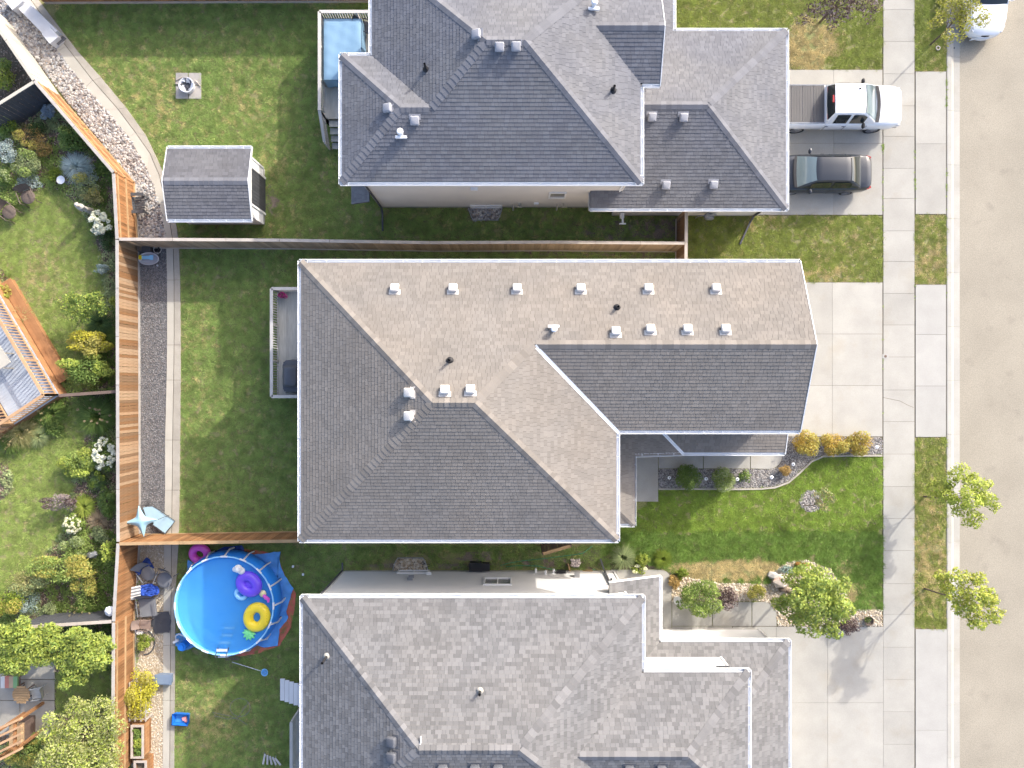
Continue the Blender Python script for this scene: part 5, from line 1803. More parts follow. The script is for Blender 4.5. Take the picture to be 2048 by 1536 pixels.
# ---- white car at the kerb, only its nose in view
Wc = thing('parked_car', 'white car at the kerb, its nose under the leaning street tree', 'car', (22.75, 19.02, -0.10), rz=-PI / 2)
m = MB()
hw = 0.93
secs = []
for x, k, zb, zs, zt, cr in ((2.30, 0.52, 0.36, 0.62, 0.70, 0.02), (2.22, 0.70, 0.28, 0.68, 0.76, 0.03), (2.02, 0.86, 0.24, 0.74, 0.83, 0.04), (1.6, 0.97, 0.22, 0.82, 0.92, 0.05), (1.1, 1.0, 0.22, 0.88, 0.98, 0.05), (0.6, 1.0, 0.22, 0.92, 1.02, 0.0), (-0.8, 1.0, 0.22, 0.95, 1.03, 0.0), (-1.7, 0.98, 0.24, 0.95, 1.02, 0.02), (-2.2, 0.90, 0.30, 0.90, 1.0, 0.02)):
    secs.append(lower_sec(x, hw * k, zb, zs, zt, cr))
lofts(m, secs)
body = m.build('body', CP_W, Wc, smooth=True, world=False)
fixn(body)
bool_arches(body, [(1.38, 1, 0.33, hw), (1.38, -1, 0.33, hw), (-1.35, 1, 0.33, hw), (-1.35, -1, 0.33, hw)], 0.38)
greenhouse(Wc, CP_W, 0.83, 0.62, 1.01, 1.52, (0.95, 0.20, -1.3, -1.95), GLASS_T, front_glass=GLASS_T)
m = MB()
for a0 in np.linspace(-0.9, 0.9, 9)[:-1]:
    a1 = a0 + 0.225
    f_ = lambda a: (2.25 - 0.32 * (a / 0.9) ** 2 + 0.045, 0.66 * a / 0.9)
    p, q_ = f_(a0), f_(a1)
    m.beam((p[0], p[1], 0.60), (q_[0], q_[1], 0.60), 0.06, 0.10)
m.build('grille', MT['black_plastic'], Wc, world=False)
m = MB()
for a0 in np.linspace(-0.9, 0.9, 9)[:-1]:
    a1 = a0 + 0.225
    f_ = lambda a: (2.30 - 0.36 * (a / 0.9) ** 2 + 0.02, 0.78 * a / 0.9)
    p, q_ = f_(a0), f_(a1)
    m.beam((p[0], p[1], 0.36), (q_[0], q_[1], 0.36), 0.10, 0.16)
m.build('bumper', CP_W, Wc, world=False)
m = MB()
m.box((2.36, -0.45, 0.42), (0.02, 0.3, 0.15), rz=0.18)
m.build('plate', MT['white_vinyl'], Wc, world=False)
for s in (-1, 1):
    mirror(Wc, 0.78, s * 0.90, 1.06, s, CP_W)
    m = MB()
    m.box((1.98, s * 0.70, 0.72), (0.34, 0.16, 0.10), rz=-s * 0.45)
    m.build('headlight', WHITE_L, Wc, world=False)
    for x in (1.38, -1.35):
        wheel(Wc, x, s * 0.81, 0.33, 0.21, s)
# ---------------------------------------------------------------- plants
LM = {}
def lm(k, a, b, tr=0.35):
    LM[k] = leafM('leaf_' + k, a, b, tr)
lm('lime', (0.266, 0.355, 0.057), (0.408, 0.444, 0.095))
lm('street', (0.351, 0.430, 0.075), (0.488, 0.528, 0.116))
lm('street_gold', (0.370, 0.389, 0.062), (0.481, 0.463, 0.094))
lm('green', (0.107, 0.186, 0.040), (0.205, 0.274, 0.068))
lm('mid', (0.174, 0.265, 0.057), (0.327, 0.388, 0.112))
lm('dark', (0.056, 0.106, 0.037), (0.112, 0.175, 0.056))
lm('yellow', (0.355, 0.326, 0.061), (0.459, 0.407, 0.120))
lm('golden', (0.33, 0.23, 0.040), (0.44, 0.31, 0.065))
lm('amber', (0.370, 0.244, 0.075), (0.444, 0.311, 0.120))
lm('olive_pale', (0.33, 0.36, 0.14), (0.47, 0.47, 0.20))
lm('yolk', (0.472, 0.440, 0.028), (0.570, 0.521, 0.083))
lm('blue', (0.260, 0.340, 0.420), (0.400, 0.480, 0.550), 0.15)
lm('silver', (0.300, 0.380, 0.340), (0.480, 0.540, 0.500), 0.15)
lm('greyblue', (0.220, 0.310, 0.280), (0.360, 0.440, 0.380), 0.2)
lm('sage', (0.235, 0.298, 0.129), (0.383, 0.425, 0.198))
lm('purple', (0.075, 0.050, 0.050), (0.160, 0.110, 0.100))
lm('mauve', (0.220, 0.170, 0.170), (0.360, 0.300, 0.280))
lm('moss', (0.136, 0.205, 0.024), (0.221, 0.273, 0.039))
lm('straw', (0.370, 0.296, 0.138), (0.459, 0.385, 0.201))
lm('plume', (0.340, 0.252, 0.151), (0.414, 0.333, 0.208))
lm('white', (0.620, 0.630, 0.460), (0.800, 0.800, 0.660), 0.2)
lm('cream', (0.660, 0.640, 0.400), (0.780, 0.770, 0.580), 0.2)
lm('orange', (0.407, 0.163, 0.038), (0.459, 0.237, 0.075))
lm('tan_green', (0.306, 0.298, 0.110), (0.425, 0.391, 0.173))

def lumps(c, rx, ry, rz, n, seed, k=0.45, flat=0.9, rag=True):
    r = random.Random(seed)
    out = [(c[0], c[1], c[2], rx * 0.72, ry * 0.72, rz * 0.8)]
    for i in range(n):
        a = 2 * PI * i / n + r.uniform(-0.4, 0.4)
        d = r.uniform(0.45, 0.86 if rag else 0.66)
        out.append((c[0] + rx * d * math.cos(a), c[1] + ry * d * math.sin(a), c[2] + rz * r.uniform(-0.35, 0.45) * flat, rx * k * r.uniform(0.55 if rag else 0.85, 1.15), ry * k * r.uniform(0.55 if rag else 0.85, 1.15), rz * k * r.uniform(0.9, 1.3)))
    return out
def stems(t, base, blobs, r=0.02, mat='bark', n=6, name='stem'):
    m = MB()
    for b in blobs[1:1 + n]:
        mid = (base[0] * 0.55 + b[0] * 0.45, base[1] * 0.55 + b[1] * 0.45, base[2] * 0.4 + b[2] * 0.55)
        m.tube([base, mid, (b[0], b[1], b[2])], [r, r * 0.75, r * 0.3], 5)
    return m.build(name, MT[mat], t, smooth=True)
def shrub(label, px, py, rx, h, leaf, n, size, ry=None, name='shrub', cat='shrub', group=None, nl=7, leaf2=None, k2=0.25, aspect=0.55, up=0.7, droop=0.0, k=0.45, surf=0.6, flowers=None, rag=True):
    z = h * 0.55
    c = at(px, py, z)
    s = (HC - z) / FPX
    X, Y = rx * s, (ry or rx) * s
    t = thing(name, label, cat, (c[0], c[1], 0), group)
    sd = int(px * 7 + py)
    bl = lumps(c, X, Y, h * 0.48, nl, sd, k, rag=rag)
    stems(t, (c[0], c[1], 0.0), bl, 0.012 + 0.008 * h)
    n = int(n * 1.9)
    size *= 1.12
    n1 = int(n * (1 - (k2 if leaf2 else 0)))
    leaves('foliage', LM[leaf], bl, n1, size, t, aspect, up, surf, droop)
    if leaf2:
        b2 = [(x, y, zz + 0.06, a * 1.02, b * 1.02, cc * 1.02) for x, y, zz, a, b, cc in bl[1:]] or bl
        b2 = random.Random(sd).sample(b2, max(2, len(b2) // 2))
        leaves('foliage', LM[leaf2], b2, int(n * k2), size, t, aspect, up + 0.3, 0.85, droop)
    if flowers:
        fm, fr, fn = flowers
        r = random.Random(sd + 1)
        for i in range(fn):
            a, d = r.uniform(0, 6.28), math.sqrt(r.random()) * 0.92
            x, y = c[0] + X * d * math.cos(a), c[1] + Y * d * math.sin(a)
            zz = z + h * 0.46 * math.sqrt(max(0.05, 1 - d * d)) * r.uniform(0.8, 1.1)
            q = fr * r.uniform(0.75, 1.2)
            leaves('flower', LM[fm], [(x, y, zz, q, q, q * 0.75)], 46, q * 0.75, t, 0.9, 0.9, 0.95)
    return t
def grassclump(label, px, py, r_px, h, leaf, n, plume=None, pn=0, wd=0.012, group=None, cat='ornamental grass', spread=0.9, up=0.8):
    c = at(px, py, 0.0)
    t = thing('ornamental_grass', label, cat, c, group)
    L = r_px / 41 * 1.15
    blades('blade_tuft', LM[leaf], c, int(n * 1.7), L, spread, t, wd, up, base=0.12 * L)
    if plume:
        r = random.Random(int(px + py))
        bl = []
        for i in range(14):
            a = r.uniform(0, 6.28)
            d = L * r.uniform(0.15, 0.75)
            bl.append((c[0] + d * math.cos(a), c[1] + d * math.sin(a), h * r.uniform(0.7, 1.0), 0.05, 0.05, 0.09))
        leaves('plume', LM[plume], bl, pn, 0.06, t, 0.3, 0.4, 0.3)
    return t
# -- street trees: trunk leans to the light over the road
def tree(label, base, clumps, leaf, n, size, name='tree', cat='tree', group=None, tr=0.05, leaf2=None, k2=0.3, limbs=True, up=0.5, surf=0.35, aspect=0.5, droop=0.2, twigs=0, joint=0.6):
    b = at(*base, 0)
    t = thing(name, label, cat, b, group)
    bl = []
    for (x, y, z, rp, rz) in clumps:
        c = at(x, y, z)
        s = (HC - z) / FPX
        bl.append((*c, rp * s, rp * s, rz))
    rr = random.Random(int(base[0] * 3 + base[1]))
    sub = []
    for (x, y, z, a, b_, e) in bl:
        sub.append((x, y, z, a * 0.72, b_ * 0.72, e * 0.8))
        for i in range(4):
            t_ = rr.uniform(0, 6.28)
            d_ = rr.uniform(0.55, 0.95)
            f_ = rr.uniform(0.28, 0.48)
            sub.append((x + a * d_ * math.cos(t_), y + b_ * d_ * math.sin(t_), z + e * rr.uniform(-0.5, 0.7), a * f_, b_ * f_, e * f_ * 1.2))
    cc = np.array(bl)[:, :3].mean(0)
    zlow = max(0.7, min(p[2] for p in bl) * joint)
    k = zlow / cc[2]
    j = (b[0] + (cc[0] - b[0]) * k * 0.5, b[1] + (cc[1] - b[1]) * k * 0.5, zlow)
    top = (b[0] + (cc[0] - b[0]) * 0.9, b[1] + (cc[1] - b[1]) * 0.9, cc[2] * 1.05)
    m = MB()
    m.tube([(b[0], b[1], -0.05), (b[0] * 0.5 + j[0] * 0.5, b[1] * 0.5 + j[1] * 0.5, zlow * 0.5), j, top], [tr, tr * 0.85, tr * 0.75, tr * 0.25], 8)
    m.build('trunk', MT['bark'], t, smooth=True)
    m = MB()
    r = random.Random(int(base[0]))
    for q in bl:
        f = r.uniform(0.05, 0.5)
        s0 = tuple(j[i] + (top[i] - j[i]) * f for i in range(3))
        md = tuple(s0[i] * 0.5 + q[i] * 0.5 + (0.08 if i == 2 else r.uniform(-0.06, 0.06)) for i in range(3))
        m.tube([s0, md, q[:3]], [tr * 0.45, tr * 0.3, tr * 0.12], 5)
        for w_ in range(3 + twigs):
            a, e = r.uniform(0, 6.28), r.uniform(-0.4, 0.9)
            tp = (q[0] + q[3] * 0.8 * math.cos(a), q[1] + q[4] * 0.8 * math.sin(a), q[2] + q[5] * 0.7 * e)
            m.tube([q[:3], tp], [tr * 0.14, tr * 0.05], 4)
    m.build('branches', MT['bark'], t, smooth=True)
    n = int(n * (1.8 if n > 3000 else 1.45))
    size *= (1.25 if n > 3000 else 1.12)
    n1 = int(n * (1 - (k2 if leaf2 else 0)))
    leaves('crown', LM[leaf], sub, n1, size, t, aspect, up, surf, droop)
    if leaf2:
        b2 = [(x, y, z + rz * 0.15, a, bb, rz * 0.95) for x, y, z, a, bb, rz in sub]
        leaves('crown', LM[leaf2], b2, int(n * k2), size, t, aspect, up + 0.2, 0.8, droop)
    return t
SG = 'young street trees on the verge'
tree('young street tree on the verge opposite the gravel ring', (1847, 993), [(1867, 980, 1.5, 20, .35), (1890, 992, 1.9, 20, .35), (1923, 945, 2.2, 26, .45), (1900, 962, 2.0, 18, .3), (1958, 975, 2.6, 26, .5), (1980, 1000, 2.7, 22, .4), (1918, 1008, 2.1, 24, .4), (1948, 1034, 2.3, 22, .35), (1940, 1000, 2.8, 26, .45)], 'street', 2300, 0.105, group=SG, tr=0.045)
tree('young street tree on the verge, southernmost of the row', (1849, 1177), [(1888, 1162, 2.3, 22, .35), (1926, 1156, 2.9, 22, .4), (1956, 1156, 3.1, 16, .3), (1912, 1188, 2.8, 26, .45), (1952, 1196, 3.4, 28, .5), (1928, 1222, 3.0, 22, .35), (1962, 1238, 3.2, 22, .4), (1990, 1228, 3.4, 20, .35), (1976, 1200, 3.5, 20, .4)], 'street', 2400, 0.105, group=SG, tr=0.045, leaf2='street_gold', k2=0.3)
tree('thin yellowish street tree hanging over the white parked car', (1861, 89), [(1889, 22, 3.0, 26, .4), (1872, 44, 2.2, 18, .35), (1922, 18, 3.4, 26, .45), (1947, 10, 3.7, 22, .4), (1930, 46, 3.1, 26, .4), (1966, 42, 3.6, 18, .3), (1896, 70, 2.2, 18, .3), (1912, -8, 3.5, 26, .4), (1952, -18, 3.9, 26, .4)], 'street_gold', 1700, 0.10, group=SG, tr=0.045, leaf2='tan_green', k2=0.35, twigs=3)
tree('broad lime green tree in the gravel bed beside the southern driveway', (1572, 1182), [(1625, 1205, 2.7, 52, .9), (1598, 1160, 2.4, 34, .7), (1640, 1158, 2.6, 34, .7), (1668, 1182, 2.7, 32, .7), (1676, 1216, 2.6, 28, .6), (1652, 1248, 2.4, 32, .6), (1612, 1246, 2.3, 32, .6), (1580, 1212, 2.1, 32, .6), (1625, 1195, 3.3, 40, .5)], 'mid', 5400, 0.11, tr=0.08, leaf2='lime', k2=0.45, surf=0.7, up=0.7)
tree('sparse purple leaved tree on the burnt lawn beside the north driveway', (1640, 44), [(1640, 5, 2.3, 40, .6), (1680, 12, 2.6, 36, .6), (1715, -5, 2.8, 40, .6), (1735, 15, 2.6, 26, .4), (1620, 30, 1.8, 24, .4), (1660, 36, 2.0, 22, .4), (1690, -20, 3.2, 40, .6)], 'purple', 1300, 0.11, tr=0.06, leaf2='mauve', k2=0.3, twigs=4)
t = tree('tiny weeping tree leaning out of the round gravel ring', (1608, 1011), [(1640, 996, 1.2, 13, .2), (1652, 985, 1.35, 10, .16), (1662, 1000, 1.35, 12, .18), (1648, 1014, 1.2, 11, .16), (1640, 1008, 1.1, 9, .15)], 'sage', 420, 0.085, tr=0.022, leaf2='straw', k2=0.4, twigs=4)
# -- front of the middle house
for i, (x, lab) in enumerate(((1612, 'golden spirea mound nearest the middle garage'), (1668, 'golden spirea mound in the middle of the row of three'), (1718, 'golden spirea mound nearest the sidewalk'))):
    shrub(lab, x, 888, 26, 0.9, 'golden', 1900, 0.06, ry=25, group='golden mounds along the driveway', nl=10, leaf2='yellow', k2=0.35, rag=False, k=0.48, surf=0.8)
shrub('round dark green shrub in the gravel nearest the porch walk', 1378, 955, 26, 0.95, 'green', 1900, 0.06, nl=10, k=0.45, surf=0.85, rag=False)
shrub('round green shrub lit on its east side in the gravel bed', 1446, 959, 24, 0.85, 'mid', 1600, 0.06, nl=10, leaf2='sage', k2=0.3, surf=0.85, rag=False)
shrub('small loose green plant in the gravel bed between two path lights', 1490, 953, 13, 0.35, 'green', 260, 0.06, nl=5)
shrub('small amber ball shrub at the lawn edge of the gravel bed', 1571, 941, 12, 0.5, 'amber', 800, 0.045, nl=8, rag=False)
# -- front of the south house
grassclump('feathery green clump nearest the gate in the soil bed', 1245, 1113, 26, 0.5, 'sage', 330)
shrub('bright yellow green lily clump in the soil bed', 1285, 1120, 15, 0.5, 'lime', 360, 0.10, aspect=0.25, up=0.3)
grassclump('green daylily clump at the edge of the burnt lawn', 1324, 1116, 20, 0.5, 'moss', 280)
shrub('low pale yellow flowering plant on the corner of the curved walk', 1278, 1138, 16, 0.3, 'lime', 330, 0.07, ry=10, leaf2='cream', k2=0.3)
shrub('small green plant beside the orange leaved hosta', 1363, 1146, 11, 0.4, 'moss', 260, 0.08)
shrub('orange yellow hosta beside the curved walk', 1351, 1163, 12, 0.35, 'amber', 240, 0.11, ry=14, aspect=0.6)
shrub('wide olive green bush overhanging the white pot', 1397, 1196, 42, 1.3, 'green', 2700, 0.075, ry=36, nl=10, leaf2='mid', k2=0.3)
shrub('dark purple barberry between the olive bush and the yellow bush', 1455, 1194, 22, 0.9, 'purple', 800, 0.07, leaf2='mauve', k2=0.2, k=0.5)
shrub('small yellow green bush in the pea gravel beside the walk', 1513, 1185, 20, 0.6, 'moss', 900, 0.055, ry=17, leaf2='yellow', k2=0.5)
shrub('low orange flowers behind the painted boulder', 1600, 1131, 16, 0.35, 'moss', 420, 0.06, ry=9, leaf2='orange', k2=0.35)
shrub('low silvery plant beside the painted boulder', 1573, 1140, 14, 0.3, 'greyblue', 300, 0.06, ry=10)
shrub('dark red barberry under the broad lime green tree', 1697, 1253, 20, 0.7, 'purple', 620, 0.065, ry=17, k=0.5)
# -- gardens to the west, from north to south
shrub('bright green round bush beyond the cream fence', 2, 146, 24, 1.2, 'lime', 1300, 0.075, ry=30, leaf2='mid', k2=0.4, nl=9)
shrub('powder blue globe spruce beside the black fence', 96, 223, 15.5, 0.6, 'blue', 1500, 0.035, nl=9, k=0.35, surf=0.9)
shrub('dark green dwarf pine below the powder blue spruce', 72, 259, 16, 0.6, 'dark', 700, 0.05)
shrub('green bush at the west edge under the black fence', 10, 250, 22, 0.9, 'green', 800, 0.07, leaf2='moss', k2=0.3)
shrub('sprawling golden feathery shrub with bare stems', 62, 276, 34, 0.9, 'amber', 1000, 0.05, ry=26, leaf2='yellow', k2=0.4, k=0.36, nl=8, surf=0.3)
shrub('golden feathery shrub reaching towards the oat grass', 86, 300, 20, 0.7, 'amber', 420, 0.05, ry=18, k=0.4, surf=0.3)
shrub('pale blue green shrub at the west edge beside the red mulch', 10, 302, 22, 0.8, 'silver', 800, 0.06, ry=24)
shrub('broad leafy green shrub beside the diagonal fence', 149, 279, 28, 1.0, 'green', 1500, 0.085, nl=10, leaf2='mid', k2=0.35)
shrub('grey green shrub in the middle of the mulch bed', 56, 326, 27, 0.9, 'sage', 1300, 0.06, leaf2='mid', k2=0.3)
t = grassclump('silver blue oat grass beside the yellow green globe', 160, 338, 34, 0.6, 'silver', 620, wd=0.010, spread=0.85)
shrub('bluish shadowed shrub behind the silver blue oat grass', 178, 350, 20, 0.6, 'greyblue', 500, 0.05)
shrub('yellow green globe cedar beside the glass bird bath', 112, 350, 17, 0.6, 'moss', 1100, 0.045, nl=9, k=0.35, surf=0.9)
shrub('low silvery mat plant behind the wicker chairs', 57, 367, 28, 0.25, 'silver', 800, 0.05, ry=15)
shrub('green shrub at the west edge above the wicker chairs', 8, 355, 18, 0.7, 'green', 560, 0.06, leaf2='sage', k2=0.3)
shrub('loose yellow green shrub with bare twigs beside the cedar fence corner', 172, 374, 24, 0.9, 'sage', 800, 0.06, leaf2='yellow', k2=0.3, surf=0.4)
shrub('thin brownish shrub between the statue and the fence', 186, 394, 22, 0.8, 'tan_green', 520, 0.055, ry=17, surf=0.4)
shrub('white hydrangea bush beside the statue', 203, 447, 25, 1.0, 'green', 1000, 0.085, flowers=('white', 0.10, 34), nl=8)
shrub('dark green shade plant below the statue hydrangea', 214, 478, 14, 0.4, 'dark', 420, 0.07, ry=22)
shrub('young blue green conifer lying against the long fence shade', 205, 537, 14, 0.7, 'greyblue', 560, 0.05, ry=10, leaf2='silver', k2=0.4)
tree('bushy green hydrangea tree with yellowing tips on the garden lawn', (186, 612), [(164, 612, 1.4, 30, .45), (130, 610, 1.3, 17, .3), (192, 606, 1.4, 20, .35), (206, 616, 1.2, 15, .3), (160, 632, 1.1, 20, .3), (146, 598, 1.5, 14, .25), (185, 596, 1.5, 14, .25)], 'green', 1900, 0.085, tr=0.035, leaf2='lime', k2=0.35, surf=0.7, up=0.8)
shrub('small light green shrub touching the cap of the long fence', 228, 603, 8, 0.9, 'lime', 220, 0.08, ry=12)
shrub('bright golden yellow elder bush on the garden lawn', 178, 690, 44, 1.2, 'yellow', 1900, 0.095, ry=22, nl=9, leaf2='yolk', k2=0.3)
shrub('green bush with pale tips just north of the thin brown fence', 176, 740, 46, 1.3, 'green', 2300, 0.085, ry=33, nl=11, leaf2='lime', k2=0.38)
grassclump('dark ornamental grass under the hydrangea tree', 207, 648, 30, 0.7, 'dark', 340)
grassclump('green fountain grass by the fence shade', 215, 668, 24, 0.6, 'green', 240)
grassclump('straw coloured grass with pale plumes by the fence', 215, 632, 16, 0.5, 'straw', 120)
grassclump('yellow green grass along the orange deck step', 42, 612, 20, 0.6, 'tan_green', 260)
grassclump('straw tipped grass along the orange deck corner', 52, 634, 24, 0.7, 'tan_green', 300, 'straw', 120)
shrub('yellow shrub at the top end of the orange deck', 10, 586, 16, 0.6, 'yellow', 380, 0.08, ry=18, leaf2='lime', k2=0.4)
grassclump('large maiden grass with pinkish plumes by the long fence', 204, 832, 42, 1.0, 'green', 620, 'plume', 620, wd=0.013)
grassclump('reed grass with straw heads below the orange deck', 112, 826, 34, 0.9, 'green', 420, 'straw', 160)
shrub('green leafy plants below the orange deck', 108, 852, 22, 0.5, 'green', 620, 0.08, ry=18)
grassclump('reed grass with golden heads below the brown landing', 50, 862, 36, 0.9, 'tan_green', 420, 'straw', 260)
grassclump('reed grass at the west edge beside the brown landing', 30, 884, 30, 0.9, 'green', 320, 'straw', 220)
grassclump('fine silver grass at the lawn edge below the deck', 82, 872, 24, 0.5, 'sage', 300)
shrub('white hydrangea bush with many heads by the long fence', 213, 908, 23, 1.0, 'green', 1100, 0.085, ry=37, flowers=('white', 0.085, 54), nl=8)
shrub('light green viburnum beside the many headed hydrangea', 158, 925, 38, 1.1, 'mid', 1900, 0.08, ry=30, nl=10, leaf2='lime', k2=0.45)
shrub('dark mossy round yew below the viburnum', 198, 961, 19, 0.9, 'dark', 1200, 0.045, ry=21, leaf2='moss', k2=0.25, k=0.35)
shrub('dusty mauve ninebark over the lawn edge', 120, 1004, 28, 1.2, 'mauve', 900, 0.065, ry=21, leaf2='purple', k2=0.3, k=0.4)
grassclump('yellow green daylily clump by the ninebark', 174, 1012, 24, 0.5, 'lime', 300, wd=0.014)
shrub('tall green perennials in the fence shade', 214, 1005, 16, 0.8, 'green', 700, 0.08, ry=30)
shrub('small cream hydrangea at the lawn edge', 148, 1048, 20, 0.7, 'mid', 520, 0.08, ry=20, flowers=('cream', 0.055, 46))
grassclump('reddish fountain grass beside the small cream hydrangea', 203, 1040, 24, 0.6, 'plume', 260)
shrub('grey green sedum clump near the fence corner', 200, 1067, 16, 0.5, 'sage', 620, 0.07, nl=8, surf=0.9)
shrub('feathery green shrub above the tangled yellow shrubs', 155, 1094, 30, 0.9, 'mid', 1400, 0.06, ry=24, leaf2='sage', k2=0.4)
shrub('vine scrambling over the cap of the fence by the pool yard', 221, 1102, 8, 1.9, 'lime', 260, 0.09, ry=22, name='vine', cat='vine')
shrub('tangled yellow green shrub, largest in the west bed', 122, 1136, 60, 1.6, 'mid', 3200, 0.08, ry=26, nl=12, leaf2='yellow', k2=0.4)
shrub('reddish tinted spirea at the lawn edge above the dark fence', 56, 1165, 40, 1.2, 'tan_green', 1500, 0.07, ry=22, leaf2='sage', k2=0.4, nl=9)
shrub('yellow flowering potentilla by the dark grey fence', 170, 1180, 28, 1.2, 'mid', 1300, 0.065, ry=36, leaf2='yellow', k2=0.45)
shrub('blue grey juniper beside the golden cedar', 54, 1203, 22, 0.8, 'greyblue', 900, 0.05, ry=24, leaf2='silver', k2=0.4)
shrub('golden cedar at the west edge above the lime tree', 10, 1205, 34, 1.8, 'moss', 1900, 0.07, ry=30, leaf2='yellow', k2=0.5, nl=9)
shrub('rounded grey green sedge by the dark grey fence', 100, 1218, 15, 0.5, 'sage', 420, 0.06)
grassclump('straw plumed grass bent over the dark grey fence', 178, 1215, 28, 0.9, 'green', 320, 'straw', 200)
tree('lime green tree at the west edge beside the dark grey fence', (70, 1285), [(48, 1290, 2.2, 44, .7), (10, 1275, 2.3, 36, .6), (90, 1268, 2.0, 28, .5), (80, 1310, 2.1, 30, .5), (30, 1325, 2.2, 34, .5), (15, 1330, 2.3, 26, .4), (45, 1265, 2.4, 30, .5)], 'mid', 5600, 0.10, tr=0.06, leaf2='lime', k2=0.5, surf=0.7, up=0.8)
tree('lime green tree against the brown fence', (190, 1302), [(168, 1308, 2.2, 40, .7), (140, 1290, 2.2, 28, .5), (195, 1285, 2.1, 26, .5), (130, 1325, 2.2, 22, .4), (150, 1345, 2.1, 26, .5), (195, 1325, 1.9, 26, .5), (165, 1275, 2.4, 26, .4)], 'mid', 5600, 0.10, tr=0.06, leaf2='lime', k2=0.5, surf=0.7, up=0.8)
tree('big olive green tree overhanging the brown fence in the corner', (200, 1450), [(170, 1470, 2.6, 58, .9), (130, 1450, 2.6, 34, .6), (200, 1420, 2.6, 36, .6), (215, 1460, 2.6, 34, .6), (150, 1415, 2.4, 26, .5), (120, 1490, 2.6, 40, .7), (180, 1520, 2.6, 50, .8), (225, 1500, 2.6, 30, .6), (110, 1530, 2.6, 36, .7), (215, 1540, 2.5, 36, .7)], 'olive_pale', 8200, 0.085, tr=0.09, leaf2='lime', k2=0.35, surf=0.65)
shrub('yellow and green shrub at the bottom west corner', 50, 1508, 44, 0.9, 'mid', 1500, 0.075, ry=22, leaf2='yellow', k2=0.5, nl=8)
shrub('low green plants beside the cushioned bench', 75, 1478, 24, 0.5, 'mid', 500, 0.08, ry=14, leaf2='yellow', k2=0.4)
# -- strip behind the pool
shrub('bright lime barberry in the stone ring by the stacked chairs', 291, 1282, 17, 0.5, 'moss', 760, 0.06, ry=16, leaf2='lime', k2=0.5)
shrub('bright yellow clematis grown over a wooden trellis', 282, 1388, 28, 1.15, 'yolk', 2100, 0.085, ry=47, leaf2='yellow', k2=0.3, nl=9, surf=0.5, k=0.5, name='climbing_shrub')

# low plants that nobody could count, filling the beds between the shrubs
gc_ = MB()
_r = random.Random(5)
for k in range(16):
    a, d = _r.uniform(0, 6.28), 0.16 * math.sqrt(_r.random())
    x, y, z = d * math.cos(a), d * math.sin(a), 0.04 + 0.10 * _r.random()
    b = _r.uniform(0, 6.28)
    u, v = Vector((math.cos(b), math.sin(b), 0.25)), Vector((-math.sin(b) * 0.5, math.cos(b) * 0.5, 0.15))
    c = Vector((x, y, z))
    gc_.add([c - u * 0.05, c + v * 0.05, c + u * 0.05, c - v * 0.05], [(0, 1, 2, 3)])
GC1, GC2 = src_obj('leaf_clump', gc_, LM['sage']), src_obj('leaf_clump', gc_, LM['mid'])
GC3 = src_obj('leaf_clump', gc_, LM['green'])
_p = area_pts(MULCH, 30, [L_1, L_2, L_3, PATIO])
_w = wobble(_p * 1.6)
_x = _p[:, 0] * 41 + 1024
scatter('ground_cover', _p[(_w > 0.1) & (_x > 190)], 0.0, GC3, 0.8, 1.5, 0.2)
scatter('ground_cover', _p[(_w > 0.05) & (_x <= 190)], 0.0, GC2, 0.8, 1.4, 0.2)
scatter('ground_cover', _p[(_w < -0.4)], 0.0, GC1, 0.7, 1.4, 0.2)
# ---------------------------------------------------------------- pool and the things round it
PL_B = M('pool_wall_blue', (0.03, 0.26, 0.85), 0.4, 0.05, 2)
PL_L = M('pool_liner', (0.18, 0.55, 0.90), 0.5, 0.08, 1.2)
TARP_B = M('tarp_blue', (0.12, 0.36, 0.76), 0.55, 0.15, 3, bump=0.6, bscale=4)
TARP_D = M('tarp_navy', (0.03, 0.07, 0.28), 0.5, 0.25, 7, bump=0.8, bscale=9)
TARP_R = M('tarp_red', (0.60, 0.15, 0.10), 0.6, 0.12, 3, bump=0.6, bscale=4)
PINK = M('pink_vinyl', (0.72, 0.10, 0.52), 0.3, 0.04, 2, spec=0.5)
PURP = M('purple_vinyl', (0.16, 0.08, 0.72), 0.3, 0.05, 2, spec=0.5)
LBLUE = M('pale_blue_vinyl', (0.30, 0.62, 0.88), 0.35, 0.04, 2, spec=0.5)
YELL = M('yellow_vinyl', (0.85, 0.62, 0.02), 0.35, 0.05, 3, spec=0.5)
GREENV = M('green_vinyl', (0.20, 0.72, 0.28), 0.4, 0.05, 3, spec=0.5)
PX, PY, PH, PR = -13.52, -10.42, 1.30, 2.32
def rag(poly_px, z=0.02, wav=0.02, n=5, name='tarp', mat=None, label='', amp=0.05, cat='tarp'):
    """Crumpled sheet lying on the ground: a fan grid with folds."""
    pts = P2(poly_px)
    c = np.mean(np.array(pts), 0)
    m = MB()
    N = len(pts)
    sub = 4
    ring = []
    for i in range(N):
        a, b = np.array(pts[i]), np.array(pts[(i + 1) % N])
        for k in range(sub):
            ring.append(a + (b - a) * k / sub)
    K = 7
    vs = []
    for j in range(K + 1):
        for i, p in enumerate(ring):
            f = j / K
            q = c + (p - c) * f
            zz = z + amp * abs(math.sin(i * 1.7 + j * 0.9) * math.sin(j * 1.3 + i * 0.37)) * (0.4 + 0.6 * f)
            vs.append((q[0] + random.uniform(-wav, wav), q[1] + random.uniform(-wav, wav), zz))
    M_ = len(ring)
    fs = [(j * M_ + i, j * M_ + (i + 1) % M_, (j + 1) * M_ + (i + 1) % M_, (j + 1) * M_ + i) for j in range(K) for i in range(M_)]
    m.add(vs, fs)
    o = m.build(name, mat, smooth='all')
    return tag(o, label, cat)
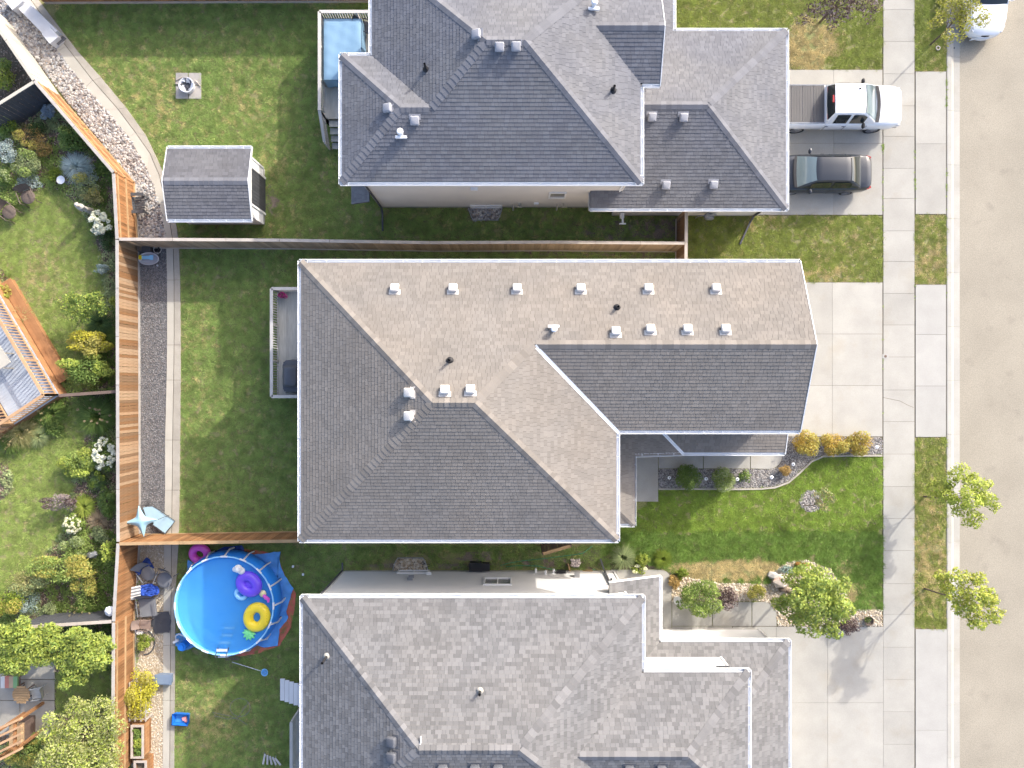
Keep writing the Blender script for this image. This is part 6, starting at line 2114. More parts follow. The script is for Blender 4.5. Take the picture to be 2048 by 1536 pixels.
rag([(488, 1098), (520, 1101), (552, 1108), (567, 1140), (575, 1160), (592, 1185), (590, 1215), (582, 1255), (560, 1290), (520, 1306), (480, 1312), (450, 1306), (470, 1200)], 0.015, mat=TARP_R, label='crumpled red tarp spread under the east side of the round pool')
rag([(508, 1108), (535, 1105), (562, 1102), (560, 1122), (570, 1150), (588, 1176), (580, 1200), (574, 1222), (578, 1235), (560, 1258), (556, 1290), (530, 1294), (505, 1285), (480, 1200)], 0.07, mat=TARP_B, label='bright blue tarp laid on the red tarp beside the round pool')
rag([(426, 1105), (450, 1092), (486, 1090), (492, 1108), (468, 1116), (430, 1118)], 0.03, mat=TARP_D, label='crumpled navy tarp between the pink ring and the round pool', amp=0.16)
rag([(376, 1118), (386, 1125), (400, 1130), (398, 1150), (385, 1160), (374, 1150)], 0.02, mat=TARP_B, label='strip of blue ground sheet under the pink swim ring')
rag([(352, 1268), (374, 1262), (392, 1292), (366, 1302), (352, 1290)], 0.02, mat=TARP_B, label='corner of blue ground sheet under the pool filter')
t = thing('pool', 'round blue frame pool with a white tube rim', 'pool', (PX, PY, 0))
m = MB()
NS = 64
wl = []
for j in range(7):
    z = PH * j / 6
    r = PR + 0.20 * math.sin(PI * j / 6) ** 0.8 - 0.05
    wl.append((r, z))
vs = [(PX + r * math.cos(2 * PI * k / NS), PY + r * math.sin(2 * PI * k / NS), z) for r, z in wl for k in range(NS)]
m.add(vs, [(j * NS + k, j * NS + (k + 1) % NS, (j + 1) * NS + (k + 1) % NS, (j + 1) * NS + k) for j in range(6) for k in range(NS)])
m.build('pool_wall', PL_B, t, smooth='all')
m = MB()
m.lathe((PX, PY, 0), [(PR - 0.04, PH), (PR - 0.06, 0.9), (PR - 0.10, 0.25), (PR - 0.3, 0.06)], NS)
lin = m.build('liner', PL_L, t, smooth=True)
fixn(lin)
lin.data.flip_normals()
# water: clear blue body with ripples
WAT = bpy.data.materials.new('pool_water')
WAT.use_nodes = True
wn = WAT.node_tree
b = wn.nodes['Principled BSDF']
b.inputs['Base Color'].default_value = (0.10, 0.44, 0.86, 1)
b.inputs['Roughness'].default_value = 0.05
b.inputs['IOR'].default_value = 1.33
_o = wn.nodes['Material Output']
_t = wn.nodes.new('ShaderNodeBsdfTransparent')
_t.inputs['Color'].default_value = (0.62, 0.86, 1.0, 1)
_m = wn.nodes.new('ShaderNodeMixShader')
_m.inputs[0].default_value = 0.45
wn.links.new(_t.outputs[0], _m.inputs[1])
wn.links.new(b.outputs[0], _m.inputs[2])
wn.links.new(_m.outputs[0], _o.inputs['Surface'])
nz = wn.nodes.new('ShaderNodeTexNoise')
nz.inputs['Scale'].default_value = 3.5
nz.inputs['Detail'].default_value = 2
gp = wn.nodes.new('ShaderNodeNewGeometry')
wn.links.new(gp.outputs['Position'], nz.inputs['Vector'])
bp = wn.nodes.new('ShaderNodeBump')
bp.inputs['Strength'].default_value = 0.3
bp.inputs['Distance'].default_value = 0.03
wn.links.new(nz.outputs['Fac'], bp.inputs['Height'])
wn.links.new(bp.outputs[0], b.inputs['Normal'])
n2 = wn.nodes.new('ShaderNodeTexNoise')
n2.inputs['Scale'].default_value = 0.9
wn.links.new(gp.outputs['Position'], n2.inputs['Vector'])
mx = wn.nodes.new('ShaderNodeMix')
mx.data_type = 'RGBA'
mx.inputs[6].default_value = (0.075, 0.39, 0.80, 1)
mx.inputs[7].default_value = (0.15, 0.50, 0.86, 1)
wn.links.new(n2.outputs['Fac'], mx.inputs[0])
wn.links.new(mx.outputs[2], b.inputs['Base Color'])
WZ = PH - 0.16
m = MB()
m.lathe((PX, PY, WZ), [(PR - 0.055, 0.0), (PR * 0.7, 0.0), (PR * 0.4, 0.0), (0.05, 0.0)], NS)
m.build('water', WAT, t)
for k in range(16):
    a0, a1 = 2 * PI * k / 16, 2 * PI * (k + 1) / 16
    m = MB()
    m.tube([(PX + PR * math.cos(a0 + (a1 - a0) * u), PY + PR * math.sin(a0 + (a1 - a0) * u), PH) for u in (0.0, 0.5, 1.0)], 0.036, 8)
    m.build('rim_tube', PL_B if k % 1 else LBLUE, t, smooth=True)
    m = MB()
    m.tube([(PX + PR * math.cos(a0 + d), PY + PR * math.sin(a0 + d), PH) for d in (-0.07, 0, 0.07)], 0.046, 8)
    m.tube([(PX + PR * math.cos(a0), PY + PR * math.sin(a0), PH), (PX + (PR + 0.20) * math.cos(a0), PY + (PR + 0.20) * math.sin(a0), PH * 0.5), (PX + (PR + 0.16) * math.cos(a0), PY + (PR + 0.13) * math.sin(a0), 0.03)], 0.040, 8)
    lg = m.build('leg', MT['white_metal'], t, smooth=True)
    m = MB()
    m.lathe((PX + (PR + 0.13) * math.cos(a0), PY + (PR + 0.13) * math.sin(a0), 0.03), [(0.06, 0), (0.06, 0.05), (0.035, 0.07)], 8)
    m.build('foot', MT['black_plastic'], lg)
# ladder over the south rim
lad = thing('pool_ladder', 'white stepped ladder straddling the south rim of the pool', 'ladder', (PX - 0.05, PY - 2.3, 0))
L0 = Vector((PX - 0.10, PY - 2.38, 0))
for s in (-1, 1):
    m = MB()
    m.tube([(L0.x + s * 0.30, L0.y - 0.30, 0.02), (L0.x + s * 0.26, L0.y - 0.03, 1.38), (L0.x + s * 0.25, L0.y + 0.05, 1.46), (L0.x + s * 0.25, L0.y + 0.14, 1.38), (L0.x + s * 0.26, L0.y + 1.15, 0.25), (L0.x + s * 0.34, L0.y + 1.25, 0.2)], 0.019, 8)
    m.build('rail', MT['dark_grey'], lad, smooth=True)
for i in range(4):
    u = 0.16 + i * 0.24
    m = MB()
    m.box((L0.x, L0.y + 0.14 + 1.01 * u, 1.50 - 1.25 * u), (0.50, 0.12, 0.03))
    m.build('tread', MT['white_metal'], lad)
    m = MB()
    m.box((L0.x, L0.y - 0.30 + 0.25 * u, 0.08 + 1.2 * u), (0.52, 0.05, 0.03))
    m.build('outer_tread', MT['white_metal'], lad)
m = MB()
m.box((L0.x, L0.y - 0.42, 0.02), (0.75, 0.5, 0.03))
tag(m.build('ladder_mat', MT['deck_brown']), 'small brown mat under the pool ladder', 'mat')
# skimmer
sk = thing('pool_skimmer', 'leaf skimmer with a white pole and blue net lying on the grass', 'skimmer', at(500, 1335))
a, b2 = Vector(at(464, 1324, 0.06)), Vector(at(522, 1342, 0.06))
m = MB()
m.tube([a, b2], 0.016, 6)
m.build('pole', MT['white_metal'], sk)
m = MB()
m.ring(at(529, 1345, 0.06), 0.16, 0.014, 18, 5, sy=1.1)
m.build('net_frame', LBLUE, sk)
m = MB()
m.lathe(at(529, 1345, 0.03), [(0.16, 0.03), (0.12, 0.0), (0.02, 0.0)], 16, sy=1.1)
m.build('net', TARP_B, sk)
# filter
pf = thing('pool_filter', 'blue and white filter pump beside the southwest rim of the pool', 'pump', at(365, 1282))
m = MB()
m.lathe(at(372, 1287, 0.0), [(0.20, 0.0), (0.20, 0.45), (0.14, 0.52), (0.14, 0.58)], 16)
m.build('filter_tank', PL_B, pf, smooth=True)
m = MB()
c = Vector(at(352, 1283, 0.15))
m.tube([c + Vector((-0.12, -0.05, 0)), c + Vector((0.12, 0.08, 0))], 0.07, 10)
m.build('motor', MT['white_metal'], pf, smooth=True)
m = MB()
m.tube([at(352, 1281, 0.2), at(351, 1272, 0.45), at(358, 1268, 0.7), at(368, 1272, 0.85), at(378, 1280, 0.9)], 0.03, 8)
m.build('hose', MT['white_metal'], pf, smooth=True)
# floats
r_ = Matrix.Rotation(0.22, 3, 'X')
m = MB()
cx = at(400, 1108, 0.22)
m.ring(cx, 0.355, 0.185, 40, 14, tilt=r_)
tag(m.build('swim_ring', PINK, smooth='all'), 'pink swim ring lying between the fence and the pool', 'swim ring')
m = MB()
m.ring(at(482, 1188, WZ + 0.05), 0.235, 0.10, 36, 12, sy=0.82, rz=-0.6)
tag(m.build('swim_ring', LBLUE, smooth='all'), 'small pale blue swim ring beside the purple float', 'swim ring')
fl = thing('animal_float', 'purple inflatable ride on float with a white head in the pool', 'pool float', at(497, 1168, WZ))
c = Vector(at(498, 1168, WZ + 0.12))
m = MB()
m.ring(c, 0.42, 0.24, 40, 14, sy=0.78, rz=-0.75)
m.build('body_tube', PURP, fl, smooth='all')
m = MB()
m.lathe(c - Vector((0, 0, 0.10)), [(0.34, 0.0), (0.34, 0.10), (0.20, 0.17), (0.05, 0.19)], 24, sy=0.7, rz=-0.75)
m.build('seat', PURP, fl, smooth=True)
hd = Vector(at(476, 1137, WZ + 0.35))
m = MB()
for (dx, dy, dz, r) in ((0.12, -0.14, -0.1, 0.17), (0.02, 0.0, 0.05, 0.19), (-0.14, -0.04, -0.02, 0.13)):
    m.lathe(hd + Vector((dx, dy, dz - r)), [(r * 0.05, 0.0), (r * 0.6, r * 0.2), (r * 0.95, r * 0.65), (r, r), (r * 0.9, r * 1.4), (r * 0.55, r * 1.85), (r * 0.05, r * 2)], 14)
for s in (-1, 1):
    m.lathe(hd + Vector((0.06 + s * 0.08, 0.10 - s * 0.02, 0.12)), [(0.06, 0), (0.05, 0.08), (0.01, 0.16)], 8)
h = m.build('head', MT['white_vinyl'], fl, smooth=True)
m = MB()
m.lathe(hd + Vector((-0.09, 0.06, 0.12)), [(0.035, 0), (0.03, 0.03), (0.005, 0.04)], 10)
m.build('eye', MT['black_plastic'], h)
tl = Vector(at(527, 1190, WZ + 0.12))
m = MB()
m.lathe(tl + Vector((-0.05, 0.05, -0.08)), [(0.16, 0), (0.16, 0.06), (0.05, 0.16)], 12)
m.build('tail_base', M('pale_yellow_vinyl', (0.75, 0.68, 0.35), 0.4), fl, smooth=True)
m = MB()
m.tube([tl + Vector((0, 0, 0)), tl + Vector((0.14, -0.12, 0.05)), tl + Vector((0.24, -0.20, 0.02)), tl + Vector((0.22, -0.34, 0.0))], [0.07, 0.09, 0.08, 0.05], 10)
m.build('tail', PINK, fl, smooth=True)
pn = thing('pineapple_float', 'yellow pineapple shaped swim ring with green leaves in the pool', 'pool float', at(512, 1238, WZ))
m = MB()
m.ring(at(514, 1234, WZ + 0.05), 0.40, 0.24, 48, 14, sy=1.15, rz=-0.25)
PINEM = M('pineapple_print', (0.86, 0.63, 0.03), 0.35, 0.05, 3, spec=0.5)
tn = PINEM.node_tree
ck = tn.nodes.new('ShaderNodeTexVoronoi')
ck.feature = 'F1'
ck.inputs['Scale'].default_value = 8.0
ck.inputs['Randomness'].default_value = 0.15
g3 = tn.nodes.new('ShaderNodeNewGeometry')
tn.links.new(g3.outputs['Position'], ck.inputs['Vector'])
mr3 = tn.nodes.new('ShaderNodeMapRange')
mr3.inputs['From Min'].default_value = 0.10
mr3.inputs['From Max'].default_value = 0.20
tn.links.new(ck.outputs['Distance'], mr3.inputs['Value'])
mm3 = tn.nodes.new('ShaderNodeMix')
mm3.data_type = 'RGBA'
mm3.inputs[6].default_value = (0.50, 0.42, 0.03, 1)
mm3.inputs[7].default_value = (0.88, 0.66, 0.03, 1)
tn.links.new(mr3.outputs[0], mm3.inputs[0])
tn.links.new(mm3.outputs[2], tn.nodes['Principled BSDF'].inputs['Base Color'])
m.build('ring', PINEM, pn, smooth='all')
lc = Vector(at(499, 1266, WZ + 0.06))
for k, (a, L) in enumerate(((2.6, 0.30), (3.1, 0.34), (3.75, 0.36), (4.3, 0.38), (4.85, 0.36), (5.45, 0.34), (6.1, 0.30))):
    m = MB()
    d = Vector((math.cos(a), math.sin(a), 0))
    m.tube([lc, lc + d * L * 0.5, lc + d * L * 0.85, lc + d * L], [0.08, 0.09, 0.05, 0.012], 8)
    m.build('leaf', GREENV, pn, smooth=True)
m = MB()
m.lathe(lc - Vector((0, 0, 0.08)), [(0.14, 0.0), (0.16, 0.08), (0.10, 0.15), (0.02, 0.17)], 12)
m.build('leaf_base', GREENV, pn, smooth=True)
# ---- clutter between the fence and the pool
def chairback(name, label, px, py, z, rz, mat, w_=0.5, d_=0.5, back=0.55, legs=True, cat='chair', lean=0.25, round_=False, group=None):
    c = Vector(at(px, py, z))
    t = thing(name, label, cat, (c.x, c.y, 0), group, rz)
    B = lambda m, n, mt: m.build(n, mt, t, smooth=True, world=False)
    m = MB()
    if round_:
        m.lathe((0, 0, z), [(w_ * 0.5, -0.02), (w_ * 0.52, 0.0), (w_ * 0.46, 0.03), (w_ * 0.1, 0.035)], 18, sy=d_ / w_)
    else:
        m.box((0, 0, z), (w_, d_, 0.05))
    B(m, 'seat', mat)
    m = MB()
    def fn(u, v):
        x = (u - 0.5) * w_
        return (x, d_ * 0.48 + lean * v + 0.05 * (1 - (2 * u - 1) ** 2), z + back * v)
    m.grid(fn, 8, 5)
    m.grid(lambda u, v: tuple(np.array(fn(1 - u, v)) + np.array((0, 0.025, 0))), 8, 5)
    B(m, 'backrest', mat)
    for s in (-1, 1):
        m = MB()
        m.tube([(s * w_ * 0.52, -d_ * 0.4, z), (s * w_ * 0.54, -d_ * 0.4, z + 0.2), (s * w_ * 0.54, d_ * 0.45, z + 0.22)], 0.022, 6)
        B(m, 'armrest', mat)
        for y in (-0.45, 0.45):
            m = MB()
            m.tube([(s * w_ * 0.46, d_ * y, z), (s * w_ * 0.5, d_ * y * 1.1, 0.0)], 0.018, 6)
            B(m, 'leg', mat)
    return t
CH_G = M('chair_mesh', (0.16, 0.165, 0.175), 0.7, 0.08, 4)
CH_B = M('wicker', (0.13, 0.10, 0.08), 0.8, 0.2, 20)
chairback('patio_chair', 'round backed grey chair leaning on the blue tarp bundle', 296, 1147, 0.42, 0.6, CH_G, 0.66, 0.66, 0.5, round_=True)
chairback('patio_chair', 'grey mesh chair with a pale frame nearest the pool rim', 329, 1160, 0.5, -0.4, CH_G, 0.7, 0.72, 0.5, round_=True)
chairback('patio_chair', 'wide grey sling chair south of the navy tarp', 296, 1215, 0.42, 0.1, CH_G, 0.8, 0.85, 0.55)
chairback('patio_chair', 'small brown cushioned chair beside the folded black tarp', 291, 1249, 0.35, 1.5, M('brown_cushion', (0.22, 0.16, 0.13), 0.8), 0.45, 0.5, 0.3)
rag([(298, 1112), (308, 1114), (316, 1132), (300, 1140), (284, 1146), (277, 1140), (284, 1130)], 0.28, mat=TARP_D, label='bundle of crumpled navy tarp north of the round backed chair', amp=0.18)
rag([(285, 1168), (312, 1162), (326, 1172), (324, 1184), (298, 1190), (284, 1186)], 0.30, mat=M('tarp_royal', (0.04, 0.10, 0.45), 0.5, 0.2, 7), label='royal blue tarp heaped between the grey chairs', amp=0.16)
rag([(308, 1224), (340, 1221), (344, 1240), (341, 1263), (312, 1265), (304, 1246)], 0.08, mat=MT['dark_grey'], label='folded black cover lying on the swale beside the pool', amp=0.05)
ln = thing('lounger', 'white and grey striped lounger pad standing against the short cedar fence', 'lounger', at(266, 1187, 0))
for i in range(8):
    a = Vector(at(249, 1179 + i * 3.2, 0.62 + 0.0 * i))
    b2 = Vector(at(281, 1172 + i * 3.2, 0.50))
    m = MB()
    m.beam(a, b2, 0.062, 0.03)
    m.build('slat', MT['white_vinyl'] if i % 2 == 0 else MT['grey_plastic'], ln)
for x, y in ((251, 1183), (251, 1202), (279, 1176), (279, 1195)):
    m = MB()
    c = at(x, y, 0.5)
    m.tube([(c[0], c[1], 0.0), c], 0.02, 6)
    m.build('leg', MT['white_metal'], ln)
sp = thing('toy_scooter', 'small white and orange toy beside the brown cushioned chair', 'toy', at(276, 1250, 0))
m = MB()
m.tube([at(270, 1266, 0.1), at(270, 1252, 0.25), at(272, 1243, 0.3)], 0.05, 8)
m.build('frame', MT['white_vinyl'], sp, smooth=True)
m = MB()
m.box(at(278, 1250, 0.2), (0.2, 0.3, 0.12))
m.build('seat', M('toy_orange', (0.65, 0.35, 0.12), 0.5), sp)
m = MB()
m.lathe(at(281, 1264, 0.05), [(0.10, 0.0), (0.14, 0.1), (0.08, 0.16)], 10, sx=1.4)
m.build('bucket', MT['white_vinyl'], sp, smooth=True)
def tote(label, px, py, w_, d_, h, rz, mat, lid, cat='storage bin', name='storage_tote', inside_=None):
    c = Vector(at(px, py, 0))
    t = thing(name, label, cat, c, None, rz)
    m = MB()
    k = 0.93
    def lv(s, z): return [(a * w_ / 2 * s, b * d_ / 2 * s, z) for a, b in ((-1, -1), (1, -1), (1, 1), (-1, 1))]
    q = [lv(0.86, 0.01), lv(0.98, h), lv(1.05, h), lv(1.05, h - 0.03)]
    vs = [p for l in q[:3] for p in l] + lv(0.94, h) + lv(0.82, 0.04)
    fs = []
    for i in (0, 1, 2, 3):
        for j in range(4):
            fs.append((i * 4 + j, i * 4 + (j + 1) % 4, (i + 1) * 4 + (j + 1) % 4, (i + 1) * 4 + j))
    fs.append((16, 17, 18, 19))
    m.add(vs, fs)
    m.build('tub', mat, t, world=False)
    if lid:
        m = MB()
        m.box((0, 0, h + 0.02), (w_ * 1.08, d_ * 1.08, 0.05))
        m.box((0, 0, h + 0.055), (w_ * 0.9, d_ * 0.86, 0.025))
        for s in (-1, 1):
            m.box((s * w_ * 0.5, 0, h + 0.05), (0.06, d_ * 0.4, 0.03))
        m.build('lid', mat, t, world=False)
    else:
        m = MB()
        m.box((0, 0, 0.10), (w_ * 0.8, d_ * 0.8, 0.02))
        m.build('water', WAT, t, world=False)
        m = MB()
        m.box((w_ * 0.2, 0.02, 0.16), (0.22, 0.16, 0.08), rz=0.4)
        m.lathe((w_ * 0.28, -0.1, 0.12), [(0.09, 0), (0.08, 0.06), (0.02, 0.09)], 10)
        m.build('toy_block', inside_, t, world=False)
    return t
tote('blue grey lidded tote standing on the swale below the yellow trellis', 334, 1353, 0.76, 0.44, 0.36, -0.02, M('tote_bluegrey', (0.17, 0.22, 0.30), 0.5, 0.05, 3), True)
tote('bright blue open bin with a pink toy on the dry grass', 366, 1434, 0.78, 0.54, 0.32, -0.06, M('bin_blue', (0.02, 0.16, 0.62), 0.4, 0.05, 3), False, cat='bin', name='plastic_bin', inside_=M('toy_pink', (0.75, 0.30, 0.28), 0.5))
# trellis and planter boxes
tr = thing('trellis', 'wooden trellis frame buried in the yellow clematis', 'trellis', at(284, 1388, 0))
c = Vector(at(284, 1388, 0))
for x in (-0.22, 0.05, 0.32, 0.55):
    m = MB()
    m.beam((c.x + x, c.y - 1.0, 0.72), (c.x + x, c.y + 0.85, 0.72), 0.05, 0.04)
    m.build('lath', MT['cap_wood'], tr)
for y in (-0.9, -0.1, 0.75):
    m = MB()
    m.beam((c.x - 0.25, c.y + y, 0.69), (c.x + 0.54, c.y + y, 0.69), 0.04, 0.04)
    m.build('cross_lath', MT['cap_wood'], tr)
for x in (-0.23, 0.52):
    for y in (-0.95, 0.8):
        m = MB()
        m.box((c.x + x, c.y + y, 0.35), (0.07, 0.07, 0.70))
        m.build('post', MT['cap_wood'], tr)
def planter(label, px, py, w_, d_, h, leafy=True):
    c = Vector(at(px, py, h))
    c.z = 0
    t = thing('planter_box', label, 'planter', c)
    for s in (-1, 1):
        for k in range(4):
            m = MB()
            m.box((c.x + s * (w_ / 2 - 0.02), c.y, h * (k + 0.5) / 4), (0.04, d_, h / 4 - 0.008))
            m.build('side_board', MT['cedar'], t)
            m = MB()
            m.box((c.x, c.y + s * (d_ / 2 + 0.02), h * (k + 0.5) / 4), (w_, 0.04, h / 4 - 0.008))
            m.build('end_board', MT['cedar'], t)
        m = MB()
        m.box((c.x + s * (w_ / 2 - 0.02), c.y, h + 0.02), (0.11, d_ + 0.1, 0.03))
        m.build('cap_board', MT['cap_wood'], t)
        m = MB()
        m.box((c.x, c.y + s * (d_ / 2), h + 0.022), (w_ - 0.15, 0.11, 0.03))
        m.build('cap_board', MT['cap_wood'], t)
    m = MB()
    m.box((c.x, c.y, h - 0.18), (w_ - 0.08, d_ - 0.04, 0.02))
    m.build('potting_soil', MT['soil'], t)
    return t, c
t, c = planter('cedar planter box full of leafy greens by the brown fence', 275, 1483, 0.56, 1.5, 0.75)
for y, lf, n in ((0.35, 'green', 420), (-0.1, 'lime', 420), (-0.5, 'green', 200)):
    sh = thing('salad_plant', {0.35: 'dark leafy herbs at the north end of the planter box', -0.1: 'bright lettuce in the middle of the planter box', -0.5: 'thin seedlings at the south end of the planter box'}[y], 'plant', (c.x, c.y + y, 0.6))
    leaves('foliage', LM[lf], lumps((c.x, c.y + y, 0.72), 0.24, 0.26, 0.16, 5, int(y * 100) + 200), n, 0.09, sh, 0.6, 0.8)
planter('second cedar planter box at the foot of the brown fence', 281, 1548, 0.56, 1.2, 0.7)
m = MB()
m.lathe(at(297, 1419, 0.0), [(0.10, 0.0), (0.12, 0.2), (0.05, 0.3), (0.09, 0.34), (0.03, 0.42)], 12)
tag(m.build('garden_ornament', MT['white_vinyl'], smooth=True), 'small white and blue ornament below the yellow clematis', 'ornament')
# stone ring round the barberry
sr = thing('edging_ring', 'curved black edging round the bright lime barberry', 'edging', at(290, 1285))
m = MB()
m.tube([at(290 + 19 * math.cos(a) * (1 if a < 2.5 else 1), 1285 + 24 * math.sin(a), 0.05) for a in np.linspace(-1.6, 1.7, 18)], 0.03, 6)
m.build('edging', MT['dark_grey'], sr)
# hose on the grass
def hose(label, pts, r, mat, name='garden_hose'):
    m = MB()
    m.tube([at(x, y, 0.06) for x, y in pts], r, 5)
    return tag(m.build(name, mat, smooth='all'), label, 'hose')
cr = [(480 + 20 * math.cos(a), 1415 + 18 * math.sin(a)) for a in np.linspace(-0.6, 7.2, 34)]
hose('thin pale hose coiled on the grass near the blue bin', [(495, 1450), (480, 1440), (460, 1432), (440, 1428), (425, 1424), (430, 1432), (455, 1438), (475, 1436)] + cr, 0.009, MT['grey_plastic'])
HG = M('hose_green', (0.06, 0.30, 0.16), 0.4, 0.05, 3)
hose('green hose running along the wall of the southern house to the gate', [(1000, 1131), (1018, 1126), (1050, 1121), (1090, 1117), (1135, 1111), (1165, 1107), (1185, 1092)], 0.016, HG)
hose('green hose looping in front of the wall light patch', [(1012, 1133), (1040, 1131), (1075, 1132), (1110, 1140), (1140, 1152), (1165, 1146), (1190, 1138)], 0.016, HG)
for (x, y, lab) in ((586, 1133, 'small white paper scrap nearest the pool'), (606, 1149, 'small white paper scrap nearest the house wall')):
    m = MB()
    c = Vector(at(x, y, 0.07))
    m.add([c + Vector((-0.06, -0.05, 0)), c + Vector((0.05, -0.06, 0.01)), c + Vector((0.06, 0.05, 0.0)), c + Vector((-0.04, 0.06, 0.02))], [(0, 1, 2, 3)])
    tag(m.build('paper_scrap', MT['white_vinyl']), lab + ' on the grass', 'litter')
wb = thing('folding_chair', 'folded white camp chair lying near the small railed deck', 'chair', at(544, 1512, 0))
for i in range(5):
    m = MB()
    a = Vector(at(530 + i * 5, 1508 + i * 2, 0.25))
    m.beam(a, a + Vector((0.1 * i - 0.1, -0.5 + 0.05 * i, 0.02 * i)), 0.09, 0.02)
    m.build('slat', MT['rail_white'], wb)
for s in (0, 1):
    m = MB()
    m.tube([at(528 + s * 24, 1505 + s * 6, 0.02), at(540 + s * 10, 1520, 0.28)], 0.018, 6)
    m.build('leg', MT['grey_plastic'], wb)
# ---------------------------------------------------------------- smaller things in the yards
# wading tent with its play mat by the long fence
tn = thing('play_canopy', 'pale blue four pointed play canopy in the corner of the orange fence', 'canopy', at(281, 1040, 0))
CLOTH = M('canopy_cloth', (0.30, 0.50, 0.60), 0.7, 0.03, 2, bump=0.1, bscale=6)
tips = [Vector(at(277, 1011, 1.15)), Vector(at(316, 1039, 1.15)), Vector(at(288, 1074, 1.15)), Vector(at(249, 1046, 1.15))]
cc = Vector(at(281, 1043, 1.45))
m = MB()
def canopy(u, v):
    a = u * 4
    i = int(a) % 4
    f = a - int(a)
    p, q_ = tips[i], tips[(i + 1) % 4]
    e = p.lerp(q_, f)
    pull = 1 - 0.42 * math.sin(f * PI)
    g = cc.lerp(Vector((cc.x + (e.x - cc.x) * pull, cc.y + (e.y - cc.y) * pull, e.z + 0.10 * math.sin(f * PI))), v)
    g.z += 0.06 * math.sin(v * PI)
    return tuple(g)
m.grid(canopy, 40, 6, closeu=True)
m.build('cloth', CLOTH, tn, smooth=True)
for p in tips:
    m = MB()
    m.tube([(p.x * 0.985 + cc.x * 0.015, p.y * 0.985 + cc.y * 0.015, 0.0), (p.x, p.y, 1.13)], 0.014, 6)
    m.build('pole', MT['dark_grey'], tn)
pm = thing('play_mat', 'pale blue folded play mat with dark trim beside the canopy', 'mat', at(322, 1042, 0))
def quadmat(pts, z, name, mat):
    m = MB()
    q = P2(pts, z)
    m.prism(q, z - 0.05, z)
    return m.build(name, mat, pm)
quadmat([(320, 1024), (349, 1043), (330, 1066), (306, 1049)], 0.22, 'pad', LBLUE and M('mat_blue', (0.34, 0.50, 0.60), 0.6, 0.04, 4))
quadmat([(286, 1015), (306, 1013), (322, 1022), (308, 1046), (293, 1036)], 0.24, 'pad', bpy.data.materials['mat_blue'])
m = MB()
m.tube([at(x, y, 0.24) for x, y in ((281, 1012), (300, 1009), (320, 1021), (350, 1042), (331, 1068), (305, 1050))], 0.02, 6)
m.build('trim', MT['dark_grey'], pm)
# baby bath and toys by the north fence
bt = thing('baby_bath', 'oval pale grey baby bath on the gravel under the greying fence', 'tub', at(302, 519, 0))
c = Vector(at(302, 519, 0))
GB = M('bath_grey', (0.50, 0.50, 0.53), 0.4, 0.04, 3)
m = MB()
m.lathe((c.x, c.y, 0.0), [(0.40, 0.02), (0.47, 0.22), (0.51, 0.24), (0.47, 0.245), (0.42, 0.20), (0.36, 0.06), (0.05, 0.05)], 28, sy=0.62)
m.build('basin', GB, bt, smooth=True)
m = MB()
m.box((c.x - 0.12, c.y + 0.06, 0.20), (0.5, 0.16, 0.05))
m.box((c.x + 0.13, c.y + 0.06, 0.22), (0.16, 0.24, 0.05))
m.build('sling', LBLUE, bt)
m = MB()
m.box((c.x - 0.40, c.y + 0.06, 0.24), (0.14, 0.2, 0.05))
m.build('head_rest', YELL, bt)
for s in (-1, 1):
    m = MB()
    m.lathe((c.x + 0.33, c.y + s * 0.30, 0.0), [(0.05, 0), (0.05, 0.06), (0.02, 0.08)], 8)
    m.build('foot', GB, bt)
kb = thing('toy_kitchen', 'dark toy box pushed against the greying fence', 'toy box', at(297, 499, 0))
m = MB()
c = Vector(at(296, 500, 0))
m.box((c.x, c.y, 0.22), (0.62, 0.28, 0.4))
m.build('case', MT['dark_grey'], kb)
m = MB()
m.box((c.x - 0.2, c.y - 0.02, 0.44), (0.2, 0.2, 0.05))
m.build('tray', CH_B, kb)
wr = thing('round_tub', 'black round tub beside the dark toy box', 'tub', at(315, 499, 0))
m = MB()
m.lathe(at(315, 499, 0.0), [(0.15, 0.0), (0.19, 0.3), (0.17, 0.3), (0.14, 0.06), (0.02, 0.05)], 20)
m.build('tub', MT['black_plastic'], wr, smooth=True)
m = MB()
m.ring(at(315, 499, 0.3), 0.185, 0.014, 22, 6)
m.build('rim', MT['rail_white'], wr, smooth=True)
# plastic lawn chair by the shed
lc = thing('adirondack_chair', 'charcoal slatted lawn chair on the river rocks beside the fence', 'chair', at(284, 410, 0))
c = Vector(at(287, 412, 0))
CHC = M('charcoal_plastic', (0.075, 0.078, 0.085), 0.5, 0.06, 4)
for i in range(6):
    m = MB()
    y = c.y - 0.30 + i * 0.118
    m.beam((c.x - 0.20, y, 0.34), (c.x + 0.28, y, 0.42), 0.10, 0.025)
    m.build('seat_slat', CHC, lc)
    m = MB()
    m.beam((c.x - 0.22, y, 0.32), (c.x - 0.52, y * 1.0, 1.0 - 0.05 * abs(i - 2.5)), 0.10, 0.025)
    m.build('back_slat', CHC, lc)
for s in (-1, 1):
    m = MB()
    m.beam((c.x - 0.35, c.y + s * 0.42, 0.58), (c.x + 0.30, c.y + s * 0.42, 0.60), 0.15, 0.03)
    m.build('armrest', CHC, lc)
    m = MB()
    m.beam((c.x + 0.26, c.y + s * 0.38, 0.0), (c.x + 0.26, c.y + s * 0.40, 0.58), 0.09, 0.05)
    m.build('leg', CHC, lc)
    m = MB()
    m.beam((c.x + 0.30, c.y + s * 0.36, 0.40), (c.x - 0.55, c.y + s * 0.36, 0.04), 0.05, 0.10)
    m.build('leg', CHC, lc)
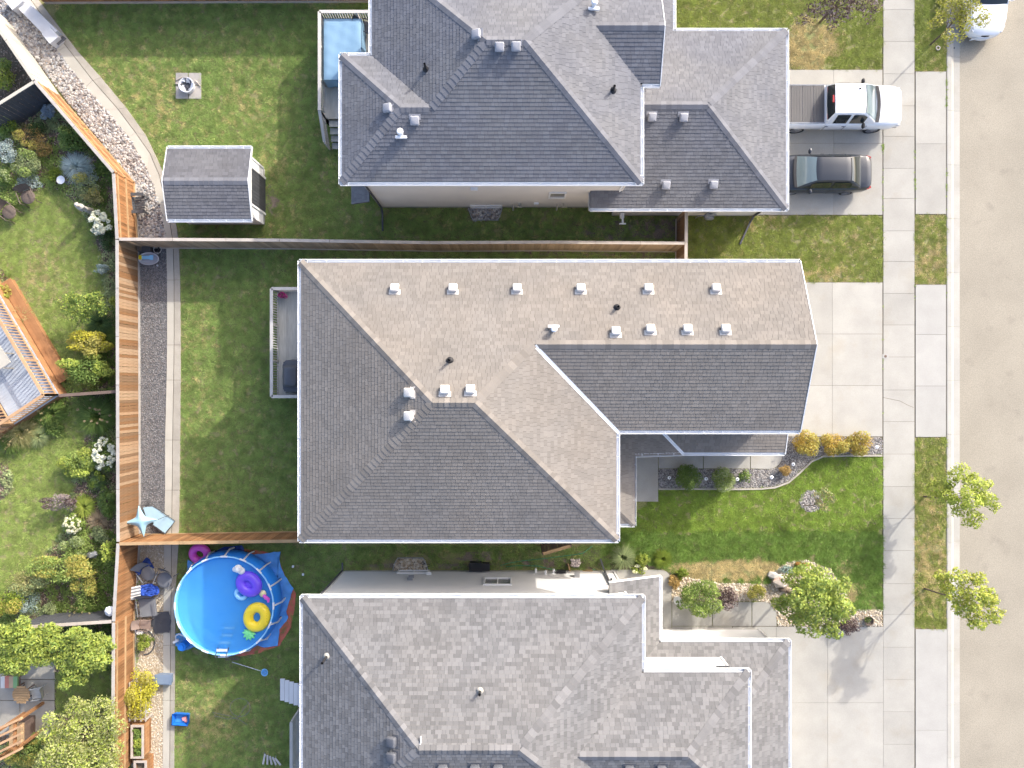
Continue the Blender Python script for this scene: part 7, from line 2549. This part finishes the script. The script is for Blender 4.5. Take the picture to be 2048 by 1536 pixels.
# fire pit
fp = thing('fire_pit', 'pale ash filled fire ring on a paved square in the lawn', 'fire pit', at(377, 172, 0))
FP = M('flagstone', (0.33, 0.31, 0.285), 0.9, 0.12, 3, obj=0.10, fine=0.1)
for i, (x0, y0, x1, y1) in enumerate(((352, 146, 377, 171), (378, 146, 403, 171), (352, 172, 377, 198), (378, 172, 403, 198))):
    m = MB()
    m.prism(rect(x0 + 0.4, y0 + 0.4, x1 - 0.2, y1 - 0.2), -0.02, 0.04)
    m.build('paver', FP, fp)
c = Vector(at(378, 175, 0.04))
c.z = 0.04
ASH = M('galvanised_ring', (0.62, 0.63, 0.68), 0.5, 0.15, 9, metal=0.2)
m = MB()
m.lathe(c, [(0.30, 0.0), (0.345, 0.30), (0.37, 0.32), (0.345, 0.33), (0.30, 0.29), (0.26, 0.10), (0.08, 0.08)], 28)
m.build('fire_ring', ASH, fp, smooth=True)
m = MB()
m.lathe(c + Vector((0.02, 0.02, 0.10)), [(0.17, 0.0), (0.12, 0.05), (0.02, 0.06)], 12)
m.build('ash', MT['dark_grey'], fp, smooth=True)
for k in range(9):
    a = k * 0.72
    m = MB()
    m.beam(c + Vector((0.20 * math.cos(a), 0.20 * math.sin(a), 0.16)), c + Vector((0.31 * math.cos(a + 0.9), 0.31 * math.sin(a + 0.9), 0.27)), 0.07, 0.05)
    m.build('log', MT['white_vinyl'] if k % 3 else MT['dark_grey'], fp)
m = MB()
m.tube([c + Vector((-0.02, 0.05, 0.28)), c + Vector((-0.02, 0.30, 0.36))], 0.018, 6)
m.box(c + Vector((-0.02, 0.31, 0.36)), (0.16, 0.03, 0.03))
m.build('poker', MT['black_plastic'], fp)
for (dx, dy, a) in ((-0.45, 0.42, 0.5), (0.42, 0.22, -0.8), (0.48, 0.16, -0.9), (-0.50, 0.15, -0.25)):
    m = MB()
    d = Vector((math.cos(a), math.sin(a), 0)) * 0.16
    m.tube([c + Vector((dx, dy, 0.04)) - d, c + Vector((dx, dy, 0.04)) + d], 0.028, 7)
    m.build('split_log', MT['cap_wood'], fp)
# hot tub under its cover
ht = thing('hot_tub', 'hot tub under a sagging light blue cover on the railed deck', 'hot tub', (-7.87, 15.5, 0.92))
HTM = M('cover_blue', (0.19, 0.32, 0.45), 0.65, 0.04, 2, col2=(0.22, 0.26, 0.27), mixs=0.6, ramp2=(0.62, 0.8), bump=0.3, bscale=3)
m = MB()
x0, x1, y0, y1, zb, zt = -8.72, -6.98, 14.1, 16.92, 0.93, 1.78
def cov(u, v):
    x, y = x0 + (x1 - x0) * u, y0 + (y1 - y0) * v
    e = min(u, 1 - u, v, 1 - v)
    z = zt - 0.05 * (1 - min(1, e * 14)) - 0.035 * math.sin(u * PI) * math.sin(v * PI) + 0.012 * math.sin(x * 9 + y * 4) * math.sin(y * 6 - x * 3)
    return (x, y, z)
m.grid(cov, 16, 22)
top = m.build('cover', HTM, ht, smooth=True)
m = MB()
pr = [(x0, y0), (x1, y0), (x1, y1), (x0, y1)]
for i in range(4):
    a, b2 = Vector(pr[i]), Vector(pr[(i + 1) % 4])
    nn = Vector(((b2 - a).y, -(b2 - a).x)).normalized()
    def sk_(u, v):
        p = a.lerp(b2, u)
        w_ = 0.02 + 0.05 * (1 - v) * (0.6 + 0.4 * math.sin(u * 23)) 
        return (p.x + nn.x * w_, p.y + nn.y * w_, zb + 0.08 + (zt - 0.045 - zb - 0.08) * v)
    m.grid(sk_, 18, 4)
m.build('cover_skirt', HTM, ht, smooth=True)
m = MB()
m.box((-7.85, 15.5, 1.28), (1.66, 2.74, 0.7))
m.build('shell', MT['dark_grey'], ht)
pc = chairback('patio_chair', 'dark patio chair half under the eave beside the hot tub', 733, 55, 1.25, 1.4, MT['dark_grey'], 0.55, 0.55, 0.5)
# covered barbecue on the middle deck
bq = thing('barbecue', 'barbecue under a dark grey fitted cover on the plank deck', 'barbecue', (-10.22, 0.35, 0.92))
COV = M('cover_charcoal', (0.075, 0.080, 0.092), 0.45, 0.08, 3, bump=0.5, bscale=3.5, spec=0.4)
m = MB()
lv = [(0.46, 0.78, 0.0, 0), (0.45, 0.77, 0.55, 0), (0.42, 0.74, 0.82, 0.01), (0.40, 0.52, 0.86, 0.0), (0.36, 0.46, 1.02, 0.03), (0.26, 0.42, 1.16, 0.05), (0.10, 0.34, 1.20, 0.06), (0.02, 0.06, 1.205, 0.06)]
n = 32
vs, fs = [], []
for (a, b2, z, dx) in lv:
    for k in range(n):
        t_ = 2 * PI * k / n
        cx_, sx_ = math.cos(t_), math.sin(t_)
        ex = 0.38
        x = math.copysign(abs(cx_) ** ex, cx_) * a
        y = math.copysign(abs(sx_) ** ex, sx_) * b2
        f = 1 + 0.03 * math.sin(k * 2.7 + z * 9)
        vs.append((-10.22 + dx + x * f, 0.36 + y * f, 0.93 + z))
for i in range(len(lv) - 1):
    for k in range(n):
        fs.append((i * n + k, i * n + (k + 1) % n, (i + 1) * n + (k + 1) % n, (i + 1) * n + k))
fs.append(tuple((len(lv) - 1) * n + k for k in range(n)))
m.add(vs, fs)
m.build('cover', COV, bq, smooth=True)
m = MB()
m.tube([(-10.0, 1.12, 1.5), (-9.93, 1.16, 1.75), (-9.88, 0.9, 1.9)], 0.02, 6)
m.build('strap', MT['black_plastic'], bq, smooth=True)
fo = thing('flower_pot', 'pink petunias in a pot in the corner of the plank deck', 'flower pot', (-10.85, 4.2, 0.92))
m = MB()
m.lathe((-10.85, 4.2, 0.92), [(0.11, 0), (0.15, 0.24), (0.13, 0.24), (0.12, 0.2)], 14)
m.build('pot', MT['black_plastic'], fo, smooth=True)
LM['pinkf'] = leafM('petal_pink', (0.50, 0.05, 0.22), (0.68, 0.12, 0.36), 0.3)
leaves('flowers', LM['pinkf'], [(-10.85, 4.2, 1.26, 0.17, 0.15, 0.09), (-10.65, 4.12, 1.22, 0.10, 0.1, 0.07)], 190, 0.06, fo, 0.9, 0.9)
leaves('foliage', LM['green'], [(-10.85, 4.2, 1.2, 0.16, 0.14, 0.08)], 90, 0.06, fo)
wt = thing('side_table', 'white plastic table under the eave on the plank deck', 'table', (-8.95, 4.0, 0.92))
m = MB()
m.box((-8.95, 3.95, 1.42), (0.8, 0.75, 0.04), 0.12)
m.build('table_top', MT['white_vinyl'], wt)
for sx in (-1, 1):
    for sy in (-1, 1):
        m = MB()
        m.box((-8.95 + sx * 0.3, 3.95 + sy * 0.28, 1.16), (0.05, 0.05, 0.48))
        m.build('leg', MT['white_vinyl'], wt)
# concrete chute with box ends at the top of the swale
cu = thing('drain_chute', 'long white concrete drain chute with box ends at the north end of the swale', 'drain', at(70, 40, 0))
CHW = M('chute_white', (0.55, 0.56, 0.58), 0.8, 0.05, 2)
m = MB()
q0 = P2([(34, 14), (56, 4), (116, 62), (92, 74)], 0.4)
m.prism(q0, 0.0, 0.42)
m.build('chute', CHW, cu)
for (x, y, s) in ((33, 4, 0.8), (107, 76, 0.62)):
    m = MB()
    m.box(at(x, y, 0.28), (s, s * 0.85, 0.55), rz=math.radians(-50))
    m.build('box_end', CHW, cu)
m = MB()
for k in range(4):
    m.box(at(119 + k * 1.6, 79 + k * 1.4, 0.2 + 0.08 * k), (0.05, 0.5, 0.03), rz=math.radians(-50))
m.build('grate', MT['dark_grey'], cu)
# garden furniture and ornaments
w1 = chairback('wicker_chair', 'brown wicker tub chair nearest the silvery mat plant', 56, 394, 0.42, 0.35, CH_B, 0.66, 0.66, 0.42, lean=0.12, round_=True, group='wicker chairs on the garden lawn')
w2 = chairback('wicker_chair', 'brown wicker tub chair at the very west edge of the lawn', 18, 424, 0.42, 0.85, CH_B, 0.66, 0.66, 0.42, lean=0.12, round_=True, group='wicker chairs on the garden lawn')
st = thing('statue', 'pale stone figure of a robed woman standing beside the hydrangea', 'statue', at(188, 424, 0))
STN = M('stone_statue', (0.42, 0.39, 0.34), 0.9, 0.15, 6, bump=0.3)
c = Vector(at(187, 424, 0))
m = MB()
m.lathe(c, [(0.22, 0.0), (0.22, 0.12), (0.18, 0.14), (0.19, 0.3), (0.15, 0.65), (0.13, 0.85), (0.17, 1.0), (0.185, 1.10), (0.09, 1.17), (0.055, 1.20)], 16, sy=0.75)
for s in (-1, 1):
    m.tube([c + Vector((s * 0.17, 0, 1.08)), c + Vector((s * 0.20, -0.06, 0.85)), c + Vector((s * 0.05, -0.15, 0.78))], [0.055, 0.05, 0.035], 7)
m.build('figure', STN, st, smooth=True)
m = MB()
m.lathe(c + Vector((0, 0, 1.19)), [(0.05, 0.0), (0.09, 0.06), (0.105, 0.14), (0.09, 0.22), (0.03, 0.27)], 14)
m.tube([c + Vector((0, -0.10, 1.31)), c + Vector((0, -0.125, 1.30))], [0.02, 0.012], 6)
m.lathe(c + Vector((0, 0.06, 1.26)), [(0.06, 0.0), (0.085, 0.08), (0.05, 0.17)], 10)
m.build('head', STN, st, smooth=True)
bb = thing('bird_bath', 'glass bird bath on the mulch beside the yellow green globe', 'bird bath', at(136, 366, 0))
c = at(135, 366, 0)
m = MB()
m.lathe((c[0], c[1], 0.0), [(0.12, 0.0), (0.05, 0.06), (0.045, 0.42), (0.08, 0.46)], 14)
m.build('pedestal', MT['grey_plastic'], bb, smooth=True)
m = MB()
m.lathe((c[0], c[1], 0.46), [(0.06, 0.0), (0.17, 0.03), (0.20, 0.07), (0.185, 0.07), (0.15, 0.04), (0.02, 0.03)], 22)
m.build('bowl', M('frosted_glass', (0.62, 0.64, 0.68), 0.2, 0.05, 4), bb, smooth=True)
m = MB()
m.prism(P2([(74, 692), (93, 687), (109, 716), (98, 727), (90, 722)], 0.02), 0.0, 0.05)
tag(m.build('paving_slab', MT['concrete']), 'pale paving slab between the orange step and the garden lawn', 'paver')
m = MB()
m.add(rock(41, 0.8).v, rock(41, 0.8).f)
o = m.build('boulder', MT['galv'])
o.scale = (0.36, 0.30, 0.34)
o.location = at(187, 1108, 0)
tag(o, 'pale grey boulder in the mulch near the fence corner', 'boulder')
bf = thing('bird_feeder', 'white lantern bird feeder hung by the fence above the dark grey fence', 'bird feeder', at(226, 1215, 0))
c = at(222, 1221, 1.55)
m = MB()
m.box((c[0], c[1], 1.55), (0.26, 0.32, 0.26))
m.lathe((c[0], c[1], 1.68), [(0.24, 0.0), (0.05, 0.14), (0.01, 0.18)], 8)
m.build('lantern', MT['white_metal'], bf)
m = MB()
m.tube([(c[0] - 0.02, c[1], 0.0), (c[0] - 0.02, c[1], 1.45)], 0.02, 6)
m.build('pole', MT['dark_grey'], bf)
# patio in the south west corner
sb = thing('cushioned_bench', 'bench with a striped red, green and white throw on the garden patio', 'bench', at(22, 1362, 0))
c = Vector(at(21, 1363, 0.4))
for i, (mt) in enumerate((M('throw_white', (0.60, 0.58, 0.55), 0.9), M('throw_rose', (0.50, 0.20, 0.15), 0.9), M('throw_tan', (0.45, 0.33, 0.22), 0.9), M('throw_green', (0.22, 0.38, 0.18), 0.9))):
    m = MB()
    m.box((c.x - 0.30 + i * 0.2, c.y, 0.46), (0.195, 0.55, 0.10))
    m.build('cushion', mt, sb)
m = MB()
m.box((c.x, c.y, 0.37), (0.9, 0.56, 0.07))
m.build('seat', MT['deck_brown'], sb)
for sx in (-1, 1):
    for sy in (-1, 1):
        m = MB()
        m.box((c.x + sx * 0.4, c.y + sy * 0.22, 0.17), (0.06, 0.06, 0.34))
        m.build('leg', MT['deck_brown'], sb)
gt = thing('garden_table', 'round slatted wooden table on the garden patio', 'table', at(44, 1388, 0))
c = Vector(at(43, 1389, 0.6))
for i in range(7):
    y = -0.36 + i * 0.12
    hw_ = math.sqrt(max(0.01, 0.42 ** 2 - y * y))
    m = MB()
    m.box((c.x, c.y + y, 0.62), (2 * hw_, 0.105, 0.03), 0.0)
    m.build('slat', MT['rail_wood'], gt)
for a in (0.8, 2.4, 3.9, 5.5):
    m = MB()
    m.tube([(c.x + 0.26 * math.cos(a), c.y + 0.26 * math.sin(a), 0.6), (c.x + 0.34 * math.cos(a), c.y + 0.34 * math.sin(a), 0.0)], 0.025, 6)
    m.build('leg', MT['deck_brown'], gt)
chairback('garden_chair', 'grey slatted chair beside the round wooden table', 74, 1386, 0.42, -1.4, MT['deck_grey'], 0.5, 0.5, 0.5)
pg = thing('pergola', 'orange timber arbour with slanting rafters over the patio corner', 'pergola', at(10, 1460, 0))
for i in range(5):
    m = MB()
    m.beam(at(-14, 1462 + i * 16, 2.1), at(44, 1436 + i * 15, 2.1), 0.09, 0.14)
    m.build('rafter', MT['deck_rail_orange'], pg)
for x, y in ((30, 1444), (30, 1500), (-10, 1466), (-10, 1522)):
    c = at(x, y, 2.0)
    m = MB()
    m.box((c[0], c[1], 1.0), (0.12, 0.12, 2.0))
    m.build('post', MT['deck_orange'], pg)
m = MB()
for x, y in ((30, 1440), (-10, 1462)):
    m.beam(at(x, y, 2.0), at(x, y + 66, 2.0), 0.1, 0.12)
m.build('beam', MT['deck_orange'], pg)
fb = thing('firewood_box', 'tan plank storage box under the arbour', 'storage box', at(33, 1462, 0))
c = Vector(at(34, 1468, 0.8))
for i in range(4):
    m = MB()
    m.box((c.x - 0.27 + i * 0.18, c.y, 0.82), (0.17, 1.1, 0.03))
    m.build('lid_board', MT['rail_wood'], fb)
m = MB()
m.box((c.x, c.y, 0.4), (0.72, 1.08, 0.8))
m.build('case', MT['deck_brown'], fb)
kg = thing('kettle_grill', 'black kettle with a white lid knob at the bottom west corner', 'grill', at(8, 1524, 0))
c = at(6, 1527, 0)
m = MB()
m.lathe((c[0], c[1], 0.55), [(0.05, 0), (0.22, 0.1), (0.29, 0.25), (0.28, 0.3), (0.2, 0.45), (0.04, 0.5)], 20)
m.build('bowl', MT['black_plastic'], kg, smooth=True)
m = MB()
m.lathe((c[0], c[1], 1.04), [(0.05, 0), (0.07, 0.03), (0.02, 0.06)], 10)
m.build('knob', MT['white_metal'], kg)
for a in (0.5, 2.6, 4.7):
    m = MB()
    m.tube([(c[0] + 0.12 * math.cos(a), c[1] + 0.12 * math.sin(a), 0.65), (c[0] + 0.28 * math.cos(a), c[1] + 0.28 * math.sin(a), 0)], 0.018, 6)
    m.build('leg', MT['steel'], kg)
# path lights in the front bed
def pathlight(label, px, py):
    c = at(px, py, 0)
    t = thing('path_light', label, 'path light', c, 'white path lights in the gravel')
    m = MB()
    m.tube([(0, 0, 0), (0, 0, 0.28)], 0.012, 6)
    m.build('stake', MT['steel'], t, world=False)
    m = MB()
    m.lathe((0, 0, 0.26), [(0.075, 0.0), (0.085, 0.03), (0.05, 0.05), (0.02, 0.055)], 14)
    m.build('cap', MT['white_metal'], t, smooth=True, world=False)
    m = MB()
    m.lathe((0, 0, 0.315), [(0.028, 0.0), (0.02, 0.006)], 10)
    m.build('solar_cell', MT['dark_grey'], t, world=False)
for x, y, l in ((1336, 954, 'white path light nearest the porch walk'), (1409, 956, 'white path light between the two round green shrubs'), (1471, 957, 'white path light beside the small loose plant'), (1539, 953, 'white path light west of the amber ball shrub'), (1582, 927, 'white path light north of the amber ball shrub'), (1748, 893, 'white path light at the sidewalk end of the golden mounds')):
    pathlight(l, x, y)
# lawn edging along the front bed
ed = thing('bed_edging', 'pale concrete edging curving along the front gravel bed', 'edging', at(1500, 975, 0))
E = [(1317, 978), (1400, 978), (1480, 978.5), (1522, 978), (1550, 975), (1577, 965), (1599, 946), (1623, 923), (1646, 913), (1700, 911.5), (1764, 911.5)]
for a, b2 in zip(E[:-1], E[1:]):
    m = MB()
    m.beam(at(*a, 0.03), at(*b2, 0.03), 0.07, 0.08)
    m.build('edging_length', MT['concrete_old'], ed)
# south house front garden
pt2 = thing('plant_pot', 'white round pot of dark soil under the olive bush', 'pot', at(1352, 1197, 0))
m = MB()
c = at(1352, 1197, 0)
m.lathe((c[0], c[1], 0), [(0.13, 0.0), (0.185, 0.34), (0.20, 0.36), (0.17, 0.36), (0.15, 0.3)], 20)
m.build('pot', MT['white_vinyl'], pt2, smooth=True)
m = MB()
m.lathe((c[0], c[1], 0.29), [(0.155, 0.0), (0.02, 0.01)], 16)
m.build('potting_soil', MT['soil'], pt2)
for i, (x, y, s, lab) in enumerate(((1560, 1160, 0.55, 'pale boulder with rusty streaks in the gravel curve'), (1545, 1150, 0.30, 'small rounded boulder at the edge of the gravel curve'), (1566, 1178, 0.26, 'small dark boulder beside the lime tree'))):
    r = rock(60 + i, 0.8)
    o = r.build('boulder', [M('boulder_pale', (0.50, 0.44, 0.38), 0.9, 0.2, 5, col2=(0.36, 0.17, 0.11), mixs=3.0, ramp2=(0.55, 0.7)), MT['foundation'], MT['bark']][i])
    o.scale = (s, s * 0.85, s * 0.8)
    o.location = at(x, y, 0)
    tag(o, lab, 'boulder')
wp = thing('wreath_basket', 'round twig basket planter on the gravel by the sidewalk', 'planter', at(1735, 1240, 0))
m = MB()
m.lathe(at(1735, 1240, 0), [(0.16, 0.0), (0.24, 0.18), (0.20, 0.18), (0.17, 0.10)], 18)
m.build('basket', CH_B, wp, smooth=True)
leaves('foliage', LM['green'], [(*at(1735, 1240, 0.18), 0.16, 0.15, 0.08)], 120, 0.06, wp)
bx = thing('raised_bed', 'low timber edged bed with round stones by the hose', 'planter', at(1140, 1133, 0))
for a, b2 in (((1136, 1127), (1141, 1146)), ((1141, 1146), (1185, 1141))):
    m = MB()
    m.beam(at(*a, 0.1), at(*b2, 0.1), 0.07, 0.22)
    m.build('timber', MT['rail_wood'], bx)
r = random.Random(4)
for i in range(14):
    x, y = 1144 + (i % 5) * 3.6 + r.uniform(-1, 1), 1121 + (i // 5) * 5 + r.uniform(-1, 1)
    if i == 0:
        o = rock(81, 0.9).build('round_stone', M('round_stone', (0.50, 0.43, 0.39), 0.8, 0.12, 5, obj=0.15), bx, world=False)
        me0 = o.data
    else:
        o = link('round_stone', me0, bx)
    o.scale = (0.11, 0.10, 0.10)
    o.location = Vector(at(x, y, 0.05)) - wloc(bx)
    o.rotation_euler = (0, 0, r.uniform(0, 6))
for (x, y, w_, d_, h_, lab) in ((952, 1131, 0.55, 0.36, 0.5, 'black square utility bin against the pale siding'), (972, 1132, 0.34, 0.3, 0.45, 'smaller black bin beside the square utility bin')):
    b3 = thing('utility_bin', lab, 'bin', at(x, y, 0))
    c = at(x, y, 0)
    m = MB()
    m.box((c[0], c[1] + 0.05, h_ / 2), (w_, d_, h_))
    m.build('bin_body', MT['black_plastic'], b3)
    m = MB()
    m.box((c[0], c[1] + 0.05, h_ + 0.02), (w_ + 0.06, d_ + 0.06, 0.04))
    m.build('lid', MT['black_plastic'], b3)
m = MB()
c = at(1771, 712.5, 0.031)
m.box((c[0], c[1], 0.034), (0.30, 0.20, 0.012))
cb = m.build('valve_cover', MT['concrete_white'])
tag(cb, 'small square valve cover set in the sidewalk joint', 'cover')
m = MB()
m.lathe((c[0], c[1], 0.038), [(0.07, 0.0), (0.06, 0.01), (0.02, 0.012)], 12)
o = m.build('valve_cap', MT['deck_brown'], cb)
m = MB()
m.lathe(at(1908, 96, -0.08), [(0.05, 0.0), (0.045, 0.006)], 10)
tag(m.build('survey_mark', MT['dark_grey']), 'dark round survey mark in the gutter behind the white car', 'marker')
m = MB()
m.ring(at(1876, 96, 0.05), 0.09, 0.03, 14, 6)
tag(m.build('straw_ring', MT['cap_wood']), 'pale straw ring lying on the verge under the thin street tree', 'litter')
m = MB()
for (x0, y0, x1, y1) in ((1766, 795, 1776, 797), (1776, 797, 1800, 802), (1800, 802, 1815, 810), (1815, 810, 1827, 815)):
    a, b2 = Vector(at(x0, y0, 0.0305)), Vector(at(x1, y1, 0.0305))
    m.beam(a, b2, 0.018, 0.003)
o = m.build('crack', MT['soil'], side, kind=None)
# weeds in the joints between driveway, walk and kerb
wd = []
for (x, y0, y1, n) in ((1765.3, 285, 310, 14), (1765.3, 330, 428, 10), (1829.5, 300, 428, 14), (1892.3, 160, 220, 16), (1892.3, 330, 425, 10), (1829.5, 570, 600, 4), (1892.5, 560, 600, 5), (1765.2, 575, 870, 6)):
    for i in range(n):
        wd.append(at2(x + random.uniform(-1, 1), random.uniform(y0, y1)))
WT = src_obj('weed', tuft(20, 0.05, 0.05, 31, 0.008, 1.2), GM_F[0])
scatter('weeds', np.array(wd), 0.02, WT, 0.5, 1.1, 0.2)
